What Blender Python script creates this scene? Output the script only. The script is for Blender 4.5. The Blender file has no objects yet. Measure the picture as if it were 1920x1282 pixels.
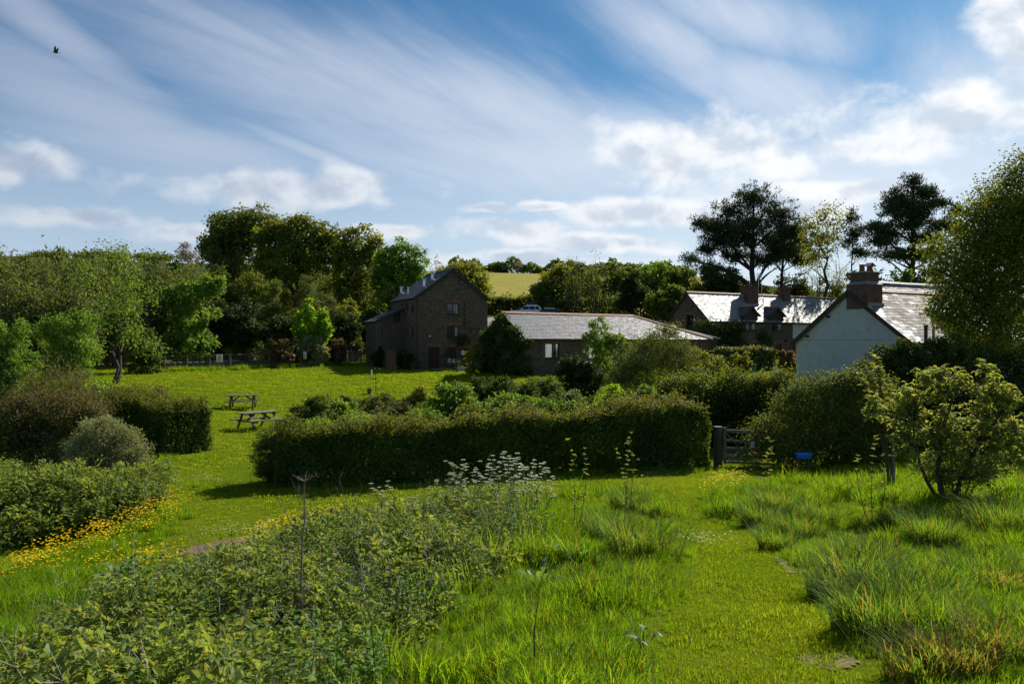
import bpy, bmesh, math, random
import numpy as np
from mathutils import Vector, Matrix

SC = bpy.context.scene
COL = SC.collection
R = math.radians
CZ, FX = 3.8, 1493.0            # eye height above the lawn, focal length in photo pixels

# ------------------------------------------------------------------ camera
cd = bpy.data.cameras.new('camera')
cam = bpy.data.objects.new('camera', cd)
COL.objects.link(cam)
cam.location = (0, 0, CZ)
cam.rotation_euler = (R(90), 0, 0)
cd.sensor_width = 36.0
cd.lens = 28.0
cd.clip_start = 0.05
cd.clip_end = 6000
SC.camera = cam

# ------------------------------------------------------------------ light
SUN_AZ, SUN_EL = 37.0, 36.0     # degrees clockwise from +Y, above the horizon
SKY_STRENGTH = 0.05
S = Vector((math.sin(R(SUN_AZ)) * math.cos(R(SUN_EL)), math.cos(R(SUN_AZ)) * math.cos(R(SUN_EL)), math.sin(R(SUN_EL))))
sl = bpy.data.lights.new('sun', 'SUN')
sl.energy = 5.0
sl.angle = R(0.53)
sl.color = (1.0, 0.94, 0.84)
sun = bpy.data.objects.new('sun', sl)
sun.rotation_euler = S.to_track_quat('Z', 'Y').to_euler()
sun.location = (30, 40, 60)
COL.objects.link(sun)
SC.view_settings.view_transform = 'Standard'
SC.view_settings.look = 'None'
SC.view_settings.exposure = 0.64
SC.view_settings.gamma = 1.0
SC.view_settings.use_curve_mapping = False
SC.cycles.max_bounces = 8
SC.cycles.diffuse_bounces = 5
SC.cycles.glossy_bounces = 2
SC.cycles.transmission_bounces = 4
SC.cycles.caustics_reflective = False
SC.cycles.caustics_refractive = False


class NT:
    """small helper for node trees"""
    def __init__(self, tree):
        self.t = tree
        self.n = tree.nodes
        self.l = tree.links

    def node(self, kind, **kw):
        nd = self.n.new(kind)
        for k, v in kw.items():
            setattr(nd, k, v)
        return nd

    def put(self, sock, v):
        if hasattr(v, 'is_output') or isinstance(v, bpy.types.NodeSocket):
            self.l.new(v, sock)
        else:
            sock.default_value = v

    def math(self, op, a, b=None, c=None, clamp=False):
        nd = self.node('ShaderNodeMath', operation=op, use_clamp=clamp)
        self.put(nd.inputs[0], a)
        if b is not None:
            self.put(nd.inputs[1], b)
        if c is not None:
            self.put(nd.inputs[2], c)
        return nd.outputs[0]

    def vec(self, op, a, b=None):
        nd = self.node('ShaderNodeVectorMath', operation=op)
        self.put(nd.inputs[0], a)
        if b is not None:
            self.put(nd.inputs[1], b)
        return nd.outputs['Value'] if op in ('DOT_PRODUCT', 'LENGTH') else nd.outputs['Vector']

    def comb(self, x, y, z=0.0):
        nd = self.node('ShaderNodeCombineXYZ')
        self.put(nd.inputs[0], x); self.put(nd.inputs[1], y); self.put(nd.inputs[2], z)
        return nd.outputs[0]

    def noise(self, v, scale, detail=4, rough=0.5, dist=0.0, lac=2.0):
        nd = self.node('ShaderNodeTexNoise')
        if v is not None:
            self.l.new(v, nd.inputs['Vector'])
        nd.inputs['Scale'].default_value = scale
        nd.inputs['Detail'].default_value = detail
        nd.inputs['Roughness'].default_value = rough
        nd.inputs['Distortion'].default_value = dist
        nd.inputs['Lacunarity'].default_value = lac
        return nd.outputs['Fac']

    def smooth(self, v, lo, hi, a=0.0, b=1.0):
        nd = self.node('ShaderNodeMapRange', interpolation_type='SMOOTHSTEP')
        self.put(nd.inputs[0], v)
        for i, q in enumerate((lo, hi, a, b)):
            self.put(nd.inputs[i + 1], q)
        return nd.outputs[0]

    def mix(self, f, a, b, mode='MIX'):
        nd = self.node('ShaderNodeMix', data_type='RGBA', blend_type=mode)
        self.put(nd.inputs[0], f)
        for s, v in ((nd.inputs[6], a), (nd.inputs[7], b)):
            if isinstance(v, (tuple, list)):
                v = tuple(v) + (1.0,) if len(v) == 3 else tuple(v)
            self.put(s, v)
        return nd.outputs[2]

    def ramp(self, v, stops):
        nd = self.node('ShaderNodeValToRGB')
        self.put(nd.inputs[0], v)
        e = nd.color_ramp.elements
        while len(e) < len(stops):
            e.new(0.5)
        for el, (p, c) in zip(e, stops):
            el.position = p
            el.color = tuple(c) + (1.0,)
        return nd.outputs[0]


# ------------------------------------------------------------------ sky
def px_dir(px, py):
    az = math.atan2(px - 960, FX)
    return az, math.atan2(641 - py, math.hypot(FX, px - 960))


def make_world():
    w = bpy.data.worlds.new('World')
    SC.world = w
    w.use_nodes = True
    w.cycles.sampling_method = 'MANUAL'
    w.cycles.sample_map_resolution = 256
    w.node_tree.nodes.clear()
    T = NT(w.node_tree)
    co = T.node('ShaderNodeTexCoord').outputs['Generated']
    s = T.node('ShaderNodeSeparateXYZ')
    T.l.new(co, s.inputs[0])
    x, y, z = s.outputs
    sky = T.node('ShaderNodeTexSky', sky_type='NISHITA', sun_disc=False)
    sky.sun_elevation = R(SUN_EL)
    sky.sun_rotation = R(SUN_AZ)
    sky.altitude = 100
    sky.air_density = 1.0
    sky.dust_density = 0.3
    sky.ozone_density = 1.6
    az = T.math('ARCTAN2', x, y)
    el = T.math('ARCSINE', z)
    k = 0.68 / SKY_STRENGTH
    towards = T.smooth(T.vec('DOT_PRODUCT', co, tuple(S)), 0.40, 0.97)
    # heaped clouds: soft banks at their azimuth and elevation, broken up by noise
    n0 = T.noise(co, 7.5, 3, 0.5)
    warp = T.math('MULTIPLY', T.math('SUBTRACT', n0, 0.5), 0.07)
    P1 = T.comb(T.math('ADD', az, warp), T.math('ADD', el, T.math('MULTIPLY', warp, 0.5)))
    blobs = [(15, 305, 75, 30), (520, 362, 200, 30), (660, 345, 80, 26), (120, 408, 140, 18), (350, 440, 90, 18), (720, 436, 75, 12), (925, 440, 95, 22),
             (905, 398, 50, 10), (1015, 390, 52, 9), (1330, 285, 185, 56), (1440, 300, 110, 34), (1180, 395, 130, 24), (1150, 455, 120, 16), (1590, 362, 140, 24), (1470, 392, 130, 24),
             (1775, 228, 150, 54), (1640, 268, 130, 28), (1930, 205, 80, 26), (1940, 10, 70, 110), (980, 492, 160, 14)]
    tot = None
    for px, py, rx, ry in blobs:
        a, e = px_dir(px, py)
        q = T.vec('MULTIPLY', T.vec('SUBTRACT', P1, (a, e, 0)), (FX / rx, FX / ry, 0))
        v = T.math('EXPONENT', T.math('MULTIPLY', T.vec('DOT_PRODUCT', q, q), -0.5))
        tot = v if tot is None else T.math('MAXIMUM', tot, v)
    # the same low heaps go on all round the horizon outside the frame
    big = T.noise(T.vec('MULTIPLY', co, (4, 4, 14)), 1.0, 2, 0.5)
    band = T.math('MULTIPLY', T.smooth(el, 0.03, 0.09), T.smooth(el, 0.34, 0.2))
    out = T.math('MULTIPLY', T.math('MULTIPLY', T.smooth(big, 0.5, 0.72), band), T.smooth(T.math('ABSOLUTE', az), 0.62, 0.8))
    tot = T.math('MAXIMUM', tot, out)
    cs = T.vec('MULTIPLY', co, (1, 1, 1.45))
    nA = T.noise(cs, 13.0, 7, 0.56, 0.2)
    nB = T.noise(T.vec('ADD', cs, (0.014, -0.002, 0.030)), 13.0, 5, 0.52, 0.2)
    f0 = T.math('ADD', tot, T.math('MULTIPLY', T.math('SUBTRACT', nA, 0.5), 1.75))
    edge = T.smooth(f0, 0.36, 0.92)
    lit = T.math('ADD', T.math('MULTIPLY', T.math('SUBTRACT', nA, nB), 3.2), T.math('SUBTRACT', 1.0, T.math('MULTIPLY', T.smooth(f0, 0.5, 1.15), 0.62)))
    lit = T.smooth(lit, 0.2, 1.0)
    grey = T.mix(towards, (0.40 * k, 0.47 * k, 0.60 * k), (0.62 * k, 0.70 * k, 0.80 * k))
    white = T.mix(towards, (0.64 * k, 0.69 * k, 0.77 * k), (1.0 * k, 1.01 * k, 1.02 * k))
    heap = T.mix(lit, grey, white)
    # high thin veils: feathered streaks on a flat layer far overhead, drawn out towards the north-east
    zz = T.math('ADD', T.math('MAXIMUM', z, 0.0), 0.16)
    flat = T.comb(T.math('DIVIDE', x, zz), T.math('DIVIDE', y, zz))
    wob = T.node('ShaderNodeTexNoise')
    T.l.new(flat, wob.inputs['Vector'])
    wob.inputs['Scale'].default_value = 0.55
    wob.inputs['Detail'].default_value = 2
    fw = T.vec('ADD', flat, T.vec('MULTIPLY', wob.outputs['Color'], (0.55, 0.55, 0)))
    mp = T.node('ShaderNodeMapping')
    mp.inputs['Rotation'].default_value = (0, 0, R(-52))
    T.l.new(fw, mp.inputs['Vector'])
    streak = T.noise(T.vec('MULTIPLY', mp.outputs[0], (0.36, 1.6, 1)), 4.4, 8, 0.68, 0.0)
    cloudy = T.noise(T.vec('MULTIPLY', mp.outputs[0], (0.7, 1.0, 1)), 1.3, 4, 0.55, 0.0)
    veils = [(700, 170, 430, 84, 12), (980, 220, 260, 60, 26), (1010, 290, 440, 80, 3), (130, 185, 260, 52, 20), (330, 270, 220, 30, 4), (1260, 85, 180, 44, 36), (1480, 185, 200, 52, 22), (1400, 35, 180, 44, 20),
             (600, 290, 120, 13, 18), (60, 30, 190, 30, 30), (1560, 330, 420, 70, 0), (1890, 150, 160, 80, 0), (480, 80, 260, 26, 16)]
    P2 = T.comb(az, el)
    vt = None
    for px, py, ra, rb, ang in veils:
        a, e = px_dir(px, py)
        d = T.vec('SUBTRACT', P2, (a, e, 0))
        ca, sa = math.cos(R(ang)), math.sin(R(ang))
        qa = T.vec('DOT_PRODUCT', d, (ca * FX / ra, -sa * FX / ra, 0))
        qb = T.vec('DOT_PRODUCT', d, (sa * FX / rb, ca * FX / rb, 0))
        v = T.math('EXPONENT', T.math('MULTIPLY', T.math('ADD', T.math('MULTIPLY', qa, qa), T.math('MULTIPLY', qb, qb)), -0.5))
        vt = v if vt is None else T.math('MAXIMUM', vt, v)
    outside = T.math('MULTIPLY', T.smooth(cloudy, 0.42, 0.68), T.math('MAXIMUM', T.smooth(T.math('ABSOLUTE', az), 0.6, 0.8), T.smooth(el, 0.40, 0.5)))
    vt = T.math('MAXIMUM', vt, outside)
    c = T.math('ADD', vt, T.math('ADD', T.math('MULTIPLY', T.math('SUBTRACT', streak, 0.5), 0.85), T.math('MULTIPLY', T.math('SUBTRACT', cloudy, 0.5), 0.9)))
    cm = T.math('MULTIPLY', T.smooth(c, 0.02, 1.3), 0.80)
    low = T.smooth(el, 0.34, 0.04)
    thin = T.mix(towards, (0.40 * k, 0.47 * k, 0.61 * k), (0.74 * k, 0.80 * k, 0.90 * k))
    haze = T.mix(towards, (0.52 * k, 0.62 * k, 0.75 * k), (0.80 * k, 0.87 * k, 0.95 * k))
    skyc = T.mix(1.0, sky.outputs[0], (0.44, 0.82, 1.04), 'MULTIPLY')
    colr = T.mix(cm, skyc, thin)
    colr = T.mix(T.math('MULTIPLY', low, 0.86), colr, haze)
    colr = T.mix(T.math('MULTIPLY', edge, 0.9), colr, heap)
    bg = T.node('ShaderNodeBackground')
    T.l.new(colr, bg.inputs[0])
    bg.inputs[1].default_value = SKY_STRENGTH
    T.l.new(bg.outputs[0], T.node('ShaderNodeOutputWorld').inputs[0])


make_world()

# ------------------------------------------------------------------ helpers: objects
def tag(o, label=None, cat=None, group=None, kind=None):
    if label: o['label'] = label
    if cat: o['category'] = cat
    if group: o['group'] = group
    if kind: o['kind'] = kind
    return o


def thing(name, label, cat, loc=(0, 0, 0), rz=0.0, group=None):
    o = bpy.data.objects.new(name, None)
    o.empty_display_size = 0.2
    o.location = loc
    o.rotation_euler = (0, 0, rz)
    COL.objects.link(o)
    return tag(o, label, cat, group)


def link(name, me, parent=None, loc=None):
    o = bpy.data.objects.new(name, me)
    if parent is not None:
        o.parent = parent
    if loc is not None:
        o.location = loc
    COL.objects.link(o)
    return o


def copy_tree(o, parent=None):
    c = o.copy()
    COL.objects.link(c)
    c.parent = parent
    for ch in list(o.children):
        copy_tree(ch, c)
    return c


def mesh_np(name, V, F, mat, attrs=None, smooth=False):
    """mesh from numpy arrays: V (n,3), F (m,3 or m,4)"""
    V = np.ascontiguousarray(V, dtype=np.float32)
    F = np.ascontiguousarray(F, dtype=np.int32)
    me = bpy.data.meshes.new(name)
    m, k = F.shape
    me.vertices.add(len(V)); me.loops.add(m * k); me.polygons.add(m)
    me.vertices.foreach_set('co', V.ravel())
    me.loops.foreach_set('vertex_index', F.ravel())
    me.polygons.foreach_set('loop_start', np.arange(0, m * k, k, dtype=np.int32))
    me.polygons.foreach_set('loop_total', np.full(m, k, dtype=np.int32))
    me.polygons.foreach_set('use_smooth', np.full(m, smooth, dtype=bool))
    for an, av in (attrs or {}).items():
        a = me.attributes.new(an, 'FLOAT', 'POINT')
        a.data.foreach_set('value', np.ascontiguousarray(av, dtype=np.float32))
    me.update(calc_edges=True)
    if mat: me.materials.append(mat)
    return me


class MB:
    """collects boxes, quads, tubes and prisms and links them as ONE mesh object"""
    def __init__(self, M=None):
        self.v, self.f = [], []
        self.M = M

    def add(self, vs, fs):
        b = len(self.v)
        if self.M is not None:
            vs = [tuple(self.M @ Vector(p)) for p in vs]
        self.v += [tuple(p) for p in vs]
        self.f += [tuple(b + i for i in f) for f in fs]
        return self

    def box(self, x0, x1, y0, y1, z0, z1):
        vs = [(x0, y0, z0), (x1, y0, z0), (x1, y1, z0), (x0, y1, z0), (x0, y0, z1), (x1, y0, z1), (x1, y1, z1), (x0, y1, z1)]
        return self.add(vs, [(0, 3, 2, 1), (4, 5, 6, 7), (0, 1, 5, 4), (1, 2, 6, 5), (2, 3, 7, 6), (3, 0, 4, 7)])

    def quad(self, *p):
        return self.add(p, [tuple(range(len(p)))])

    def bar(self, p0, p1, w, h, up=(0, 0, 1)):
        """a rectangular bar from p0 to p1, w wide and h high"""
        p0, p1 = Vector(p0), Vector(p1)
        d = (p1 - p0).normalized()
        upv = Vector(up)
        s = d.cross(upv)
        if s.length < 1e-4:
            s = d.cross(Vector((1, 0, 0)))
        s.normalize()
        n = s.cross(d).normalized()
        s, n = s * w / 2, n * h / 2
        vs = [p0 - s - n, p0 + s - n, p0 + s + n, p0 - s + n, p1 - s - n, p1 + s - n, p1 + s + n, p1 - s + n]
        return self.add(vs, [(0, 1, 2, 3), (7, 6, 5, 4), (0, 4, 5, 1), (1, 5, 6, 2), (2, 6, 7, 3), (3, 7, 4, 0)])

    def cyl(self, p0, p1, r0, r1=None, n=10):
        r1 = r0 if r1 is None else r1
        p0, p1 = Vector(p0), Vector(p1)
        d = (p1 - p0).normalized()
        a = d.orthogonal().normalized()
        b = d.cross(a)
        vs = []
        for p, r in ((p0, r0), (p1, r1)):
            for i in range(n):
                t = 2 * math.pi * i / n
                vs.append(p + a * math.cos(t) * r + b * math.sin(t) * r)
        fs = [(i, (i + 1) % n, n + (i + 1) % n, n + i) for i in range(n)]
        return self.add(vs, fs + [tuple(range(n - 1, -1, -1)), tuple(range(n, 2 * n))])

    def prism(self, poly, y0, y1):
        """polygon in (x,z) extruded along y"""
        n = len(poly)
        vs = [(x, y0, z) for x, z in poly] + [(x, y1, z) for x, z in poly]
        fs = [(i, (i + 1) % n, n + (i + 1) % n, n + i) for i in range(n)]
        return self.add(vs, fs + [tuple(range(n - 1, -1, -1)), tuple(range(n, 2 * n))])

    def lathe(self, prof, c=(0, 0, 0), n=14):
        vs, fs = [], []
        for r, z in prof:
            for i in range(n):
                t = 2 * math.pi * i / n
                vs.append((c[0] + r * math.cos(t), c[1] + r * math.sin(t), c[2] + z))
        for k in range(len(prof) - 1):
            for i in range(n):
                j = (i + 1) % n
                fs.append((k * n + i, k * n + j, (k + 1) * n + j, (k + 1) * n + i))
        return self.add(vs, fs)

    def build(self, name, mat, parent=None, bevel=0.0, smooth=False, kind=None, label=None, loc=None):
        me = bpy.data.meshes.new(name)
        me.from_pydata(self.v, [], self.f)
        if bevel or True:
            bm = bmesh.new()
            bm.from_mesh(me)
            bmesh.ops.recalc_face_normals(bm, faces=bm.faces)
            if bevel:
                bmesh.ops.bevel(bm, geom=list(bm.edges), offset=bevel, segments=1, affect='EDGES', profile=0.5, clamp_overlap=True)
            bm.to_mesh(me)
            bm.free()
        if smooth:
            me.polygons.foreach_set('use_smooth', [True] * len(me.polygons))
        me.materials.append(mat)
        o = link(name, me, parent, loc)
        return tag(o, label, None, None, kind)


# ------------------------------------------------------------------ helpers: terrain
def P(px, py, D):
    return ((px - 960) / FX * D, D, CZ - (py - 641) / FX * D)


_c = [(0, 0, 2.15), (0, -6, 2.2), (5, -4, 2.2), (-5, -4, 1.9), (3.5, 1.5, 2.1), (-1.2, 4, 1.62), (-2.6, 6, 1.12), (-4.1, 8, .85), (-5.5, 8.5, .55), (-8, 12.3, .02),
      (-8, 6, .75), (-12, 5, .7), (-10, 0, 1.4), (-1.7, 9, 1.05), (0, 13, .82), (0, 9, 1.2), (-.2, 17, .42), (1.5, 17, .5), (-3.7, 16.4, 0), (-4, 13, .33), (-5.7, 14.6, 0),
      (-7, 18, 0), (-10, 17, 0), (-15, 15, .1), (-20, 20, .3), (-7, 21.5, 0), (0, 23, .03), (6, 24.3, 0), (-10, 26, 0), (-5, 30, .05), (-14.5, 43, .2), (-8, 50, .45),
      (-20, 50, 1.2), (-24, 58, 1.6), (-17.7, 66, 1.8), (-8, 67, 1.45), (-3, 68, 1.42), (-3, 62, 1.3), (1, 57, 1.25), (10, 60, 1.5), (3, 40, .5), (10, 40, .7), (12, 33, .4),
      (18.6, 74, 2.1), (30, 80, 2.3), (16, 44, 1.0), (26, 44, 1.1), (-10, 78, 2.2), (2, 74, 2.2), (10, 80, 3.2), (2, 110, 6.8), (12, 112, 6.9), (-3, 100, 6.4), (-2.6, 90, 4.6),
      (22, 110, 6.2), (45, 110, 6), (0, 122, 8.0), (-3, 132, 9.4), (0, 200, 17.8), (0, 280, 28), (60, 280, 27.5), (-60, 280, 30), (-180, 290, 35), (120, 290, 21), (90, 200, 12), (200, 350, 22),
      (-40, 75, 2.5), (-60, 100, 6), (-40, 110, 7), (45, 95, 5), (70, 90, 5), (60, 60, 3), (20, 26, .3), (14, 30, .3), (0, -50, 2), (-50, -20, 1.6), (50, -20, 3), (60, 30, 2.5),
      (-50, 40, 1.8), (-30, 40, 1.5), (-30, 25, .8), (0, 700, 25), (-600, 500, 35), (600, 500, 30), (0, -600, 4), (-600, -300, 8), (600, -300, 8), (0, 2500, 18), (2400, 0, 15), (-2400, 0, 15), (0, -2400, 5)]
for a in ((1400, 1282, 4.65), (1370, 1100, 8), (1350, 1000, 12.5), (1200, 905, 20), (1500, 880, 24), (1900, 1000, 10.5), (1800, 1282, 4.4), (1770, 935, 14), (1900, 900, 19), (1650, 965, 13)):
    _c.append(P(*a))
_c = np.array(_c)
_X, _Z = _c[:, :2], _c[:, 2]
_C2 = 2.0


def _phi(d2):
    return -np.sqrt(d2 + _C2)


def _solve():
    d2 = ((_X[:, None] - _X[None]) ** 2).sum(-1)
    n = len(_X)
    A = np.zeros((n + 1, n + 1))
    A[:n, :n] = _phi(d2) + np.eye(n) * -0.02
    A[:n, n] = A[n, :n] = 1
    return np.linalg.solve(A, np.append(_Z, 0))


_W = _solve()


def gz(x, y):
    """terrain height, arrays or numbers"""
    x, y = np.asarray(x, float), np.asarray(y, float)
    sh = x.shape
    x, y = x.ravel(), y.ravel()
    out = np.full(x.shape, _W[-1])
    for (cx, cy), w in zip(_X, _W[:-1]):
        out += w * _phi((x - cx) ** 2 + (y - cy) ** 2)
    # small lumps of rough ground near the mound
    out += 0.035 * np.sin(x * 1.7 + 1.3 * np.sin(y * 0.9)) * np.sin(y * 1.9 + 0.7) * np.exp(-((x ** 2 + (y - 8) ** 2) / 160))
    return float(out[0]) if sh == () else out.reshape(sh)


def gp(px, py, dmax=400):
    """where the view ray through a photo pixel meets the terrain"""
    D = np.concatenate([np.linspace(1.5, 60, 1200), np.linspace(60, dmax, 1200)])
    x = (px - 960) / FX * D
    z = CZ - (py - 641) / FX * D
    hit = np.nonzero(gz(x, D) >= z)[0]
    i = hit[0] if len(hit) else len(D) - 1
    return float(x[i]), float(D[i]), gz(x[i], D[i])


def in_poly(x, y, poly):
    inside = np.zeros(x.shape, bool)
    n = len(poly)
    for i in range(n):
        x0, y0 = poly[i]; x1, y1 = poly[(i + 1) % n]
        if y0 == y1:
            continue
        c = ((y0 > y) != (y1 > y)) & (x < (x1 - x0) * (y - y0) / (y1 - y0) + x0)
        inside ^= c
    return inside


def gpoly(*pts):
    return [gp(px, py)[:2] for px, py in pts]

# ------------------------------------------------------------------ materials
def pbr(name, col, rough=0.7, spec=0.4, metal=0.0, noise=None, bump=None, col2=None):
    """plain material; noise=(scale, amount) varies its colour towards col2, bump=(scale, strength)"""
    m = bpy.data.materials.new(name)
    m.use_nodes = True
    T = NT(m.node_tree)
    b = T.n['Principled BSDF']
    b.inputs['Roughness'].default_value = rough
    b.inputs['Specular IOR Level'].default_value = spec
    b.inputs['Metallic'].default_value = metal
    b.inputs['Base Color'].default_value = tuple(col) + (1,)
    co = T.node('ShaderNodeTexCoord').outputs['Object']
    if noise:
        f = T.noise(co, noise[0], 6, 0.6)
        c2 = col2 or tuple(c * 0.6 for c in col)
        T.l.new(T.mix(T.smooth(f, 0.5 - 0.5 / noise[1], 0.5 + 0.5 / noise[1]) if noise[1] > 1 else f, col, c2), b.inputs['Base Color'])
    if bump:
        bn = T.node('ShaderNodeBump')
        bn.inputs['Strength'].default_value = bump[1]
        bn.inputs['Distance'].default_value = 0.03
        T.l.new(T.noise(co, bump[0], 6, 0.6), bn.inputs['Height'])
        T.l.new(bn.outputs[0], b.inputs['Normal'])
    return m


LEAF_GAIN = 1.75


def leaf_mat(name, dark, light, young=None, trans=0.42, rough=0.48, spec=0.35, warm=1.25, patch=0.25, inst=False):
    """leaf: colour per leaf from the attribute rnd, fresh shoots from the attribute yng, light passing through"""
    dark, light = [tuple(min(0.9, v * LEAF_GAIN) if v < 0.3 else v for v in q) for q in (dark, light)]
    trans, spec, rough = min(0.6, trans + 0.08), spec * 0.55, min(0.75, rough + 0.12)
    m = bpy.data.materials.new(name)
    m.use_nodes = True
    T = NT(m.node_tree)
    T.n.clear()
    a = T.node('ShaderNodeAttribute', attribute_name='rnd').outputs['Fac']
    if inst:
        a = T.math('FRACT', T.math('ADD', a, T.node('ShaderNodeObjectInfo').outputs['Random']))
    geo = T.node('ShaderNodeNewGeometry')
    big = T.noise(geo.outputs['Position'], patch, 2, 0.5)
    f = T.math('ADD', T.math('MULTIPLY', a, 0.75), T.math('MULTIPLY', T.math('SUBTRACT', big, 0.45), 1.1), clamp=True)
    c = T.ramp(f, [(0.0, dark), (0.55, tuple((p + q) / 2 for p, q in zip(dark, light))), (1.0, light)])
    if young is not None:
        y = T.node('ShaderNodeAttribute', attribute_name='yng').outputs['Fac']
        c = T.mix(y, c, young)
    b = T.node('ShaderNodeBsdfPrincipled')
    b.inputs['Roughness'].default_value = rough
    b.inputs['Specular IOR Level'].default_value = spec
    T.l.new(c, b.inputs['Base Color'])
    t = T.node('ShaderNodeBsdfTranslucent')
    T.l.new(T.mix(1.0, c, (1.25 * warm, 1.3, 0.55), 'MULTIPLY'), t.inputs[0])
    mx = T.node('ShaderNodeMixShader')
    mx.inputs[0].default_value = trans
    T.l.new(b.outputs[0], mx.inputs[1])
    T.l.new(t.outputs[0], mx.inputs[2])
    T.l.new(mx.outputs[0], T.node('ShaderNodeOutputMaterial').inputs[0])
    return m


def stone_mat(name, c1, c2, mortar, scale=(2.6, 2.6, 9.0), bump=0.6):
    """rubble stone in rough courses: flat cells, dark joints, weather stains"""
    m = bpy.data.materials.new(name)
    m.use_nodes = True
    T = NT(m.node_tree)
    b = T.n['Principled BSDF']
    b.inputs['Roughness'].default_value = 0.9
    b.inputs['Specular IOR Level'].default_value = 0.2
    co = T.node('ShaderNodeTexCoord').outputs['Object']
    wob = T.vec('MULTIPLY', co, scale)
    wn = T.node('ShaderNodeTexNoise'); T.l.new(co, wn.inputs['Vector']); wn.inputs['Scale'].default_value = 3
    p = T.vec('ADD', wob, T.vec('MULTIPLY', wn.outputs['Color'], (0.5, 0.5, 0.9)))
    vo = T.node('ShaderNodeTexVoronoi'); T.l.new(p, vo.inputs['Vector']); vo.inputs['Scale'].default_value = 1.0
    ve = T.node('ShaderNodeTexVoronoi', feature='DISTANCE_TO_EDGE'); T.l.new(p, ve.inputs['Vector']); ve.inputs['Scale'].default_value = 1.0
    sep = T.node('ShaderNodeSeparateColor'); T.l.new(vo.outputs['Color'], sep.inputs[0])
    c = T.mix(sep.outputs[0], c1, c2)
    c = T.mix(T.math('MULTIPLY', sep.outputs[1], 0.35), c, (0.16, 0.085, 0.05))
    joint = T.smooth(ve.outputs['Distance'], 0.0, 0.11)
    c = T.mix(joint, mortar, c)
    c = T.mix(T.smooth(T.noise(co, 0.45, 5, 0.6), 0.5, 0.72, 0, 0.55), c, tuple(v * 0.5 for v in c1))
    T.l.new(c, b.inputs['Base Color'])
    bn = T.node('ShaderNodeBump'); bn.inputs['Strength'].default_value = bump; bn.inputs['Distance'].default_value = 0.05
    h = T.math('ADD', T.math('MULTIPLY', joint, 0.7), T.math('MULTIPLY', sep.outputs[2], 0.6))
    T.l.new(T.math('ADD', h, T.math('MULTIPLY', T.noise(co, 14, 5), 0.3)), bn.inputs['Height'])
    T.l.new(bn.outputs[0], b.inputs['Normal'])
    return m


def brick_mat(name, c1, c2, mortar, s=1.0, soot=(0.025, 0.022, 0.02), sa=0.7):
    m = bpy.data.materials.new(name)
    m.use_nodes = True
    T = NT(m.node_tree)
    b = T.n['Principled BSDF']
    b.inputs['Roughness'].default_value = 0.88
    b.inputs['Specular IOR Level'].default_value = 0.2
    co = T.node('ShaderNodeTexCoord').outputs['Object']
    sp = T.node('ShaderNodeSeparateXYZ'); T.l.new(co, sp.inputs[0])
    br = T.node('ShaderNodeTexBrick')
    T.l.new(T.comb(T.math('ADD', sp.outputs[0], sp.outputs[1]), sp.outputs[2]), br.inputs['Vector'])
    br.inputs['Color1'].default_value = tuple(c1) + (1,)
    br.inputs['Color2'].default_value = tuple(c2) + (1,)
    br.inputs['Mortar'].default_value = tuple(mortar) + (1,)
    br.inputs['Scale'].default_value = s
    br.inputs['Mortar Size'].default_value = 0.012
    br.inputs['Brick Width'].default_value = 0.225
    br.inputs['Row Height'].default_value = 0.075
    c = T.mix(T.smooth(T.noise(co, 3, 6, 0.65), 0.48, 0.7, 0, sa), br.outputs['Color'], soot)
    T.l.new(c, b.inputs['Base Color'])
    bn = T.node('ShaderNodeBump'); bn.inputs['Strength'].default_value = 0.6; bn.inputs['Distance'].default_value = 0.02
    T.l.new(T.math('ADD', T.math('MULTIPLY', br.outputs['Fac'], -1.0), T.noise(co, 30, 4)), bn.inputs['Height'])
    T.l.new(bn.outputs[0], b.inputs['Normal'])
    return m


def slate_mat(name, c1, c2, rough, lichen=(0.25, 0.22, 0.13), la=0.25, spec=0.5):
    """each slate its own tone and gloss (attribute rnd), stained and spotted with lichen"""
    m = bpy.data.materials.new(name)
    m.use_nodes = True
    T = NT(m.node_tree)
    b = T.n['Principled BSDF']
    b.inputs['Specular IOR Level'].default_value = spec
    a = T.node('ShaderNodeAttribute', attribute_name='rnd').outputs['Fac']
    oi = T.node('ShaderNodeObjectInfo').outputs['Random']
    a = T.math('FRACT', T.math('ADD', a, oi))
    co = T.node('ShaderNodeNewGeometry').outputs['Position']
    c = T.mix(a, c1, c2)
    ln = T.noise(co, 5.0, 6, 0.65)
    c = T.mix(T.smooth(ln, 0.52, 0.68, 0, la), c, lichen)
    c = T.mix(T.smooth(T.noise(co, 0.8, 4), 0.5, 0.75, 0, 0.45), c, tuple(v * 0.45 for v in c1))
    T.l.new(c, b.inputs['Base Color'])
    T.l.new(T.math('ADD', rough, T.math('ADD', T.math('MULTIPLY', a, 0.16), T.math('MULTIPLY', T.smooth(ln, 0.45, 0.65), 0.12))), b.inputs['Roughness'])
    bn = T.node('ShaderNodeBump'); bn.inputs['Strength'].default_value = 0.25; bn.inputs['Distance'].default_value = 0.02
    T.l.new(T.noise(co, 18, 5), bn.inputs['Height'])
    T.l.new(bn.outputs[0], b.inputs['Normal'])
    return m


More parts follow.
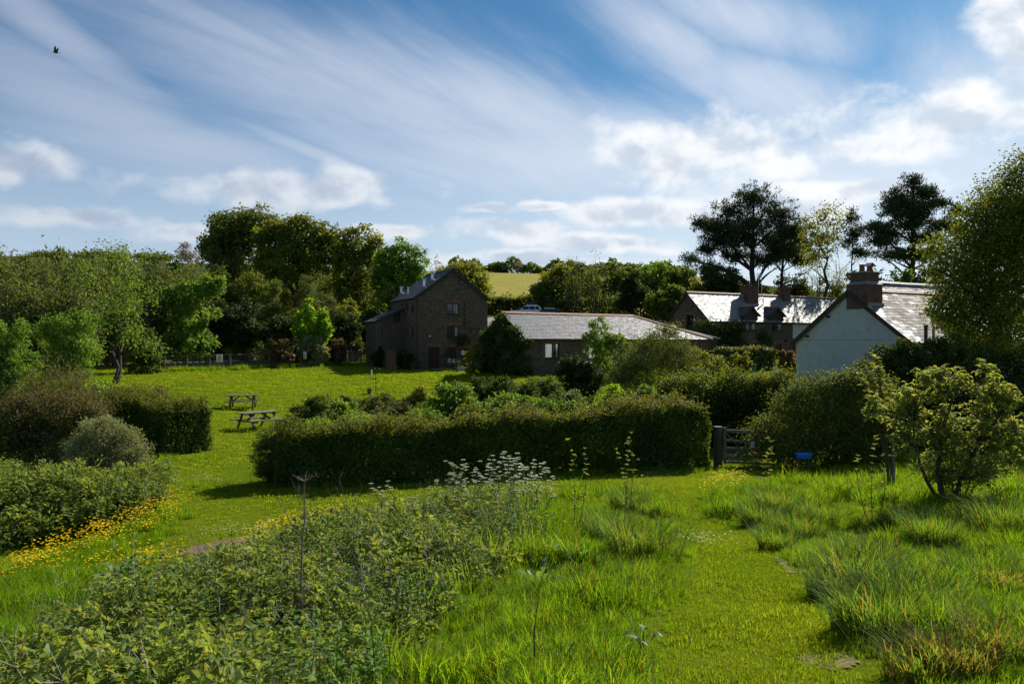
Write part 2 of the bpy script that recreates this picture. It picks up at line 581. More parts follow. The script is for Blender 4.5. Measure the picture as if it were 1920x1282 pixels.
M = {}
M['stone'] = stone_mat('rubble_stone', (0.185, 0.14, 0.10), (0.11, 0.088, 0.068), (0.05, 0.043, 0.036))
M['stone_dry'] = stone_mat('dry_stone', (0.20, 0.16, 0.12), (0.11, 0.10, 0.08), (0.03, 0.03, 0.03), (4, 4, 8))
M['brick_red'] = brick_mat('red_brick', (0.34, 0.10, 0.055), (0.25, 0.075, 0.045), (0.2, 0.16, 0.13))
M['brick_old'] = brick_mat('sooty_brick', (0.20, 0.075, 0.05), (0.10, 0.06, 0.045), (0.10, 0.09, 0.08))
M['white_wall'] = brick_mat('whitewashed_brick', (0.50, 0.52, 0.535), (0.475, 0.495, 0.51), (0.43, 0.45, 0.465), 1.0, (0.36, 0.38, 0.37), 0.8)
M['cream'] = pbr('cream_render', (0.62, 0.60, 0.52), 0.85, 0.2, noise=(1.5, 1.5), col2=(0.5, 0.48, 0.42))
M['slate_bright'] = slate_mat('farm_slate', (0.14, 0.145, 0.15), (0.22, 0.22, 0.22), 0.46, (0.4, 0.39, 0.33), 0.5, 0.36)
M['slate_blue'] = slate_mat('barn_slate', (0.08, 0.085, 0.10), (0.115, 0.12, 0.135), 0.56, (0.2, 0.2, 0.17), 0.3, 0.38)
M['slate_brown'] = slate_mat('cottage_slate', (0.085, 0.066, 0.055), (0.135, 0.110, 0.092), 0.62, (0.22, 0.19, 0.14), 0.5, 0.25)
M['slate_dark'] = slate_mat('mill_slate', (0.05, 0.05, 0.055), (0.085, 0.085, 0.09), 0.5, (0.12, 0.12, 0.1), 0.4, 0.4)
M['deck'] = pbr('roof_boards', (0.04, 0.035, 0.03), 0.9)
M['ridge'] = pbr('terracotta', (0.42, 0.17, 0.085), 0.75, 0.3, noise=(3, 1.6), col2=(0.30, 0.24, 0.12), bump=(20, 0.3))
M['ridge_dark'] = pbr('dark_ridge', (0.06, 0.065, 0.075), 0.6, 0.4, noise=(4, 2))
M['barge'] = pbr('dark_bargeboard', (0.028, 0.018, 0.014), 0.55, 0.4, noise=(6, 1))
M['frame'] = pbr('brown_joinery', (0.035, 0.022, 0.016), 0.5, 0.4)
M['door'] = pbr('dark_red_door', (0.045, 0.014, 0.01), 0.55, 0.4, noise=(5, 1))
M['glass'] = pbr('window_glass', (0.012, 0.014, 0.016), 0.06, 0.8)
M['blind'] = pbr('pale_curtain', (0.36, 0.35, 0.32), 0.9)
M['steel'] = pbr('bright_steel', (0.62, 0.62, 0.62), 0.28, 0.5, 1.0, noise=(6, 1), col2=(0.45, 0.45, 0.45))
M['lead'] = pbr('lead_flashing', (0.22, 0.235, 0.25), 0.6, 0.4, noise=(5, 1.5), bump=(8, 0.3))
M['cement'] = pbr('cement_fillet', (0.48, 0.48, 0.46), 0.85, noise=(4, 1.4), bump=(12, 0.4))
M['black'] = pbr('black_plastic', (0.015, 0.015, 0.016), 0.45)
M['iron'] = pbr('black_iron', (0.02, 0.02, 0.022), 0.5, 0.5)
M['pot'] = pbr('clay_pot', (0.20, 0.085, 0.05), 0.85, noise=(8, 1.5), bump=(20, 0.3))
M['grey_wood'] = pbr('weathered_wood', (0.20, 0.18, 0.155), 0.82, 0.25, noise=(5, 1.5), col2=(0.11, 0.095, 0.08), bump=(24, 0.6))
M['table_wood'] = pbr('table_wood', (0.17, 0.135, 0.10), 0.62, 0.35, noise=(5, 1.5), col2=(0.09, 0.065, 0.045), bump=(24, 0.6))
M['post_wood'] = pbr('post_wood', (0.12, 0.095, 0.07), 0.88, 0.2, noise=(7, 1.6), col2=(0.055, 0.045, 0.033), bump=(22, 0.8))
M['fence_wood'] = pbr('brown_fence', (0.16, 0.10, 0.06), 0.85, 0.2, noise=(6, 1.4), bump=(22, 0.5))
M['shed_wood'] = pbr('shed_boards', (0.20, 0.085, 0.045), 0.8, noise=(5, 1.2), bump=(18, 0.4))
M['felt'] = pbr('roof_felt', (0.06, 0.075, 0.10), 0.85, bump=(30, 0.4))
M['paving'] = pbr('paving', (0.26, 0.25, 0.23), 0.9, noise=(3, 1.4), bump=(14, 0.5))
M['tarmac'] = pbr('worn_tarmac', (0.21, 0.195, 0.18), 0.92, noise=(2.2, 1.4), col2=(0.15, 0.14, 0.13), bump=(26, 0.4))
M['dirt'] = pbr('bare_earth', (0.20, 0.13, 0.085), 0.95, 0.1, noise=(9, 2), col2=(0.11, 0.075, 0.05), bump=(16, 1.0))
M['wire'] = pbr('galvanised_wire', (0.10, 0.10, 0.095), 0.6, 0.5, 0.3)
M['sign_white'] = pbr('sign_white', (0.72, 0.76, 0.78), 0.5)
M['sign_yellow'] = pbr('sign_yellow', (0.75, 0.58, 0.02), 0.5)
M['red'] = pbr('red_paint', (0.55, 0.035, 0.015), 0.5, noise=(6, 1), col2=(0.4, 0.03, 0.015))
M['white_band'] = pbr('white_band', (0.75, 0.72, 0.68), 0.6)
M['teal'] = pbr('teal_paint', (0.02, 0.13, 0.14), 0.6)
M['green_plastic'] = pbr('green_plastic', (0.012, 0.16, 0.075), 0.45)
M['blue_plastic'] = pbr('blue_plastic', (0.02, 0.17, 0.62), 0.4, 0.4)
M['car_white'] = pbr('white_car_paint', (0.72, 0.74, 0.76), 0.18, 0.6)
M['car_black'] = pbr('dark_car_paint', (0.022, 0.026, 0.032), 0.15, 0.6)
M['car_glass'] = pbr('car_glass', (0.012, 0.014, 0.018), 0.06, 0.8)
M['tyre'] = pbr('tyre', (0.018, 0.018, 0.018), 0.85)
M['lamp_clear'] = pbr('lamp_lens', (0.6, 0.62, 0.64), 0.12, 0.7)
M['bird'] = pbr('black_plumage', (0.01, 0.01, 0.012), 0.6)
M['bark'] = pbr('bark', (0.085, 0.07, 0.052), 0.92, 0.15, noise=(9, 1.8), col2=(0.035, 0.03, 0.024), bump=(14, 1.0))
M['bark_pale'] = pbr('pale_bark', (0.20, 0.175, 0.135), 0.9, 0.15, noise=(8, 1.8), col2=(0.09, 0.075, 0.055), bump=(14, 0.8))
M['bark_pine'] = pbr('pine_bark', (0.07, 0.05, 0.038), 0.92, 0.15, noise=(7, 1.8), col2=(0.03, 0.025, 0.02), bump=(10, 1.0))
M['twig'] = pbr('brown_twig', (0.10, 0.07, 0.045), 0.85, 0.2, noise=(12, 1.4))
M['dead'] = pbr('dead_stalk', (0.27, 0.215, 0.16), 0.85, 0.2, noise=(14, 1.5), col2=(0.15, 0.11, 0.08))
M['dead_pale'] = pbr('bleached_stalk', (0.46, 0.42, 0.36), 0.85, 0.2, noise=(14, 1.3))
M['stem_green'] = pbr('green_stem', (0.10, 0.12, 0.04), 0.7, 0.3)
M['stem_red'] = pbr('red_stem', (0.11, 0.045, 0.03), 0.7, 0.3)
# leaves
M['l_oak'] = leaf_mat('oak_leaves', (0.042, 0.066, 0.011), (0.122, 0.142, 0.020), trans=0.42, patch=0.35)
M['l_mid'] = leaf_mat('green_leaves', (0.030, 0.052, 0.011), (0.085, 0.120, 0.020), trans=0.36, patch=0.4)
M['l_bright'] = leaf_mat('fresh_leaves', (0.045, 0.095, 0.016), (0.110, 0.185, 0.026), trans=0.44, patch=0.4)
M['l_lime'] = leaf_mat('lime_leaves', (0.07, 0.14, 0.012), (0.14, 0.24, 0.02), trans=0.5, patch=0.5)
M['l_olive'] = leaf_mat('olive_leaves', (0.042, 0.062, 0.014), (0.095, 0.122, 0.026), trans=0.34, patch=0.4)
M['l_yellow'] = leaf_mat('yellow_green_leaves', (0.065, 0.090, 0.014), (0.135, 0.150, 0.024), trans=0.45, patch=0.5)
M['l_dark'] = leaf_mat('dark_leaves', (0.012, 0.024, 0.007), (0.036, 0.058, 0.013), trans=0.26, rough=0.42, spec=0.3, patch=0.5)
M['l_bronze'] = leaf_mat('bronze_leaves', (0.030, 0.036, 0.012), (0.070, 0.085, 0.026), young=(0.12, 0.065, 0.03), trans=0.3, patch=0.8)
M['l_grey'] = leaf_mat('grey_green_leaves', (0.085, 0.105, 0.050), (0.175, 0.195, 0.100), trans=0.3, rough=0.6, patch=0.9)
M['l_broom'] = leaf_mat('broom_leaves', (0.055, 0.062, 0.020), (0.105, 0.108, 0.036), trans=0.25, patch=0.8)
M['l_brown'] = leaf_mat('brown_leaves', (0.05, 0.035, 0.018), (0.11, 0.085, 0.035), trans=0.3, patch=0.6)
M['l_hedge'] = leaf_mat('hedge_leaves', (0.018, 0.034, 0.007), (0.052, 0.085, 0.013), young=(0.15, 0.19, 0.02), trans=0.36, patch=0.9)
M['l_copper'] = leaf_mat('copper_hedge_leaves', (0.022, 0.043, 0.007), (0.064, 0.104, 0.014), young=(0.155, 0.150, 0.018), trans=0.36, patch=0.9)
M['l_ivy'] = leaf_mat('ivy_leaves', (0.014, 0.030, 0.007), (0.045, 0.075, 0.013), young=(0.15, 0.17, 0.02), trans=0.25, rough=0.38, patch=1.2)
M['l_apple'] = leaf_mat('apple_leaves', (0.070, 0.112, 0.026), (0.155, 0.190, 0.055), young=(0.24, 0.23, 0.03), trans=0.46, rough=0.5, spec=0.4, patch=1.2)
M['l_bramble'] = leaf_mat('bramble_leaves', (0.060, 0.098, 0.020), (0.155, 0.205, 0.045), young=(0.21, 0.21, 0.05), trans=0.40, rough=0.5, spec=0.35, patch=1.0, inst=True)
M['l_dock'] = leaf_mat('dock_leaves', (0.05, 0.11, 0.03), (0.11, 0.17, 0.06), trans=0.4, rough=0.42, spec=0.5)
M['l_pine'] = leaf_mat('pine_needles', (0.014, 0.026, 0.014), (0.040, 0.060, 0.026), trans=0.16, rough=0.55, patch=0.3)
M['l_far'] = leaf_mat('far_leaves', (0.05, 0.075, 0.03), (0.10, 0.125, 0.05), trans=0.3, patch=0.15)
M['l_bare'] = leaf_mat('bare_twigs', (0.13, 0.105, 0.085), (0.2, 0.17, 0.14), trans=0.15, patch=0.3)
M['g_meadow'] = leaf_mat('meadow_grass', (0.044, 0.104, 0.005), (0.120, 0.212, 0.009), young=(0.22, 0.14, 0.03), trans=0.5, rough=0.62, spec=0.12, patch=0.7, inst=True)
M['g_tussock'] = leaf_mat('tussock_grass', (0.040, 0.088, 0.012), (0.095, 0.165, 0.022), young=(0.22, 0.15, 0.05), trans=0.5, rough=0.62, spec=0.16, patch=0.9, inst=True)
M['g_lawn'] = leaf_mat('lawn_grass', (0.070, 0.126, 0.006), (0.152, 0.208, 0.011), young=(0.20, 0.17, 0.03), trans=0.45, rough=0.6, spec=0.12, patch=0.6, inst=True)
M['petal_yellow'] = leaf_mat('yellow_petals', (0.82, 0.58, 0.006), (0.9, 0.68, 0.01), trans=0.4, warm=1.0)
M['petal_white'] = leaf_mat('white_petals', (0.62, 0.62, 0.50), (0.75, 0.74, 0.62), trans=0.35, warm=0.8)


def ground_mat():
    m = bpy.data.materials.new('turf')
    m.use_nodes = True
    T = NT(m.node_tree)
    b = T.n['Principled BSDF']
    b.inputs['Roughness'].default_value = 0.8
    b.inputs['Specular IOR Level'].default_value = 0.0
    po = T.node('ShaderNodeNewGeometry').outputs['Position']
    n1 = T.noise(po, 0.22, 4, 0.55)
    n2 = T.noise(T.vec('MULTIPLY', po, (1, 1, 0.2)), 2.6, 6, 0.65)
    n3 = T.noise(po, 38, 4, 0.7)
    c = T.ramp(T.math('ADD', T.math('MULTIPLY', n1, 0.5), T.math('MULTIPLY', n2, 0.5)), [(0.36, (0.068, 0.114, 0.005)), (0.5, (0.114, 0.157, 0.008)), (0.66, (0.168, 0.188, 0.012))])
    c = T.mix(T.math('MULTIPLY', T.smooth(n3, 0.35, 0.7), 0.4), c, (0.055, 0.085, 0.008))
    # the dry hay field on the hill
    s = T.node('ShaderNodeSeparateXYZ'); T.l.new(po, s.inputs[0])
    fld = T.math('MULTIPLY', T.smooth(s.outputs[1], 118, 126), T.math('MULTIPLY', T.smooth(s.outputs[0], -34, -26), T.smooth(s.outputs[0], 78, 70)))
    c = T.mix(T.smooth(s.outputs[1], 100, 125), c, (0.06, 0.075, 0.02))
    fc = T.mix(T.smooth(T.noise(T.vec('MULTIPLY', po, (0.5, 1.4, 0)), 0.25, 6, 0.6), 0.35, 0.65), (0.31, 0.27, 0.075), (0.24, 0.23, 0.06))
    c = T.mix(fld, c, fc)
    T.l.new(c, b.inputs['Base Color'])
    bn = T.node('ShaderNodeBump'); bn.inputs['Strength'].default_value = 0.8; bn.inputs['Distance'].default_value = 0.04
    T.l.new(T.math('ADD', T.noise(po, 24, 5, 0.7), n3), bn.inputs['Height'])
    T.l.new(bn.outputs[0], b.inputs['Normal'])
    return m


# ------------------------------------------------------------------ ground
def axis(lo, hi, fine, n):
    t = np.linspace(-1, 1, n)
    s = np.sinh(t * 6.2) / np.sinh(6.2)
    return s * hi


def make_ground():
    xs = np.unique(np.concatenate([np.arange(-14, 14.01, 0.35), np.arange(-46, 46.1, 1.5), np.arange(-220, 221, 10), np.linspace(-3500, 3500, 41)]))
    ys = np.unique(np.concatenate([np.arange(-3, 26.01, 0.35), np.arange(-20, 130.1, 1.5), np.arange(-100, 421, 10), np.linspace(-3500, 3500, 41)]))
    gx, gy = np.meshgrid(xs, ys)
    z = gz(gx, gy)
    nx, ny = len(xs), len(ys)
    V = np.stack([gx, gy, z], -1).reshape(-1, 3)
    i = np.arange(ny - 1)[:, None] * nx + np.arange(nx - 1)[None]
    F = np.stack([i, i + 1, i + nx + 1, i + nx], -1).reshape(-1, 4)
    o = link('ground', mesh_np('ground', V, F, ground_mat(), smooth=True))
    tag(o, 'sloping grass ground running from the mound down to the lawn and up to the hill', None, None, 'structure')


def drape(name, poly, mat, label, lift=0.006, step=0.25):
    """a sheet cut to an outline, laid on the terrain"""
    p = np.array(poly)
    x0, y0 = p.min(0); x1, y1 = p.max(0)
    xs = np.arange(x0, x1 + step, step); ys = np.arange(y0, y1 + step, step)
    gx, gy = np.meshgrid(xs, ys)
    V = np.stack([gx, gy, gz(gx, gy) + lift], -1).reshape(-1, 3)
    nx = len(xs)
    i = (np.arange(len(ys) - 1)[:, None] * nx + np.arange(nx - 1)[None]).ravel()
    cx = V[i, 0] + step / 2; cy = V[i, 1] + step / 2
    i = i[in_poly(cx, cy, poly)]
    F = np.stack([i, i + 1, i + nx + 1, i + nx], -1)
    used = np.unique(F)
    mp = np.zeros(len(V), int); mp[used] = np.arange(len(used))
    o = link(name, mesh_np(name, V[used], mp[F], mat, smooth=True))
    return tag(o, label, None, None, 'structure')


make_ground()
drape('car_park', [(-6, 93), (3, 96), (26, 104), (26, 116), (-1, 117), (-6, 108)], M['tarmac'], 'pale worn car park and lane behind the barn', 0.03, 1.0)
drape('dirt_patch', [(-5.9, 14.1), (-5.2, 13.95), (-4.65, 14.5), (-4.75, 15.2), (-5.1, 15.6), (-5.6, 15.2), (-6.05, 14.6)], M['dirt'], 'bare brown earth patch worn in the mown grass', 0.02, 0.1)

# ------------------------------------------------------------------ buildings
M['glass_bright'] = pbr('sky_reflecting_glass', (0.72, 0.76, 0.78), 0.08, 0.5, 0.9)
RNG = np.random.default_rng(7)
GABLE = Matrix(((0, 1, 0, 0), (1, 0, 0, 0), (0, 0, 1, 0), (0, 0, 0, 1)))   # (along, inward, up) -> the wall on the plane x = 0


class Frame:
    """local axes of a building: x along (cos,sin), y inward, z up from the base"""
    def __init__(self, ox, oy, deg, bz):
        self.o, self.t, self.bz = (ox, oy), R(deg), bz
        self.c, self.s = math.cos(self.t), math.sin(self.t)

    def world(self, x, y):
        return self.o[0] + x * self.c - y * self.s, self.o[1] + x * self.s + y * self.c

    def xat(self, px, y=0.0):
        k = (px - 960) / FX
        ox, oy = self.world(0, y)
        return (k * oy - ox) / (self.c - k * self.s)

    def yat(self, px, x=0.0):
        k = (px - 960) / FX
        ox, oy = self.world(x, 0)
        return (k * oy - ox) / (-self.s - k * self.c)

    def zat(self, py, x, y):
        return CZ - (py - 641) / FX * self.world(x, y)[1] - self.bz

    def front(self, px, py, y=0.0):
        x = self.xat(px, y)
        return x, self.zat(py, x, y)

    def gab(self, px, py, x=0.0):
        y = self.yat(px, x)
        return y, self.zat(py, x, y)

    def root(self, name, label, cat):
        return thing(name, label, cat, (self.o[0], self.o[1], self.bz), self.t)


def wall_panel(mb, X0, X1, Z0, Z1, holes, depth=0.16):
    """a wall face with window and door openings and their reveals; local (along, inward, up)"""
    xs = sorted({X0, X1, *[h[0] for h in holes], *[h[1] for h in holes]})
    zs = sorted({Z0, Z1, *[h[2] for h in holes], *[h[3] for h in holes]})
    for a, b in zip(xs, xs[1:]):
        for c, d in zip(zs, zs[1:]):
            mx, mz = (a + b) / 2, (c + d) / 2
            if any(h[0] < mx < h[1] and h[2] < mz < h[3] for h in holes):
                continue
            mb.quad((a, 0, c), (b, 0, c), (b, 0, d), (a, 0, d))
    for a, b, c, d in holes:
        mb.quad((a, 0, c), (a, depth, c), (a, depth, d), (a, 0, d))
        mb.quad((b, 0, c), (b, 0, d), (b, depth, d), (b, depth, c))
        mb.quad((a, 0, c), (b, 0, c), (b, depth, c), (a, depth, c))
        mb.quad((a, 0, d), (a, depth, d), (b, depth, d), (b, 0, d))


def window(parent, T4, h, mull=(0.5,), trans=(), pane='glass', depth=0.12, curtain=None, sill=True, label=None):
    """frame with mullions in an opening h=(x0,x1,z0,z1); its panes, sill and curtain are pieces of it"""
    a, b, c, d = h
    f = 0.06
    mb = MB(T4)
    y0, y1 = depth - 0.05, depth + 0.012
    mb.box(a, a + f, y0, y1, c, d); mb.box(b - f, b, y0, y1, c, d)
    mb.box(a + f, b - f, y0, y1, c, c + f); mb.box(a + f, b - f, y0, y1, d - f, d)
    xs = [a + f]
    for m in mull:
        x = a + (b - a) * m
        mb.box(x - 0.025, x + 0.025, y0, y1, c + f, d - f)
        xs.append(x)
    xs.append(b - f)
    for t in trans:
        z = c + (d - c) * t
        mb.box(a + f, b - f, y0 + 0.01, y1 - 0.002, z - 0.018, z + 0.018)
    w = mb.build('window', M['frame'], parent, label=label)
    for i in range(len(xs) - 1):
        p = MB(T4)
        p.box(xs[i], xs[i + 1], depth, depth + 0.01, c + f * 0.5, d - f * 0.5)
        mt = pane if isinstance(pane, str) else pane[i]
        p.build('pane', M[mt], w)
    if curtain:
        q = MB(T4)
        for k, (u0, u1) in enumerate(curtain):
            q.box(a + (b - a) * u0, a + (b - a) * u1, depth - 0.008, depth - 0.003, c + f + 0.02, d - f - 0.02)
        q.build('curtain', M['blind'], w)
    if sill:
        s = MB(T4)
        s.box(a - 0.08, b + 0.08, -0.07, depth - 0.02, c - 0.09, c - 0.004)
        s.build('sill', M['frame'], w)
    return w


def door(parent, T4, h, depth=0.14, mat='door'):
    a, b, c, d = h
    mb = MB(T4)
    n = 5
    for i in range(n):
        x0 = a + 0.06 + (b - a - 0.12) * i / n
        x1 = a + 0.06 + (b - a - 0.12) * (i + 1) / n
        mb.box(x0 + 0.006, x1 - 0.006, depth - 0.03, depth + 0.01, c + 0.02, d - 0.06)
    mb.box(a + 0.06, b - 0.06, depth - 0.012, depth + 0.008, c + 0.02, d - 0.06)
    dr = mb.build('door', M[mat], parent)
    f = MB(T4)
    f.box(a, a + 0.06, depth - 0.06, depth + 0.012, c, d); f.box(b - 0.06, b, depth - 0.06, depth + 0.012, c, d); f.box(a + 0.06, b - 0.06, depth - 0.06, depth + 0.012, d - 0.06, d)
    f.build('door_frame', M['frame'], dr)
    k = MB(T4)
    k.lathe([(0.001, -0.03), (0.03, -0.02), (0.035, 0), (0.03, 0.02), (0.001, 0.03)], (b - 0.18, depth - 0.06, c + 1.0), 8)
    k.build('handle', M['steel'], dr)
    return dr


def arch(parent, T4, a, b, z, h=0.3, rise=0.1, proud=0.012, over=0.16):
    """a flat brick arch over an opening: one mesh, each brick standing separately"""
    mb = MB(T4)
    n = max(5, int((b - a + 2 * over) / 0.085))
    for i in range(n):
        u0, u1 = i / n, (i + 1) / n
        x0, x1 = a - over + (b - a + 2 * over) * u0, a - over + (b - a + 2 * over) * u1
        um = (u0 + u1) / 2
        zz = rise * (1 - (2 * um - 1) ** 2)
        j = RNG.uniform(0, 0.008)
        mb.box(x0 + 0.004, x1 - 0.004, -proud - j, 0.05, z + zz * 0.6 + 0.002, z + h + zz)
    return mb.build('brick_arch', M['brick_red'], parent)


def surround(parent, T4, h, w=0.16, proud=0.012):
    """brick jambs beside an opening and a brick lintel above it"""
    a, b, c, d = h
    mb = MB(T4)
    z = c
    k = 0
    while z < d - 0.02:
        e = w + (0.09 if k % 2 else 0.0)
        z1 = min(z + 0.22, d)
        mb.box(a - e, a, -proud, 0.05, z + 0.004, z1)
        mb.box(b, b + e, -proud, 0.05, z + 0.004, z1)
        z = z1; k += 1
    mb.box(a - w - 0.06, b + w + 0.06, -proud - 0.004, 0.05, d + 0.003, d + 0.26)
    return mb.build('brick_surround', M['brick_red'], parent)


def slate_field(A, U, W, L, H, sw, sh, keep=None, lift=0.02, jit=0.5):
    """slates laid in courses from the eave up: list of (4 corner points x2) geometry and a random value per vertex"""
    A, U, W = Vector(A), Vector(U).normalized(), Vector(W).normalized()
    N = U.cross(W).normalized()
    if N.z < 0:
        N = -N
    rows, cols = int(math.ceil(H / sh)), int(math.ceil(L / sw)) + 1
    out = []
    for r in range(rows):
        off = -(sw / 2) * (r % 2)
        for c in range(cols):
            u0, u1 = max(off + c * sw, 0), min(off + (c + 1) * sw, L)
            if u1 - u0 < 0.05:
                continue
            w0, w1 = r * sh, min((r + 1) * sh + 0.06, H)
            if keep and not keep((u0 + u1) / 2, (w0 + w1) / 2):
                continue
            out.append((u0 + 0.006, u1 - 0.006, w0 + RNG.uniform(-0.012, 0.012), w1, lift + RNG.uniform(0, 0.012) * jit, RNG.uniform(-0.006, 0.006) * jit, RNG.uniform()))
    return A, U, W, N, out


def slate_mesh(name, parent, mat, field):
    A, U, W, N, ss = field
    V, F, rn = [], [], []
    for u0, u1, w0, w1, lf, tw, r in ss:
        b = len(V)
        for (u, w, h) in ((u0, w0, lf + tw), (u1, w0, lf - tw), (u1, w1, 0.006), (u0, w1, 0.006), (u0, w0, lf + tw - 0.02), (u1, w0, lf - tw - 0.02)):
            V.append(A + U * u + W * w + N * h)
        F += [(b, b + 1, b + 2, b + 3), (b + 4, b + 5, b + 1, b)]
        rn += [r] * 6
    o = link(name, mesh_np(name, np.array([tuple(v) for v in V]), np.array(F), M[mat], {'rnd': np.array(rn)}), parent)
    o['kind'] = 'stuff'
    return o


def roof_deck(parent, quads, th=0.09, mat='deck', name='roof'):
    mb = MB()
    for q in quads:
        q = [Vector(p) for p in q]
        n = (q[1] - q[0]).cross(q[2] - q[0]).normalized()
        if n.z < 0:
            n = -n
        k = len(q)
        lo = [p - n * th for p in q]
        mb.add(q + lo, [tuple(range(k)), tuple(range(2 * k - 1, k - 1, -1))] + [(i, k + i, k + (i + 1) % k, (i + 1) % k) for i in range(k)])
    return mb.build(name, M[mat], parent)


def ridge_tiles(parent, p0, p1, mat='ridge', n=None, w=0.16, h=0.11, name='ridge_tile'):
    """a row of angled tiles along an edge, one object each"""
    p0, p1 = Vector(p0), Vector(p1)
    d = p1 - p0
    n = n or max(2, int(d.length / 0.45))
    L = d.length / n
    d.normalize()
    s = d.cross(Vector((0, 0, 1))).normalized()
    mb = MB()
    for e in (-1, 1):
        mb.add([(0, 0, h), (L - 0.012, 0, h), (L - 0.012, e * w, -0.03), (0, e * w, -0.03), (0, 0, h - 0.03), (L - 0.012, 0, h - 0.03), (L - 0.012, e * w, -0.06), (0, e * w, -0.06)],
               [(0, 1, 2, 3), (4, 7, 6, 5), (0, 3, 7, 4), (1, 5, 6, 2), (3, 2, 6, 7)])
    rot = Matrix((d, s, s.cross(d) if s.cross(d).z > 0 else -s.cross(d))).transposed().to_4x4()
    first = mb.build(name, M[mat], parent)
    for i in range(n):
        o = first if i == 0 else first.copy()
        if i:
            COL.objects.link(o)
        j = Matrix.Rotation(RNG.uniform(-0.012, 0.012), 4, 'Y')
        o.matrix_local = Matrix.Translation(p0 + d * (L * i) + Vector((0, 0, RNG.uniform(-0.008, 0.008)))) @ rot @ j
    return first


def chimney_pot(parent, x, y, z, h=0.5, r=0.13, mat='pot', top=True):
    mb = MB()
    pr = [(r * 1.15, 0), (r * 1.15, 0.06), (r, 0.1), (r * 0.9, h - 0.08), (r * 1.12, h - 0.06), (r * 1.12, h), (r * 0.8, h), (r * 0.75, h - 0.25)]
    mb.lathe(pr, (x, y, z), 12)
    return mb.build('chimney_pot', M[mat], parent)


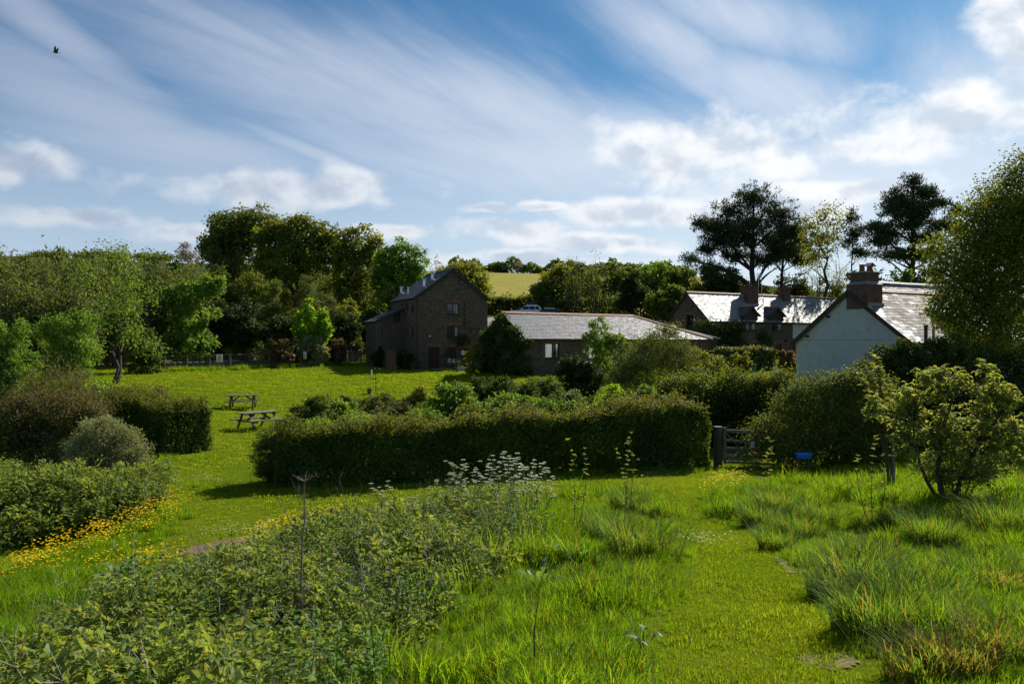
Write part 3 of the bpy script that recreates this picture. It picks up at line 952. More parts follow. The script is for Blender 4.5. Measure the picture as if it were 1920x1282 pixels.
# ---- the tall mill
def make_mill():
    f = Frame(-8.2, 68.0, 25.0, 1.38)
    t = f.root('stone_mill', 'tall dark stone mill with red brick arches and steel flues on its slate roof', 'building')
    Wd, Ln = 6.65, 9.2
    Ln = 6.9
    ze, zr = 7.62 - f.bz, 10.06 - f.bz
    def hole(x0, y0, x1, y1):
        a, zt = f.front(x0, y0); b, zb = f.front(x1, y1)
        return (a, b, f.zat(y1, (a + b) / 2, 0), f.zat(y0, (a + b) / 2, 0))
    H = [hole(838.5, 568.5, 860, 589.5), hole(838, 611.5, 860, 632), hole(839.5, 651.5, 855, 669), hole(803, 651, 823.7, 692.5), hole(864, 653, 879, 691.5)]
    H[3] = (H[3][0], H[3][1], 0.02, H[3][3]); H[4] = (H[4][0], H[4][1], 0.02, H[4][3])
    wb = MB()
    wall_panel(wb, 0, Wd, -0.8, ze, H)
    wb.add([(0, 0, ze), (Wd, 0, ze), (Wd / 2, 0, zr)], [(0, 1, 2)])
    # left wall: slit windows
    LH = []
    for p0, p1, q0, q1 in ((772.3, 775.2, 568, 587), (761.5, 764.5, 567, 582), (752.5, 755, 568, 580), (772.3, 775, 612, 634), (761.2, 763.6, 613, 632)):
        a, b = sorted((f.yat(p0), f.yat(p1)))
        LH.append((a, max(b, a + 0.3), f.zat(q1, 0, a), f.zat(q0, 0, a)))
    lb = MB(GABLE)
    wall_panel(lb, 0, Ln, -0.8, ze, LH)
    wb.add(lb.v, lb.f)
    wb.quad((Wd, 0, -0.8), (Wd, Ln, -0.8), (Wd, Ln, ze), (Wd, 0, ze))
    wb.quad((0, Ln, -0.8), (Wd, Ln, -0.8), (Wd, Ln, ze), (0, Ln, ze))
    wb.add([(0, Ln, ze), (Wd, Ln, ze), (Wd / 2, Ln, zr)], [(0, 1, 2)])
    wb.build('wall', M['stone'], t)
    pl = MB(); pl.box(-0.02, 2.4, -0.05, -0.004, -0.8, 1.25)
    # roof
    ov, sl = 0.22, (zr - ze) / (Wd / 2)
    def rp(x, y):
        return (x, y, ze + 0.1 + sl * (x if x < Wd / 2 else Wd - x))
    q1 = [rp(-ov, -0.12), rp(Wd / 2, -0.12), rp(Wd / 2, Ln + 0.12), rp(-ov, Ln + 0.12)]
    q2 = [rp(Wd / 2, -0.12), rp(Wd + ov, -0.12), rp(Wd + ov, Ln + 0.12), rp(Wd / 2, Ln + 0.12)]
    rf = roof_deck(t, [q1, q2])
    Hs = math.hypot(Wd / 2 + ov, sl * (Wd / 2 + ov))
    slate_mesh('slate_covering', rf, 'slate_dark', slate_field(q1[0], (0, 1, 0), (1, 0, sl), Ln + 0.24, Hs, 0.3, 0.24))
    slate_mesh('slate_covering', rf, 'slate_dark', slate_field(q2[1], (0, 1, 0), (-1, 0, sl), Ln + 0.24, Hs, 0.3, 0.24))
    ridge_tiles(rf, (Wd / 2, -0.12, zr + 0.12), (Wd / 2, Ln + 0.12, zr + 0.12), 'ridge_dark', h=0.06)
    bg = MB()
    for s0, s1 in ((rp(-ov - 0.02, 0), rp(Wd / 2, 0)), (rp(Wd + ov + 0.02, 0), rp(Wd / 2, 0))):
        bg.bar((s0[0], -0.15, s0[2] - 0.12), (s1[0], -0.15, s1[2] - 0.12), 0.04, 0.26)
    bg.build('bargeboard', M['barge'], t)
    # windows and doors
    for i, h in enumerate(H[:3]):
        w = window(t, None, h, curtain=[((0.8, 0.95),), ((0.72, 0.94),), None][i], pane='glass')
        arch(w, None, h[0], h[1], h[3], h=0.24)
    for h in H[3:]:
        d = door(t, None, h)
        arch(d, None, h[0], h[1], h[3], h=0.26)
    for h in LH:
        w = window(t, GABLE, h, mull=(), sill=False)
        arch(w, GABLE, h[0], h[1], h[3], h=0.2, rise=0.03, over=0.1)
    nb = MB(); x, z = f.front(867.5, 661); nb.box(x - 0.13, x + 0.13, -0.02, 0.0, z - 0.2, z + 0.22)
    nb.build('notice', M['sign_white'], t)
    sb = MB(); x, z = f.front(828, 667.8); sb.box(x - 0.25, x + 0.2, -0.03, -0.002, z - 0.06, z + 0.06)
    sb.build('name_board', M['barge'], t)
    # drain pipe
    dp = MB()
    x, z = f.front(870.7, 566); x2, z2 = f.front(870.7, 616); x3, z3 = f.front(899, 616)
    dp.cyl((x, -0.07, z), (x, -0.07, z2), 0.045); dp.cyl((x, -0.07, z2), (x3, -0.07, z2 - 0.03), 0.04); dp.cyl((x3, -0.07, z2), (x3, -0.07, 0.1), 0.045)
    dp.build('drainpipe', M['iron'], t)
    dl = MB(); dl.cyl((0.06, -0.07, -0.1), (0.06, -0.07, ze), 0.045); dl.build('drainpipe', M['iron'], t)
    # wall lantern, alarm box
    x, z = f.front(905, 637)
    lm = MB(); lm.lathe([(0.02, 0.28), (0.17, 0.12), (0.13, 0.1), (0.10, -0.2), (0.04, -0.24), (0.001, -0.24)], (x, -0.3, z), 6); lm.bar((x, 0, z + 0.2), (x, -0.3, z + 0.26), 0.03, 0.03)
    lm.build('wall_lantern', M['lead'], t)
    x, z = f.front(806, 630)
    al = MB(); al.box(x - 0.08, x + 0.08, -0.08, 0.0, z - 0.06, z + 0.06); al.build('alarm_box', M['white_band'], t, bevel=0.015)
    # flues on the left slope
    for px, pb, pt, r in ((811.5, 527, 511, 0.16), (796, 540, 522, 0.16), (753, 552, 537, 0.14), (765.5, 551.5, 538, 0.07)):
        # find the point of the slope that shows at this pixel
        best = None
        for yy in np.linspace(0.3, Ln, 60):
            x = f.xat(px, yy)
            if 0 < x < Wd / 2:
                e = abs(f.zat(pb, x, yy) - rp(x, yy)[2])
                if best is None or e < best[0]:
                    best = (e, x, yy)
        if best is None:
            continue
        _, x, yy = best
        zb = rp(x, yy)[2]; zt = f.zat(pt, x, yy)
        fb = MB(); fb.cyl((x, yy, zb - 0.1), (x, yy, zt - 0.16), r, n=14); fb.cyl((x, yy, zt - 0.12), (x, yy, zt), r * 1.35, r * 1.2, n=14); fb.cyl((x, yy, zt - 0.18), (x, yy, zt - 0.1), r * 0.7, n=10)
        fl = fb.build('flue', M['steel'], t, smooth=False)
        if r > 0.1:
            ls = MB(); ls.lathe([(r * 1.9, -0.12), (r * 1.5, 0.06), (r * 1.02, 0.16)], (x, yy, zb), 14); ls.build('flashing', M['lead'], fl)
    # lean-to on the left
    ya = f.yat(758.5)
    w2 = 2.62
    z1, z2 = f.zat(577.5, 0, ya), f.zat(602.5, -w2, ya) + 0.1
    ab = MB()
    ax0, ax1 = f.xat(737, ya), f.xat(750.5, ya)
    hh = (ax0, ax1, f.zat(612, ax0, ya), f.zat(590, ax0, ya))
    am = MB(Matrix.Translation((0, ya, 0)))
    wall_panel(am, -w2, 0, -0.8, z2 - 0.15, [])
    sla = (z1 - z2) / w2
    zz = lambda x: z1 + sla * x - 0.1
    am.quad((-w2, 0, z2 - 0.15), (hh[0], 0, z2 - 0.15), (hh[0], 0, zz(hh[0])), (-w2, 0, zz(-w2)))
    am.quad((hh[1], 0, z2 - 0.15), (0, 0, z2 - 0.15), (0, 0, zz(0)), (hh[1], 0, zz(hh[1])))
    am.quad((-w2, 0, -0.8), (-w2, 3.4, -0.8), (-w2, 3.4, zz(-w2)), (-w2, 0, zz(-w2)))
    am.quad((hh[0], 0.4, z2 - 0.3), (hh[1], 0.4, z2 - 0.3), (hh[1], 0.4, zz(hh[1])), (hh[0], 0.4, zz(hh[0])))
    am.build('lean_to_wall', M['stone'], t)
    sh = MB(); sh.box(hh[0], hh[1], ya + 0.12, ya + 0.2, z2 - 0.6, z2 + 0.7); sh.build('opening_shade_panel', M['black'], t)  # black panel stands in for the shade inside the window opening
    q = [(-w2 - 0.2, ya - 0.2, z2 - sla * 0.2), (0, ya - 0.2, z1), (0, ya + 3.5, z1), (-w2 - 0.2, ya + 3.5, z2 - sla * 0.2)]
    r2 = roof_deck(t, [q], name='lean_to_roof')
    slate_mesh('slate_covering', r2, 'slate_dark', slate_field(q[0], (0, 1, 0), (1, 0, sla), 3.7, math.hypot(w2 + 0.2, sla * (w2 + 0.2)), 0.3, 0.24))
    for px in (706.5, 711):
        x = f.xat(px, ya)
        p = MB(); p.cyl((x, ya - 0.1, -0.4), (x, ya - 0.1, z2 - 0.2), 0.06); p.build('drainpipe', M['grey_wood'], t)
    return f


# ---- long low barn with the grey roof
def make_barn():
    f = Frame(1.01, 58.5, 33.7, 1.2)
    t = f.root('low_barn', 'long low stone barn with grey slate roof and orange ridge tiles', 'building')
    Ln, Wd = 19.3, 6.0
    ze = 4.1 - f.bz; zr = 5.95 - f.bz
    Lr = f.xat(1186, 3.0)
    H = []
    for x0, y0, x1, y1 in ((1022.5, 643.5, 1049, 671), (1104, 645, 1131, 672), (1176, 645, 1200, 671)):
        a, zt = f.front(x0, y0); b, zb = f.front(x1, y1)
        H.append((a, b, min(zb, ze - 1.3), min(zt, ze - 0.22)))
    wb = MB()
    wall_panel(wb, 0, Ln, -0.8, ze, H)
    wb.add([(0, 0, -0.8), (0, Wd, -0.8), (0, Wd, ze), (0, Wd / 2, zr), (0, 0, ze)], [(0, 1, 2, 3, 4)])
    wb.quad((Ln, 0, -0.8), (Ln, Wd, -0.8), (Ln, Wd, ze), (Ln, 0, ze))
    wb.quad((0, Wd, -0.8), (Ln, Wd, -0.8), (Ln, Wd, ze), (0, Wd, ze))
    wb.build('wall', M['stone'], t)
    ov = 0.25
    sl = (zr - ze) / (Wd / 2)
    z0 = ze + 0.08 - sl * ov
    zt = zr + 0.08
    A, B = (-0.15, -ov, z0), (Ln + ov, -ov, z0)
    C, D = (Lr, Wd / 2, zt), (-0.15, Wd / 2, zt)
    A2, B2 = (-0.15, Wd + ov, z0), (Ln + ov, Wd + ov, z0)
    rf = roof_deck(t, [[A, B, C, D], [D, C, B2, A2], [B, B2, C]])
    Hs = math.hypot(Wd / 2 + ov, zt - z0)
    hipx = lambda w: (Ln + ov + 0.15) + (Lr - Ln - ov) * (w / Hs)
    slate_mesh('slate_covering', rf, 'slate_blue', slate_field(A, (1, 0, 0), (0, Wd / 2 + ov, zt - z0), Ln + 0.4, Hs, 0.3, 0.21, keep=lambda u, w: u < hipx(w) - 0.05))
    ridge_tiles(rf, (-0.15, Wd / 2, zt + 0.02), C, 'ridge')
    ridge_tiles(rf, (C[0], C[1], C[2] + 0.02), (B[0], B[1], B[2] + 0.04), 'ridge')
    bb = MB(); bb.bar((-0.18, -ov, z0 - 0.05), (-0.18, Wd / 2, zt - 0.05), 0.03, 0.16); bb.bar((-0.18, Wd + ov, z0 - 0.05), (-0.18, Wd / 2, zt - 0.05), 0.03, 0.16)
    bb.build('bargeboard', M['barge'], t)
    gt = MB(); gt.box(-0.1, Ln + ov, -ov - 0.09, -ov + 0.02, z0 - 0.12, z0 - 0.01); gt.build('gutter', M['black'], t)
    for h in H:
        w = window(t, None, h, mull=(0.56, 0.76), pane=['glass_bright', 'glass', 'glass_bright'])
        surround(w, None, h, 0.13)
    # a lower wing behind the hipped end
    x0 = f.xat(1250, 4.2)
    zz = f.zat(611.5, x0, 4.2)
    zc = f.zat(634, Ln + 2.2, 0.5)
    wq = [(x0, 4.2, zz), (Ln + 0.6, 4.6, zz - 0.05), (Ln + 2.4, 0.8, zc), (x0 + 3.0, 0.6, zc)]
    w2 = roof_deck(t, [wq], name='wing_roof', mat='slate_blue', th=0.12)
    wr = MB(); wr.quad((x0 + 3.0, 0.9, -0.8), (Ln + 2.2, 1.1, -0.8), (Ln + 2.2, 1.1, zc - 0.1), (x0 + 3.0, 0.9, zc - 0.1)); wr.quad((Ln + 2.2, 1.1, -0.8), (Ln + 2.2, 5, -0.8), (Ln + 0.6, 5, zz - 0.1), (Ln + 2.2, 1.1, zc - 0.1))
    wr.build('wing_wall', M['stone'], t)
    ridge_tiles(w2, (x0, 4.2, zz + 0.02), (Ln + 0.6, 4.6, zz), 'ridge')
    return f


# ---- farmhouse with the glaring slate roof
def make_farm():
    f = Frame(18.6, 75.0, 30.6, 2.0)
    t = f.root('farmhouse', 'stone farmhouse with glinting slate roof, two chimneys and two small dormers', 'building')
    Ln, Wd = 22.0, 5.92
    ze = 5.86 - f.bz; zr = 8.55 - f.bz
    sl = (zr - ze) / (Wd / 2)
    def hole(x0, y0, x1, y1, zmin=None):
        a, _ = f.front(x0, y0); b, _ = f.front(x1, y1)
        xm = (a + b) / 2
        return (a, b, f.zat(y1, xm, 0) if zmin is None else zmin, f.zat(y0, xm, 0))
    G = [hole(1397, 643.5, 1418.5, 668, 0.05), hole(1453.5, 644, 1465, 667), hole(1477, 644, 1490, 668, 0.05), hole(1382, 607, 1393, 620)]
    xw = f.xat(1486.5)
    wb = MB(); wall_panel(wb, 0, xw, -0.8, ze, [h for h in G if h[1] < xw])
    x2 = Ln
    wb2 = MB(); wall_panel(wb2, xw, x2, f.zat(634.5, xw, 0), ze, [])
    wl = MB(); wall_panel(wl, xw, x2, -0.8, f.zat(634.5, xw, 0), [(max(G[2][0], xw + 0.02), G[2][1] + 0.02, 0.05, G[2][3])] if G[2][1] > xw else [])
    wb.add(wl.v, wl.f)
    gh_y0, gh_y1 = sorted((f.yat(1287), f.yat(1299.5)))
    gh = (gh_y0, gh_y1, f.zat(616, 0, gh_y0), f.zat(590, 0, gh_y0))
    gm = MB(GABLE); wall_panel(gm, 0, Wd, -0.8, ze, [(gh[0], gh[1], gh[2], min(gh[3], ze - 0.01))])
    wb.add(gm.v, gm.f)
    gx0, gx1 = gh[0], gh[1]
    zf = lambda y: ze + sl * min(y, Wd - y)
    wb.add([(0, 0, ze), (0, gx0, ze), (0, gx0, zf(gx0))], [(0, 1, 2)])
    wb.add([(0, gx1, ze), (0, Wd, ze), (0, gx1, zf(gx1))], [(0, 1, 2)])
    wb.add([(0, gx0, max(gh[3], ze)), (0, gx1, max(gh[3], ze)), (0, gx1, zf(gx1)), (0, Wd / 2, zr), (0, gx0, zf(gx0))], [(0, 1, 2, 3, 4)])
    wb.quad((Ln, 0, -0.8), (Ln, Wd, -0.8), (Ln, Wd, ze), (Ln, 0, ze)); wb.quad((0, Wd, -0.8), (Ln, Wd, -0.8), (Ln, Wd, ze), (0, Wd, ze))
    wb.add([(Ln, 0, ze), (Ln, Wd, ze), (Ln, Wd / 2, zr)], [(0, 1, 2)])
    wb.build('wall', M['stone'], t)
    wb2.build('rendered_wall', M['cream'], t, label='cream rendered end of the front wall')
    ov = 0.2
    z0, zt = ze + 0.08 - sl * ov, zr + 0.08
    A, B, C, D = (-0.15, -ov, z0), (Ln + 0.15, -ov, z0), (Ln + 0.15, Wd / 2, zt), (-0.15, Wd / 2, zt)
    rf = roof_deck(t, [[A, B, C, D], [D, C, (Ln + 0.15, Wd + ov, z0), (-0.15, Wd + ov, z0)]])
    Hs = math.hypot(Wd / 2 + ov, zt - z0)
    slate_mesh('slate_covering', rf, 'slate_bright', slate_field(A, (1, 0, 0), (0, Wd / 2 + ov, zt - z0), Ln + 0.3, Hs, 0.32, 0.2, jit=1.6))
    ridge_tiles(rf, (D[0], D[1], D[2] + 0.02), (C[0], C[1], C[2] + 0.02), 'ridge')
    fin = MB(); fin.bar((-0.2, Wd / 2, zt), (-0.32, Wd / 2, zt + 0.42), 0.06, 0.06); fin.build('finial', M['lead'], rf)
    bb = MB()
    for yy in (-ov, Wd + ov):
        bb.bar((-0.18, yy, z0 - 0.1), (-0.18, Wd / 2, zt - 0.1), 0.03, 0.2)
    bb.build('bargeboard', M['barge'], t)
    gt = MB(); gt.box(-0.1, Ln, -ov - 0.08, -ov + 0.02, z0 - 0.14, z0 - 0.03); gt.build('gutter', M['black'], t)
    for i, h in enumerate(G[:3]):
        d = door(t, None, h) if i != 1 else window(t, None, h, mull=(0.5,), sill=True)
        surround(d, None, h, 0.2)
    w = window(t, None, G[3], mull=(0.5,), sill=True); surround(w, None, G[3], 0.12)
    w = window(t, GABLE, gh, mull=(0.5,), trans=(0.5,)); surround(w, GABLE, gh, 0.14)
    # chimneys with pots
    for (pl, pr, pb, pt, yb, cap, npots) in ((1403.7, 1426.3, 571, 537, 1.75, 1403, 1), (1470.7, 1485, 564, 540, 2.2, 1470, 1)):
        x0, x1 = f.xat(pl, yb), f.xat(pr, yb)
        x0 += 0.0
        dz = (x1 - x0)
        x1 = x0 + dz * 0.80
        y1 = yb + dz * 0.62
        zb = z0 + (yb + ov) * sl - 0.25
        zt2 = f.zat(pt, x0, yb)
        c = MB(); c.box(x0, x1, yb, y1, zb, zt2); c.box(x0 - 0.06, x1 + 0.06, yb - 0.06, y1 + 0.06, zt2 - 0.24, zt2 - 0.1)
        c.box(x0 - 0.03, x1 + 0.03, yb - 0.03, y1 + 0.03, zb + 1.1, zb + 1.17)
        ch = c.build('chimney', M['brick_old'], rf)
        cp = MB(); cp.box(x0 - 0.09, x1 + 0.09, yb - 0.09, y1 + 0.09, zt2, zt2 + 0.07); cp.lathe([(0.3, 0.07), (0.24, 0.16), (0.26, 0.3), (0.26, 0.34), (0.2, 0.34)], ((x0 + x1) / 2, (yb + y1) / 2, zt2), 12)
        cp.build('chimney_pot', M['pot'], ch)
        fl = MB(); fl.bar((x0 - 0.03, yb - 0.05, zb + 0.3), (x1 + 0.03, yb - 0.05, zb + 0.3), 0.04, 0.16); fl.build('flashing', M['lead'], ch)
    # aerial beside the first chimney
    x, yy = f.xat(1428, 2.6), 2.6
    a = MB(); zp = f.zat(515, x, yy); a.cyl((x, yy, zr - 0.6), (x, yy, zp), 0.025, n=6)
    x2 = f.xat(1422, 2.4); za = f.zat(512, x2, 2.4); a.cyl((x2, 2.4, zr - 0.3), (x2, 2.4, za), 0.022, n=6)
    for k in range(4):
        zz = za - 0.05 - 0.13 * k
        a.bar((x2 - 0.55, 2.2, zz), (x2 + 0.08, 2.6, zz), 0.025, 0.025)
    for k in range(5):
        xx = x2 - 0.5 + 0.13 * k
        a.bar((xx, 2.15, za - 0.02), (xx, 2.15, za - 0.5), 0.02, 0.02)
    a.bar((x2 - 1.0, 2.0, za - 0.55), (x2, 2.4, za - 0.5), 0.03, 0.03)
    a.build('aerial', M['steel'], t)
    # little vents on the slope
    for px, py in ((1391.5, 560), (1430.5, 567), (1489, 562)):
        x = f.xat(px, 1.6)
        zz = f.zat(py, x, 1.6); yb = (zz - z0) / sl - ov - 0.25
        x = f.xat(px, yb); zb = z0 + (yb + ov) * sl
        v = MB(); v.cyl((x, yb, zb - 0.1), (x, yb, zb + 0.55), 0.05, n=8); v.cyl((x, yb, zb + 0.5), (x, yb, zb + 0.66), 0.1, 0.07, n=8)
        v.build('roof_vent', M['lead'], rf)
    # wall dormers
    for (xa, ya, xl, xr, yl, w0, w1, t0, t1, cur) in ((1406.8, 574, 1391, 1421.8, 592.5, 1397, 1416.5, 596, 618.5, ((0.62, 0.95),)), (1456.7, 575.5, 1439.5, 1470.3, 593.5, 1447.5, 1465.5, 597, 619, None)):
        x0, x1 = f.xat(xl), f.xat(xr); xm = f.xat(xa)
        xm = (x0 + x1) / 2
        zA = f.zat(ya, xm, 0); zE = f.zat(yl, xm, 0)
        d = MB(); d.prism([(x0 + 0.14, zE - 0.05), (x1 - 0.14, zE - 0.05), (xm, zA - 0.06)], -0.1, -0.02)
        d.box(x0 + 0.14, x1 - 0.14, -0.05, 1.0, ze - 0.3, zE - 0.02)
        dm = d.build('dormer', M['barge'], t)
        ye = lambda z: (z - z0) / sl - ov + 0.02
        th = 0.0
        for e, xe in ((-1, x0), (1, x1)):
            qd = [(xe, -0.25, zE), (xm, -0.25, zA), (xm, ye(zA), zA), (xe, ye(zE), zE)]
            roof_deck(dm, [qd], th=0.07, name='dormer_roof', mat='slate_dark')
            fld = slate_field(qd[0], (0, 1, 0), (xm - xe, 0, zA - zE), ye(zA) + 0.25, math.hypot(xm - xe, zA - zE), 0.3, 0.2, keep=lambda u, w: u < ye(zE) + 0.3 + (ye(zA) - ye(zE)) * w / math.hypot(xm - xe, zA - zE))
            slate_mesh('slate_covering', dm, 'slate_dark', fld)
            b2 = MB(); b2.bar((xe + e * 0.02, -0.27, zE - 0.06), (xm, -0.27, zA - 0.06), 0.04, 0.18); b2.build('bargeboard', M['barge'], dm)
        ridge_tiles(dm, (xm, -0.25, zA + 0.01), (xm, ye(zA), zA + 0.01), 'ridge', n=3)
        a, b = f.xat(w0), f.xat(w1)
        hh = (a, b, f.zat(t1, a, 0), f.zat(t0, a, 0))
        bx = MB(); bx.box(a - 0.02, b + 0.02, -0.012, 0.2, hh[2] - 0.02, ze + 0.3); bx.build('dormer_lining', M['frame'], dm)
        window(dm, Matrix.Translation((0, -0.16, 0)), hh, mull=(0.5,), trans=(), curtain=cur, depth=0.14)
        sr = MB()
        for e in (a - 0.2, b + 0.02):
            sr.box(e, e + 0.18, -0.012, 0.05, hh[2], ze - 0.16)
        sr.build('brick_surround', M['brick_red'], dm)
    lp = MB(); x, z = f.front(1471.5, 639); lp.lathe([(0.02, 0.2), (0.12, 0.1), (0.08, -0.15), (0.001, -0.17)], (x, -0.2, z), 8); lp.bar((x, 0, z + 0.1), (x, -0.2, z + 0.2), 0.03, 0.03); lp.build('wall_lantern', M['iron'], t)
    return f


# ---- the white cottage and the taller house behind it
def make_cottage():
    f = Frame(20.84, 41.68, 29.0, 0.85)
    t = f.root('white_cottage', 'whitewashed cottage with brown slate roof and a large brick chimney on its gable', 'building')
    Ln, Wd = 11.0, 7.5
    ze = f.zat(640, 0, 0); zr = f.zat(547, 0, 3.75)
    sl = (zr - ze) / (Wd / 2)
    wb = MB()
    wb.add([(0, 0, -0.9), (0, Wd, -0.9), (0, Wd, ze), (0, Wd / 2, zr), (0, 0, ze)], [(0, 1, 2, 3, 4)])
    wb.quad((0, 0, -0.9), (Ln, 0, -0.9), (Ln, 0, ze), (0, 0, ze))
    wb.quad((0, Wd, -0.9), (Ln, Wd, -0.9), (Ln, Wd, ze), (0, Wd, ze))
    wb.add([(Ln, 0, -0.9), (Ln, Wd, -0.9), (Ln, Wd, ze), (Ln, Wd / 2, zr), (Ln, 0, ze)], [(0, 1, 2, 3, 4)])
    wb.build('wall', M['white_wall'], t)
    st = MB(); z = f.zat(637, 0, 3.7); st.box(-0.012, 0.0, 0.25, Wd - 0.02, z - 0.012, z + 0.012); st.build('string_course', M['lead'], t)
    pl = MB(); y, z = f.gab(1628, 617.5); pl.box(-0.02, 0.0, y - 0.06, y + 0.06, z - 0.02, z + 0.02); pl.build('wall_vent', M['lead'], t)
    ov = 0.22
    z0, zt = ze + 0.08 - sl * ov, zr + 0.08
    A, B, C, D = (-0.12, -ov, z0), (Ln, -ov, z0), (Ln, Wd / 2, zt), (-0.12, Wd / 2, zt)
    rf = roof_deck(t, [[A, B, C, D], [D, C, (Ln, Wd + ov, z0), (-0.12, Wd + ov, z0)]])
    Hs = math.hypot(Wd / 2 + ov, zt - z0)
    fld = slate_field(A, (1, 0, 0), (0, Wd / 2 + ov, zt - z0), 6.6, Hs, 0.44, 0.285, jit=0.5)
    A_, U_, W_, N_, ss = fld
    # each slate its own object, sharing one mesh: some are bleached replacements along the verge
    mb = MB(); mb.box(0, 0.43, -0.0, 0.33, 0, 0.018)
    proto = None
    bases = {}
    for key, mat in (('a', M['slate_brown']), ('b', None)):
        if mat is None:
            mat = slate_mat('bleached_slate', (0.32, 0.30, 0.28), (0.40, 0.38, 0.35), 0.5, la=0.15)
        me = bpy.data.meshes.new('slate')
        me.from_pydata(mb.v, [], mb.f)
        me.materials.append(mat)
        bases[key] = me
    rot = Matrix((U_, W_, N_)).transposed().to_4x4()
    for u0, u1, w0, w1, lf, tw, r in ss:
        pale = (u0 < 0.7 and r < 0.42 and w0 < 3.6) or r > 0.985
        o = bpy.data.objects.new('slate', bases['b' if pale else 'a'])
        o.parent = rf
        sc = Matrix.Diagonal(((u1 - u0) / 0.43, (w1 - w0) / 0.33, 1, 1))
        o.matrix_local = Matrix.Translation(A_ + U_ * u0 + W_ * w0 + N_ * (lf * 0.7)) @ rot @ Matrix.Rotation(-0.035 + tw, 4, 'X') @ Matrix.Rotation(tw * 2, 4, 'Y') @ sc
        COL.objects.link(o)
    # the rest of the slope, hidden behind the tree
    A3 = (6.6, -ov, z0)
    slate_mesh('slate_covering', rf, 'slate_brown', slate_field(A3, (1, 0, 0), (0, Wd / 2 + ov, zt - z0), Ln - 6.5, Hs, 0.44, 0.285))
    ridge_tiles(rf, (D[0], D[1], D[2] + 0.02), (C[0], C[1], C[2] + 0.02), 'ridge', h=0.09)
    bb = MB()
    for yy in (-ov - 0.05, Wd + ov + 0.05):
        bb.bar((-0.16, yy, z0 - 0.12), (-0.16, Wd / 2, zt - 0.12), 0.05, 0.24)
    bb.build('bargeboard', M['barge'], t)
    pe = MB()
    for yy in (Wd - 0.9, Wd - 2.4):
        pe.box(-0.2, 0.02, yy - 0.06, yy + 0.06, zf_(yy, Wd, ze, sl) - 0.42, zf_(yy, Wd, ze, sl) - 0.3)
    pe.build('purlin_end', M['barge'], t)
    # the stepped brick chimney
    y1, y0 = f.yat(1588.5), f.yat(1627)
    xr = f.xat(1654.5, y0)
    zb, zs, ztp = f.zat(574, 0, (y0 + y1) / 2), f.zat(533.5, 0, (y0 + y1) / 2), f.zat(509.5, 0, (y0 + y1) / 2)
    c = MB(); c.box(-0.06, xr, y0, y1, zb - 0.15, zs)
    ins = 0.13
    c.box(-0.06 + ins, xr - ins, y0 + ins, y1 - ins, zs - 0.1, ztp - 0.12)
    c.box(-0.06 + ins - 0.05, xr - ins + 0.05, y0 + ins - 0.05, y1 - ins + 0.05, ztp - 0.16, ztp - 0.05)
    ch = c.build('chimney', M['brick_old'], rf)
    l2 = MB()
    l2.add([(-0.09, y0 - 0.03, zs), (xr + 0.03, y0 - 0.03, zs), (xr + 0.03, y1 + 0.03, zs), (-0.09, y1 + 0.03, zs), (-0.06 + ins, y0 + ins, zs + 0.16), (xr - ins, y0 + ins, zs + 0.16), (xr - ins, y1 - ins, zs + 0.16), (-0.06 + ins, y1 - ins, zs + 0.16)],
           [(0, 1, 5, 4), (1, 2, 6, 5), (2, 3, 7, 6), (3, 0, 4, 7), (0, 3, 2, 1)])
    l2.build('lead_shoulder', M['lead'], ch)
    cm = MB(); cm.box(-0.06 + ins, xr - ins, y0 + ins, y1 - ins, ztp - 0.05, ztp); cm.build('cap', M['cement'], ch)
    yp1, yp2 = f.yat(1615, 0.4), f.yat(1629.5, 0.4)
    chimney_pot(ch, 0.45, yp1, ztp, h=0.42, r=0.15)
    chimney_pot(ch, 0.45, yp2, ztp, h=0.34, r=0.16)
    hd = MB(); hd.prism([(0.2, ztp + 0.3), (0.45, ztp + 0.48), (0.75, ztp + 0.3), (0.75, ztp + 0.27), (0.45, ztp + 0.44), (0.2, ztp + 0.27)], yp2 - 0.2, yp2 + 0.2); hd.build('pot_hood', M['lead'], ch)
    fb = MB(); fb.bar((0, y0 - 0.02, z0 + (y0 + ov) * sl + 0.06), (xr + 0.1, y0 - 0.02, z0 + (y0 + ov) * sl + 0.06), 0.05, 0.22); fb.bar((xr + 0.02, y0, z0 + (y0 + ov) * sl + 0.08), (xr + 0.02, Wd / 2, zt + 0.05), 0.05, 0.16)
    fb.build('flashing', M['lead'], ch)
    # moss tufts on the slope
    # raised slope of the extension with its pale cement edge
    xe0 = f.xat(1733, 2.4); xe1 = Ln - 0.1
    yb, ytop = -1.6, 2.3
    zlo, zhi = z0 + 0.2, z0 + (ytop + ov) * sl + 0.16
    q = [(xe0 + 0.35, yb, zlo), (xe1, yb, zlo), (xe1, ytop, zhi), (xe0, ytop, zhi)]
    er = roof_deck(t, [q], name='extension_roof', th=0.14)
    slate_mesh('slate_covering', er, 'slate_brown', slate_field((xe0 + 0.35, yb, zlo), (1, 0, 0), (0, ytop - yb, zhi - zlo), xe1 - xe0 - 0.35, math.hypot(ytop - yb, zhi - zlo), 0.44, 0.285))
    ce = MB(); ce.bar((xe0 - 0.02, ytop, zhi), (xe0 + 0.3, yb, zlo), 0.13, 0.16); ce.build('cement_fillet', M['cement'], er)
    ew = MB(); ew.box(xe0 + 0.4, xe1, yb + 0.2, 0.1, -0.9, zlo - 0.15); ew.build('extension_wall', M['white_wall'], t)
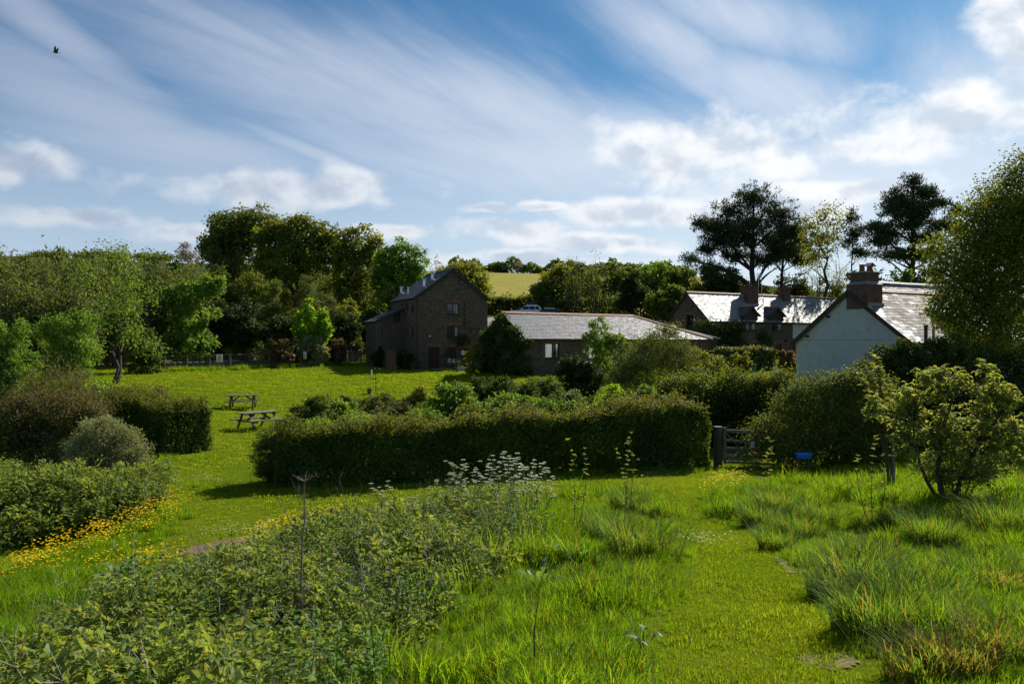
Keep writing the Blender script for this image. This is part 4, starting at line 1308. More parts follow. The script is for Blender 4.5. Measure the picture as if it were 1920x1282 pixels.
    # pipes in front of the slope
    for px, pt, r, mat in ((1737.5, 609, 0.09, 'black'), (1748.5, 597, 0.075, 'lead')):
        x = f.xat(px, -0.55); zt2 = f.zat(pt, x, -0.55)
        if mat == 'lead':
            x = f.xat(px, -0.45)
        p = MB(); p.cyl((x, -0.5, 0.4), (x, -0.5, zt2 - 0.04), r, n=10); p.cyl((x, -0.5, zt2 - 0.1), (x, -0.5, zt2), r * 1.35, r * 1.25, n=10)
        if mat == 'black':
            p.cyl((x, -0.5, zt2 - 0.2), (x, -0.5, zt2 - 0.16), r * 1.4, n=10)
        p.build('flue', M[mat], t)

    # taller house behind
    g = Frame(*f.world(6.0, 4.6), 29.0, 0.9)
    t2 = g.root('tall_house', 'taller house with dark ridge and slates rising behind the whitewashed cottage', 'building')
    W2, L2 = 4.4, 9.0
    zr2 = g.zat(532.5, 1.0, W2 / 2); sl2 = 1.0; ze2 = zr2 - sl2 * W2 / 2
    b2 = MB(); b2.add([(0, 0, -0.9), (0, W2, -0.9), (0, W2, ze2), (0, W2 / 2, zr2), (0, 0, ze2)], [(0, 1, 2, 3, 4)])
    b2.quad((0, 0, -0.9), (L2, 0, -0.9), (L2, 0, ze2), (0, 0, ze2)); b2.quad((0, W2, -0.9), (L2, W2, -0.9), (L2, W2, ze2), (0, W2, ze2)); b2.add([(L2, 0, -0.9), (L2, W2, -0.9), (L2, W2, ze2), (L2, W2 / 2, zr2), (L2, 0, ze2)], [(0, 1, 2, 3, 4)])
    b2.build('wall', M['white_wall'], t2)
    a0 = (-0.1, -0.2, ze2 - 0.1)
    r3 = roof_deck(t2, [[a0, (L2, -0.2, ze2 - 0.1), (L2, W2 / 2, zr2 + 0.06), (-0.1, W2 / 2, zr2 + 0.06)], [(-0.1, W2 / 2, zr2 + 0.06), (L2, W2 / 2, zr2 + 0.06), (L2, W2 + 0.2, ze2 - 0.1), (-0.1, W2 + 0.2, ze2 - 0.1)]])
    slate_mesh('slate_covering', r3, 'slate_bright', slate_field(a0, (1, 0, 0), (0, W2 / 2 + 0.2, zr2 + 0.16 - ze2), L2, math.hypot(W2 / 2 + 0.2, zr2 + 0.16 - ze2), 0.4, 0.22, jit=1.2))
    ridge_tiles(r3, (-0.1, W2 / 2, zr2 + 0.08), (L2, W2 / 2, zr2 + 0.08), 'ridge_dark', n=16, h=0.1)
    return f


def zf_(y, Wd, ze, sl):
    return ze + sl * min(y, Wd - y)


MILL = make_mill()
BARN = make_barn()
FARM = make_farm()
COTT = make_cottage()

# ------------------------------------------------------------------ vegetation helpers
def unit(a):
    return a / np.maximum(np.linalg.norm(a, axis=-1, keepdims=True), 1e-9)


class Geo:
    """collects triangles with the per-vertex values rnd and yng"""
    def __init__(self):
        self.V, self.F, self.r, self.y, self.n = [], [], [], [], 0

    def add(self, V, F, r=None, y=None):
        V = np.asarray(V, float).reshape(-1, 3)
        self.V.append(V); self.F.append(np.asarray(F).reshape(-1, 3) + self.n)
        k = len(V)
        self.r.append(np.zeros(k) if r is None else np.broadcast_to(r, (k,)))
        self.y.append(np.zeros(k) if y is None else np.broadcast_to(y, (k,)))
        self.n += k

    def mesh(self, name, mat, smooth=False):
        if not self.V:
            self.add([(0, 0, 0), (0.001, 0, 0), (0, 0.001, 0)], [(0, 1, 2)])
        return mesh_np(name, np.concatenate(self.V), np.concatenate(self.F), mat, {'rnd': np.concatenate(self.r), 'yng': np.concatenate(self.y)}, smooth)

    def build(self, name, mat, parent=None, smooth=False):
        return link(name, self.mesh(name, mat, smooth), parent)

    # -- shapes
    def leaves(self, P, N, U, L, W, fold=0.18, r=None, y=None):
        """flat folded leaves, two triangles each"""
        n = len(P)
        U = unit(U - N * (U * N).sum(-1, keepdims=True)); S_ = np.cross(N, U)
        L = np.broadcast_to(L, (n,))[:, None]; W = np.broadcast_to(W, (n,))[:, None]
        a, c = P, P + U * L
        m = P + U * L * 0.45 + N * W * fold
        V = np.stack([a, m + S_ * W / 2, c, m - S_ * W / 2], 1).reshape(-1, 3)
        i = np.arange(n)[:, None] * 4
        F = np.concatenate([i + [0, 1, 2], i + [0, 2, 3]], 0)
        self.add(V, F, None if r is None else np.repeat(r, 4), None if y is None else np.repeat(y, 4))

    def leaves8(self, P, N, U, L, W, fold=0.2, droop=0.25, r=None, y=None):
        """near leaves: pointed oval with a folded, drooping blade, eight triangles"""
        n = len(P)
        U = unit(U - N * (U * N).sum(-1, keepdims=True)); S_ = np.cross(N, U)
        L = np.broadcast_to(L, (n,))[:, None]; W = np.broadcast_to(W, (n,))[:, None]
        m1, m2 = P + U * L * 0.33 + N * L * droop * 0.25, P + U * L * 0.68 + N * L * droop * 0.1
        tip = P + U * L - N * L * droop * 0.3
        up = N * W * fold
        V = np.stack([P, m1, m2, tip, m1 + S_ * W * 0.46 + up, m2 + S_ * W * 0.42 + up, m1 - S_ * W * 0.46 + up, m2 - S_ * W * 0.42 + up], 1).reshape(-1, 3)
        i = np.arange(n)[:, None] * 8
        F = np.concatenate([i + t for t in ([0, 4, 1], [1, 4, 5], [1, 5, 2], [2, 5, 3], [0, 1, 6], [1, 7, 6], [1, 2, 7], [2, 3, 7])], 0)
        self.add(V, F, None if r is None else np.repeat(r, 8), None if y is None else np.repeat(y, 8))

    def tube(self, pts, rad, s=5):
        p = np.asarray(pts, float); rad = np.broadcast_to(rad, (len(p),))
        t = unit(np.gradient(p, axis=0))
        ref = np.array([0.31, 0.17, 0.93]) if abs(t[:, 2]).mean() < 0.9 else np.array([1.0, 0.1, 0.0])
        a = unit(np.cross(t, ref)); b = np.cross(t, a)
        th = np.arange(s) * 2 * np.pi / s
        V = (p[:, None] + (a[:, None] * np.cos(th)[None, :, None] + b[:, None] * np.sin(th)[None, :, None]) * rad[:, None, None]).reshape(-1, 3)
        k = len(p)
        i = (np.arange(k - 1)[:, None] * s + np.arange(s)[None]); j = (np.arange(k - 1)[:, None] * s + (np.arange(s)[None] + 1) % s)
        F = np.concatenate([np.stack([i, j, j + s], -1).reshape(-1, 3), np.stack([i, j + s, i + s], -1).reshape(-1, 3)])
        self.add(V, F)

    def curve(self, p0, p1, r0, r1, bend, rng, k=5, s=4):
        p0, p1 = np.asarray(p0, float), np.asarray(p1, float)
        t = np.linspace(0, 1, k)[:, None]
        d = np.linalg.norm(p1 - p0)
        off = rng.normal(0, 1, 3) * 0.10 * d + np.array(bend) * d
        p = p0 + (p1 - p0) * t + off * (4 * t * (1 - t)) * 0.5
        self.tube(p, np.linspace(r0, r1, k), s)
        return p


def rand_dirs(n, rng):
    return unit(rng.normal(size=(n, 3)))


def blob_points(blobs, n, rng, shell=0.30, lobes=0.28):
    """points in a lumpy union of ellipsoids, most of them near the outside; returns points and outward directions"""
    B = np.array(blobs, float)
    w = (B[:, 3] * B[:, 4] * B[:, 5]) ** (2 / 3.0)
    idx = rng.choice(len(B), n, p=w / w.sum())
    d = rand_dirs(n, rng)
    Ld = rand_dirs(7, rng)
    lump = 0.86 + lobes * np.exp(7 * (d @ Ld.T - 1)).max(1)
    f = np.clip(1 - np.abs(rng.normal(0, shell, n)), 0.1, 1) * lump
    p = B[idx, :3] + d * B[idx, 3:6] * f[:, None]
    # points deep inside another ellipsoid are pushed out rather than wasted
    return p, d


def foliage(g, C, O, per, cl_r, L, W, rng, up=0.5, out=0.7, droop=0.3, yng=None, big=False, flat=0.75):
    """a clump of leaves round every centre"""
    n = len(C) * per
    c = np.repeat(C, per, 0); o = np.repeat(O, per, 0)
    off = rng.normal(0, 1, (n, 3)) * np.array([1, 1, flat]) * cl_r * 0.55
    p = c + off
    N = unit(rng.normal(0, 0.75, (n, 3)) + o * out + np.array([0, 0, up]))
    U = rng.normal(0, 1, (n, 3)) + o * 0.5 + unit(off + 1e-6) * 0.8 - np.array([0, 0, droop])
    s = rng.uniform(0.65, 1.25, n)
    r = np.clip(np.repeat(rng.uniform(0, 0.55, len(C)), per) + rng.uniform(0, 0.45, n), 0, 1)
    y = None
    if yng is not None:
        y = np.clip(yng(p) * rng.uniform(0.2, 1.3, n), 0, 1)
    (g.leaves8 if big else g.leaves)(p, N, U, L * s, W * s, r=r, y=y)


SEED = [11]


def px_blobs(D, base, items, depth=0.85, rng=None, spread=0.0):
    """ellipsoids given where they show in the photo (px, py, rx, ry[, dy]) as metres relative to the base"""
    out = []
    for it in items:
        px, py, rx, ry = it[:4]
        dy = it[4] if len(it) > 4 else (rng.uniform(-1, 1) * spread if rng is not None else 0)
        x, y, z = P(px, py, D)
        k = D / FX
        out.append((x - base[0], y - base[1] + dy, z - base[2], rx * k, rx * k * depth, ry * k))
    return out


def auto_blobs(zb, zt, rx, rng, depth=0.85, n=8):
    """an uneven crown: a core and satellites of very different size, some standing proud at the top"""
    rz = (zt - zb) / 2
    zc = (zb + zt) / 2
    out = [(0, 0, zc - 0.1 * rz, rx * 0.62, rx * 0.62 * depth, rz * 0.72)]
    for i in range(n):
        a = 2 * math.pi * (i + rng.uniform(0, 0.9)) / n
        e = rng.uniform(-0.8, 0.8)
        s = rng.uniform(0.22, 0.50)
        h = math.sqrt(max(0, 1 - e * e)) * rng.uniform(0.8, 1.1)
        out.append((math.cos(a) * h * rx * (1 - s), math.sin(a) * h * rx * depth * (1 - s), zc + e * rz * (1 - s), rx * s, rx * s * depth, rz * s * rng.uniform(0.8, 1.2)))
    for _ in range(2):
        s = rng.uniform(0.2, 0.34)
        out.append((rng.uniform(-.45, .45) * rx, 0, zt - rz * s * rng.uniform(0.9, 1.3), rx * s, rx * s, rz * s))
    return out


def tree(name, label, cat, px, D, top, hw, mat, n=4500, leaf=0.22, aspect=0.7, trunk=0.22, bot=None, bark='bark', group=None, blobs=None, limbs=9, per=22, cl=None, shell=0.3,
         depth=0.85, base=None, lobes=0.28, twigs=True, big=False, droop=0.3, up=0.5, yng=None, stems=1, basepx=None, straight=False, parts=('trunk', 'crown')):
    """a tree or a shrub: tapered trunk(s), limbs and twigs that reach every clump, and a crown of leaf-sized faces"""
    SEED[0] += 1
    rng = np.random.default_rng(SEED[0])
    x = ((basepx or px) - 960) / FX * D
    b = base or (x, D, gz(x, D))
    zt = CZ - (top - 641) / FX * D - b[2]
    zb = 0.15 if bot is None else CZ - (bot - 641) / FX * D - b[2]
    rx = hw / FX * D
    B = px_blobs(D, b, blobs, depth, rng, rx * 0.15) if blobs else auto_blobs(zb, zt, rx, rng, depth)
    zt = max(q[2] + q[5] for q in B)
    if parts[0] == 'stem' and bot is None and depth > 0.2:      # shrubs reach the ground
        lo = min(q[2] - q[5] for q in B)
        w_ = max(abs(q[0]) + q[3] for q in B)
        if lo > 0.1:
            B.append((0, 0, max(0.25, lo * 0.6), w_ * 0.75, w_ * 0.75 * depth, max(0.3, lo * 0.75)))
    t = thing(name, label, cat, b, 0, group)
    if leaf < 0.5:
        n, leaf, per = int(n * 1.75), leaf * 1.32, int(per * 1.3)
    nc = max(8, n // per)
    C, O = blob_points(B, nc, rng, shell, lobes)
    C[:, 2] = np.maximum(C[:, 2], 0.04)
    clr = cl or max(0.10, rx * 0.115)
    g = Geo()
    foliage(g, C, O, per, clr, leaf, leaf * aspect, rng, up=up, droop=droop, yng=yng, big=big)
    g.build(parts[1], M[mat], t)
    w = Geo()
    cen = np.array([[q[0], q[1], q[2]] for q in B]).mean(0)
    tops = []
    for s in range(stems):
        o0 = np.array([0, 0, -0.25]) + (np.array([*rng.normal(0, 0.12, 2), 0]) * (trunk * 4 if stems > 1 else 0))
        o1 = np.array([cen[0] * 0.8, cen[1] * 0.8, zt * 0.80]) + (np.array([*rng.normal(0, 0.35, 2), 0]) * rx if stems > 1 else np.zeros(3))
        if straight:
            o1 = np.array([B[0][0], B[0][1], B[0][2] + B[0][5] * 0.6])
        k = 8
        tt = np.linspace(0, 1, k)[:, None]
        p = o0 + (o1 - o0) * tt + np.concatenate([np.zeros((1, 3)), rng.normal(0, (0.006 if straight else 0.018) * zt, (k - 1, 3))])
        p[1:] += (np.array([cen[0], cen[1], 0]) * 0.0)
        w.tube(p, np.maximum(trunk * (1 - tt[:, 0]) ** 0.8, trunk * 0.12) * (1.0 + 0.5 * (tt[:, 0] < 0.05)), 8 if trunk > 0.12 else 5)
        tops.append(p)
    sk = np.concatenate([q[2:] for q in tops])
    skr = np.concatenate([np.maximum(trunk * (1 - np.linspace(0, 1, 8)) ** 0.8, trunk * 0.12)[2:] for _ in tops])
    # limbs towards far-apart clumps
    idx = [int(rng.integers(nc))]
    dist = np.linalg.norm(C - C[idx[0]], axis=1)
    for _ in range(limbs - 1):
        i = int(dist.argmax()); idx.append(i)
        dist = np.minimum(dist, np.linalg.norm(C - C[i], axis=1))
    pts, rr = [sk], [skr]
    for i in idx:
        q = C[i]
        hd = np.linalg.norm(sk[:, :2] - q[:2], axis=1)
        cost = np.abs(sk[:, 2] - (q[2] - 0.75 * hd)) + 0.2 * hd
        j = int(cost.argmin())
        r0 = skr[j] * 0.55
        p = w.curve(sk[j], q, r0, max(r0 * 0.2, 0.008), (0, 0, 0.18), rng, k=7, s=5)
        pts.append(p[1:]); rr.append(np.linspace(r0, r0 * 0.2, 7)[1:])
    if twigs:
        A = np.concatenate(pts); RR = np.concatenate(rr)
        for q in C[:: max(1, nc // 170)]:
            dd = np.linalg.norm(A - q, axis=1) + 1.2 * np.maximum(A[:, 2] - q[2], 0)
            j = int(dd.argmin())
            w.curve(A[j], q, min(RR[j] * 0.6, 0.05), max(0.006, RR[j] * 0.15), (0, 0, 0.12), rng, k=4, s=3)
    w.build(parts[0], M[bark], t)
    return t


def shrub(name, label, px, D, top, hw, mat, **k):
    k.setdefault('trunk', 0.04); k.setdefault('stems', 3); k.setdefault('limbs', 6); k.setdefault('bark', 'twig'); k.setdefault('parts', ('stem', 'foliage'))
    return tree(name, label, k.pop('cat', 'shrub'), px, D, top, hw, mat, **k)


def twig_bush(name, label, cat, px, D, top, hw, mat, nst=60, n=2500, leaf=0.12, aspect=0.35, bark='twig', group=None, r0=0.02, spread=0.9, base=None, up=1.0, start=0.3, gather=0.35):
    """many upright stems from the ground, thinly leaved along their upper parts"""
    n, leaf, aspect = int(n * 2.2), leaf * 1.3, aspect * 1.15
    SEED[0] += 1
    rng = np.random.default_rng(SEED[0])
    x = (px - 960) / FX * D
    b = base or (x, D, gz(x, D))
    H = CZ - (top - 641) / FX * D - b[2]
    rx = hw / FX * D
    t = thing(name, label, cat, b, 0, group)
    w, g = Geo(), Geo()
    tips = []
    for i in range(nst):
        a, rad = rng.uniform(0, 2 * math.pi), math.sqrt(rng.uniform()) * rx
        d = np.array([math.cos(a), math.sin(a) * 0.7, 0])
        h = H * (1 - 0.45 * (rad / rx) ** 2) * rng.uniform(0.72, 1.0)
        p0 = d * rad * gather - np.array([0, 0, 0.15])
        p1 = d * rad * spread + np.array([0, 0, h])
        p = w.curve(p0, p1, r0, r0 * 0.15, d * 0.10, rng, k=6, s=3)
        tips.append(p)
        for _ in range(3):
            j = rng.integers(2, 5)
            q = p[j] + np.array([*rng.normal(0, 0.12, 2), rng.uniform(0.1, 0.25)]) * H * 0.8
            tips.append(w.curve(p[j], q, r0 * 0.4, r0 * 0.1, (0, 0, 0), rng, k=4, s=3))
    A = np.concatenate([q[int(len(q) * start):] for q in tips])
    i = rng.integers(len(A), size=n)
    c = A[i] + rng.normal(0, 1, (n, 3)) * leaf * 1.1
    N = unit(rng.normal(0, 1, (n, 3)) + [0, 0, 0.4])
    U = rng.normal(0, 0.8, (n, 3)) + [0, 0, up]
    s = rng.uniform(0.6, 1.3, n)
    g.leaves(c, N, U, leaf * s, leaf * aspect * s, r=rng.uniform(0, 1, n))
    w.build('stem', M[bark], t)
    g.build('foliage', M[mat], t)
    return t


def hedge(name, label, line, width, height, mat, n, leaf=0.055, aspect=0.7, yfun=None, top_round=0.32, rough=0.12, seed=3, shag=0.04):
    """a clipped hedge along a ground line: leaves thick on top, sides and ends, stems inside"""
    n, leaf = int(n * 1.7), leaf * 1.3
    rng = np.random.default_rng(seed)
    L = np.array(line, float)
    seg = np.linalg.norm(np.diff(L, axis=0), axis=1)
    cum = np.concatenate([[0], np.cumsum(seg)])
    tot = cum[-1]
    b = (L[0, 0], L[0, 1], gz(L[0, 0], L[0, 1]))
    t = thing(name, label, 'hedge', b)

    def at(s):
        s = np.clip(s, 0, tot)
        i = np.clip(np.searchsorted(cum, s, 'right') - 1, 0, len(seg) - 1)
        d = (L[i + 1] - L[i]) / seg[i][:, None]
        return L[i] + d * (s - cum[i])[:, None], d
    hf = height if callable(height) else (lambda s: np.full_like(s, height))
    h0 = float(hf(np.array([tot / 2]))[0])
    areas = np.array([tot * h0, tot * width, tot * h0 * 0.7, width * h0, width * h0])
    face = rng.choice(5, n, p=areas / areas.sum())
    s = rng.uniform(0, tot, n); u = rng.uniform(-.5, .5, n) * width; v = rng.uniform(0.0, 1, n) ** 0.9
    dep = np.abs(rng.normal(0, 0.24, n))
    s = np.where(face == 3, dep, np.where(face == 4, tot - dep, s))
    u = np.where(face == 0, -width / 2 + dep, np.where(face == 2, width / 2 - dep, u))
    v = np.where(face == 1, 1 - dep / h0, v)
    q, d = at(s)
    nrm = np.stack([-d[:, 1], d[:, 0]], 1)        # points away from the front
    h = hf(s)
    z = v * h
    # round shoulders, slow bulges, ragged shoots
    sh = np.clip((z - (h - top_round)) / top_round, 0, 1)
    u = u * (1 - 0.18 * sh ** 2)
    bul = rough * (np.sin(s * 2.1 + 2 * np.sin(z * 2)) + np.sin(s * 5.3 + z * 4.1 + 1) * 0.5 + 0.6 * np.sin(s * 0.7))
    u = u + np.sign(u) * bul * (np.abs(u) > width * 0.25)
    z = z + (face == 1) * (bul * 0.6 + 0.09 * np.sin(s * 2.9 + 2 * np.sin(s * 1.1)) + 0.05 * np.sin(s * 7.3) + rng.exponential(shag, n))
    x = q[:, 0] + nrm[:, 0] * u; y = q[:, 1] + nrm[:, 1] * u
    gzv = gz(x, y)
    p = np.stack([x, y, gzv + np.maximum(z, 0.03)], 1) - np.array(b)
    O = np.zeros((n, 3))
    O[:, :2] = nrm * np.where(face == 0, -1.0, np.where(face == 2, 1.0, 0))[:, None] + d * np.where(face == 3, -1.0, np.where(face == 4, 1.0, 0))[:, None]
    O[:, 2] = (face == 1)
    N = unit(rng.normal(0, 0.6, (n, 3)) + O * 0.9 + [0, 0, 0.35])
    U = rng.normal(0, 1, (n, 3)) + O * 0.6 + np.stack([np.zeros(n), np.zeros(n), np.where(face == 1, 0.8, -0.3)], 1)
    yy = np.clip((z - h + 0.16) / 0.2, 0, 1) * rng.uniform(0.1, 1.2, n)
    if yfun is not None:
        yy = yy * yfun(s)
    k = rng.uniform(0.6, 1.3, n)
    g = Geo()
    g.leaves(p, N, U, leaf * k, leaf * aspect * k, r=rng.uniform(0, 1, n), y=np.clip(yy, 0, 1))
    g.build('foliage', M[mat], t)
    w = Geo()
    for _ in range(int(tot * 7)):
        ss = rng.uniform(0, tot, 1); q1, d1 = at(ss); hh = float(hf(ss)[0])
        n1 = np.array([-d1[0, 1], d1[0, 0]]); a = q1[0] + n1 * rng.uniform(-.2, .2) * width; e = q1[0] + n1 * rng.uniform(-.42, .42) * width + d1[0] * rng.uniform(-.3, .3)
        w.curve(np.array([*a, gz(a[0], a[1]) - 0.1]) - b, np.array([*e, gz(e[0], e[1]) + hh * rng.uniform(0.7, 0.97)]) - b, 0.025, 0.006, (0, 0, 0), rng, k=4, s=3)
    w.build('stem', M['bark'], t)
    return t


def pine(name, label, px, D, items, trunk, n=6500, lean=0.0, leaf=0.36, basepx=None, limbs=16, topz=None):
    items = [(a, b, c, d * 0.85) for a, b, c, d in items]
    t = tree(name, label, 'pine tree', px, D, items[0][1] - items[0][3], 60, 'l_pine', n=n, leaf=leaf, aspect=0.24, trunk=trunk, bark='bark_pine', blobs=items, limbs=limbs, per=18, cl=0.42, shell=0.6,
             depth=0.8, lobes=0.45, droop=-1.3, up=0.1, basepx=basepx, straight=True)
    return t


def scatter(name, label, pts, protos, scale, rng, kind='stuff', tilt=0.12, idx=None):
    """many copies of a few small plants on points; one object of ground cover"""
    n = len(pts)
    me = bpy.data.meshes.new(name)
    me.vertices.add(n)
    me.vertices.foreach_set('co', np.asarray(pts, np.float32).ravel())
    rot = np.stack([rng.normal(0, tilt, n), rng.normal(0, tilt, n), rng.uniform(0, 2 * math.pi, n)], 1)
    a = me.attributes.new('rot', 'FLOAT_VECTOR', 'POINT'); a.data.foreach_set('vector', rot.astype(np.float32).ravel())
    a = me.attributes.new('scl', 'FLOAT', 'POINT'); a.data.foreach_set('value', np.asarray(scale, np.float32))
    a = me.attributes.new('pick', 'INT', 'POINT'); a.data.foreach_set('value', (rng.integers(0, len(protos), n) if idx is None else idx).astype(np.int32))
    o = link(name, me)
    ng = bpy.data.node_groups.new(name + '_scatter', 'GeometryNodeTree')
    ng.interface.new_socket('Geometry', in_out='INPUT', socket_type='NodeSocketGeometry')
    ng.interface.new_socket('Geometry', in_out='OUTPUT', socket_type='NodeSocketGeometry')
    N = ng.nodes
    gi, go, ip = N.new('NodeGroupInput'), N.new('NodeGroupOutput'), N.new('GeometryNodeInstanceOnPoints')
    j = N.new('GeometryNodeJoinGeometry')
    for pm in reversed(protos):
        src = bpy.data.objects.new(pm.name, pm)
        oi = N.new('GeometryNodeObjectInfo')
        oi.inputs['Object'].default_value = src
        oi.inputs['As Instance'].default_value = True
        ng.links.new(oi.outputs['Geometry'], j.inputs[0])
    ng.links.new(gi.outputs[0], ip.inputs['Points'])
    ng.links.new(j.outputs[0], ip.inputs['Instance'])
    ip.inputs['Pick Instance'].default_value = True
    for nm, dt, sk in (('pick', 'INT', 'Instance Index'), ('rot', 'FLOAT_VECTOR', 'Rotation'), ('scl', 'FLOAT', 'Scale')):
        na = N.new('GeometryNodeInputNamedAttribute'); na.data_type = dt; na.inputs['Name'].default_value = nm
        ng.links.new(na.outputs['Attribute'], ip.inputs[sk])
    ng.links.new(ip.outputs[0], go.inputs[0])
    md = o.modifiers.new('scatter', 'NODES'); md.node_group = ng
    return tag(o, label, None, None, kind)


def blades(g, n, rad, h, w, rng, arch=0.5, up=1.0, yng=0.0, seg=3):
    """grass blades growing out of a small round patch"""
    a = rng.uniform(0, 2 * math.pi, n); r = np.sqrt(rng.uniform(0, 1, n)) * rad
    base = np.stack([np.cos(a) * r, np.sin(a) * r, np.full(n, -0.02)], 1)
    az = a + rng.normal(0, 0.8, n)
    d = np.stack([np.cos(az), np.sin(az), np.zeros(n)], 1)
    s = np.stack([-np.sin(az + rng.normal(0, .5, n)), np.cos(az), np.zeros(n)], 1)
    hh = h * rng.uniform(0.45, 1.1, n); out = hh * arch * rng.uniform(0.2, 1.2, n)
    ww = w * rng.uniform(0.6, 1.2, n)
    rows = []
    for k in range(seg + 1):
        t = k / seg
        c = base + d * (out * t ** 2)[:, None] + np.array([0, 0, 1]) * (hh * (t - 0.28 * arch * t ** 3))[:, None]
        if k < seg:
            rows += [c - s * (ww * (1 - t * 0.75) / 2)[:, None], c + s * (ww * (1 - t * 0.75) / 2)[:, None]]
        else:
            rows += [c]
    V = np.stack(rows, 1); m = V.shape[1]
    i = np.arange(n)[:, None] * m
    F = []
    for k in range(seg - 1):
        F += [i + [2 * k, 2 * k + 1, 2 * k + 3], i + [2 * k, 2 * k + 3, 2 * k + 2]]
    F += [i + [2 * seg - 2, 2 * seg - 1, 2 * seg]]
    rr = rng.uniform(0, 0.7, n)
    yy = (rng.uniform(0, 1, n) < yng) * rng.uniform(0.5, 1, n)
    g.add(V.reshape(-1, 3), np.concatenate(F), np.repeat(rr, m), np.repeat(yy, m))


def poly_points(poly, dens, rng, near=(0, 0), fall=None):
    """random points in an outline; dens per square metre, thinned with distance when fall is given"""
    p = np.array(poly)
    x0, y0 = p.min(0); x1, y1 = p.max(0)
    n = int((x1 - x0) * (y1 - y0) * dens)
    x = rng.uniform(x0, x1, n); y = rng.uniform(y0, y1, n)
    k = in_poly(x, y, poly)
    if fall:
        k &= rng.uniform(0, 1, n) < np.minimum(1, (fall / np.hypot(x, y)) ** 1.5)
    k &= (np.abs(x) < y * 0.78 + 1.6)          # further out it lies well beyond the view
    return x[k], y[k]


def lump(x, y, f=1.0, seed=0.0):
    return 0.5 + 0.25 * (np.sin(x * 2.1 * f + 1.7 * np.sin(y * 1.3 * f + seed)) + np.sin(y * 2.7 * f + 1.1 * np.sin(x * 1.9 * f + seed * 2)))

# ------------------------------------------------------------------ trees and shrubs, far to near
# hill top
hg = 'trees along the hill top hedge'
far_hedge = hedge('hill_hedge', 'dark hedge along the top of the hay field on the hill', [(-22, 283), (10, 282), (40, 283), (66, 290)], 3.0, lambda s: 3.2 + 1.2 * np.sin(s * 0.35) + 0.8 * np.sin(s * 0.9), 'l_mid', 2600, leaf=0.9, seed=21, rough=0.5)
tree('hill_tree', 'round dark tree standing alone on the hill top hedge', 'tree', 936, 280, 491, 17, 'l_mid', n=1200, leaf=0.8, trunk=0.3, bot=517, per=14)
tree('bare_tree', 'grey leafless tree on the hill top beside the round dark tree', 'tree', 972, 280, 490, 15, 'l_bare', n=350, leaf=0.7, aspect=0.25, trunk=0.3, per=5, bot=512, bark='bark_pale')
for px, top, hw in ((1238, 492, 34), (1195, 494, 26), (1275, 498, 30)):
    tree('hill_tree', 'pale hazy tree on the far rise beyond the spring trees', 'tree', px, 330, top, hw, 'l_far', n=1100, leaf=1.1, trunk=0.4, per=14, group='pale trees on the far rise')
for px, top, hw in ((190, 473, 60), (290, 476, 50), (100, 474, 50)):
    tree('hill_tree', 'low dark tree on the distant skyline beyond the scrub bank', 'tree', px, 285, top, hw, 'l_mid', n=1200, leaf=1.0, trunk=0.4, per=14, group='dark trees on the distant skyline')
hedge('lane_hedge', 'clipped hedge below the hay field behind the parked cars', [(-8, 121), (2, 122), (9, 123)], 2.0, 2.3, 'l_hedge', 3800, leaf=0.34, seed=22, rough=0.25, shag=0.2)
# the big trees left of the mill
tree('broad_tree', 'broad oak-like tree with a pale green crown at the outer end of the tall row', 'tree', 452, 100, 397, 80, 'l_olive', n=9000, leaf=0.30, trunk=0.5,
     blobs=[(455, 430, 62, 34), (420, 455, 40, 34), (490, 430, 40, 36), (440, 490, 60, 40), (400, 470, 24, 22)], per=26)
tree('broad_tree', 'tallest dome-shaped tree with dark olive leaves and visible crooked limbs', 'tree', 555, 94, 401, 84, 'l_oak', n=11000, leaf=0.28, trunk=0.6,
     blobs=[(560, 440, 58, 38), (510, 452, 40, 44), (610, 450, 34, 34), (560, 490, 72, 46), (505, 500, 34, 30), (626, 470, 22, 26)], per=24)
tree('broad_tree', 'upright tree with thin leaves against the sky between the dome-shaped tree and the bright one', 'tree', 668, 92, 418, 52, 'l_oak', n=6000, leaf=0.25, trunk=0.4,
     blobs=[(672, 455, 38, 36), (645, 480, 26, 34), (700, 470, 24, 34), (665, 510, 50, 44), (668, 550, 46, 40)], per=18)
tree('broad_tree', 'bright green tree with a forked dark trunk close behind the mill roof', 'tree', 748, 88, 446, 52, 'l_bright', n=7500, leaf=0.24, trunk=0.35,
     blobs=[(750, 478, 38, 32), (720, 500, 30, 36), (782, 500, 24, 36), (748, 525, 50, 42), (740, 565, 44, 36)], per=20, stems=2)
tree('spring_tree', 'yellowish spreading tree showing over the gable of the mill', 'tree', 868, 98, 486, 54, 'l_yellow', n=4200, leaf=0.25, trunk=0.3, blobs=[(868, 510, 36, 22), (838, 520, 24, 24), (898, 524, 22, 26), (870, 545, 50, 34)], per=16)
tree('bare_tree', 'thin leafless tree between the bright green tree and the mill gable', 'tree', 818, 100, 472, 18, 'l_bare', n=260, leaf=0.3, aspect=0.25, trunk=0.16, per=4, bark='bark_pale')
tree('bare_tree', 'pale bare tree rising above the scrub beside the tall row', 'tree', 352, 86, 455, 24, 'l_bare', n=420, leaf=0.3, aspect=0.25, trunk=0.18, per=4, bark='bark_pale', bot=500)
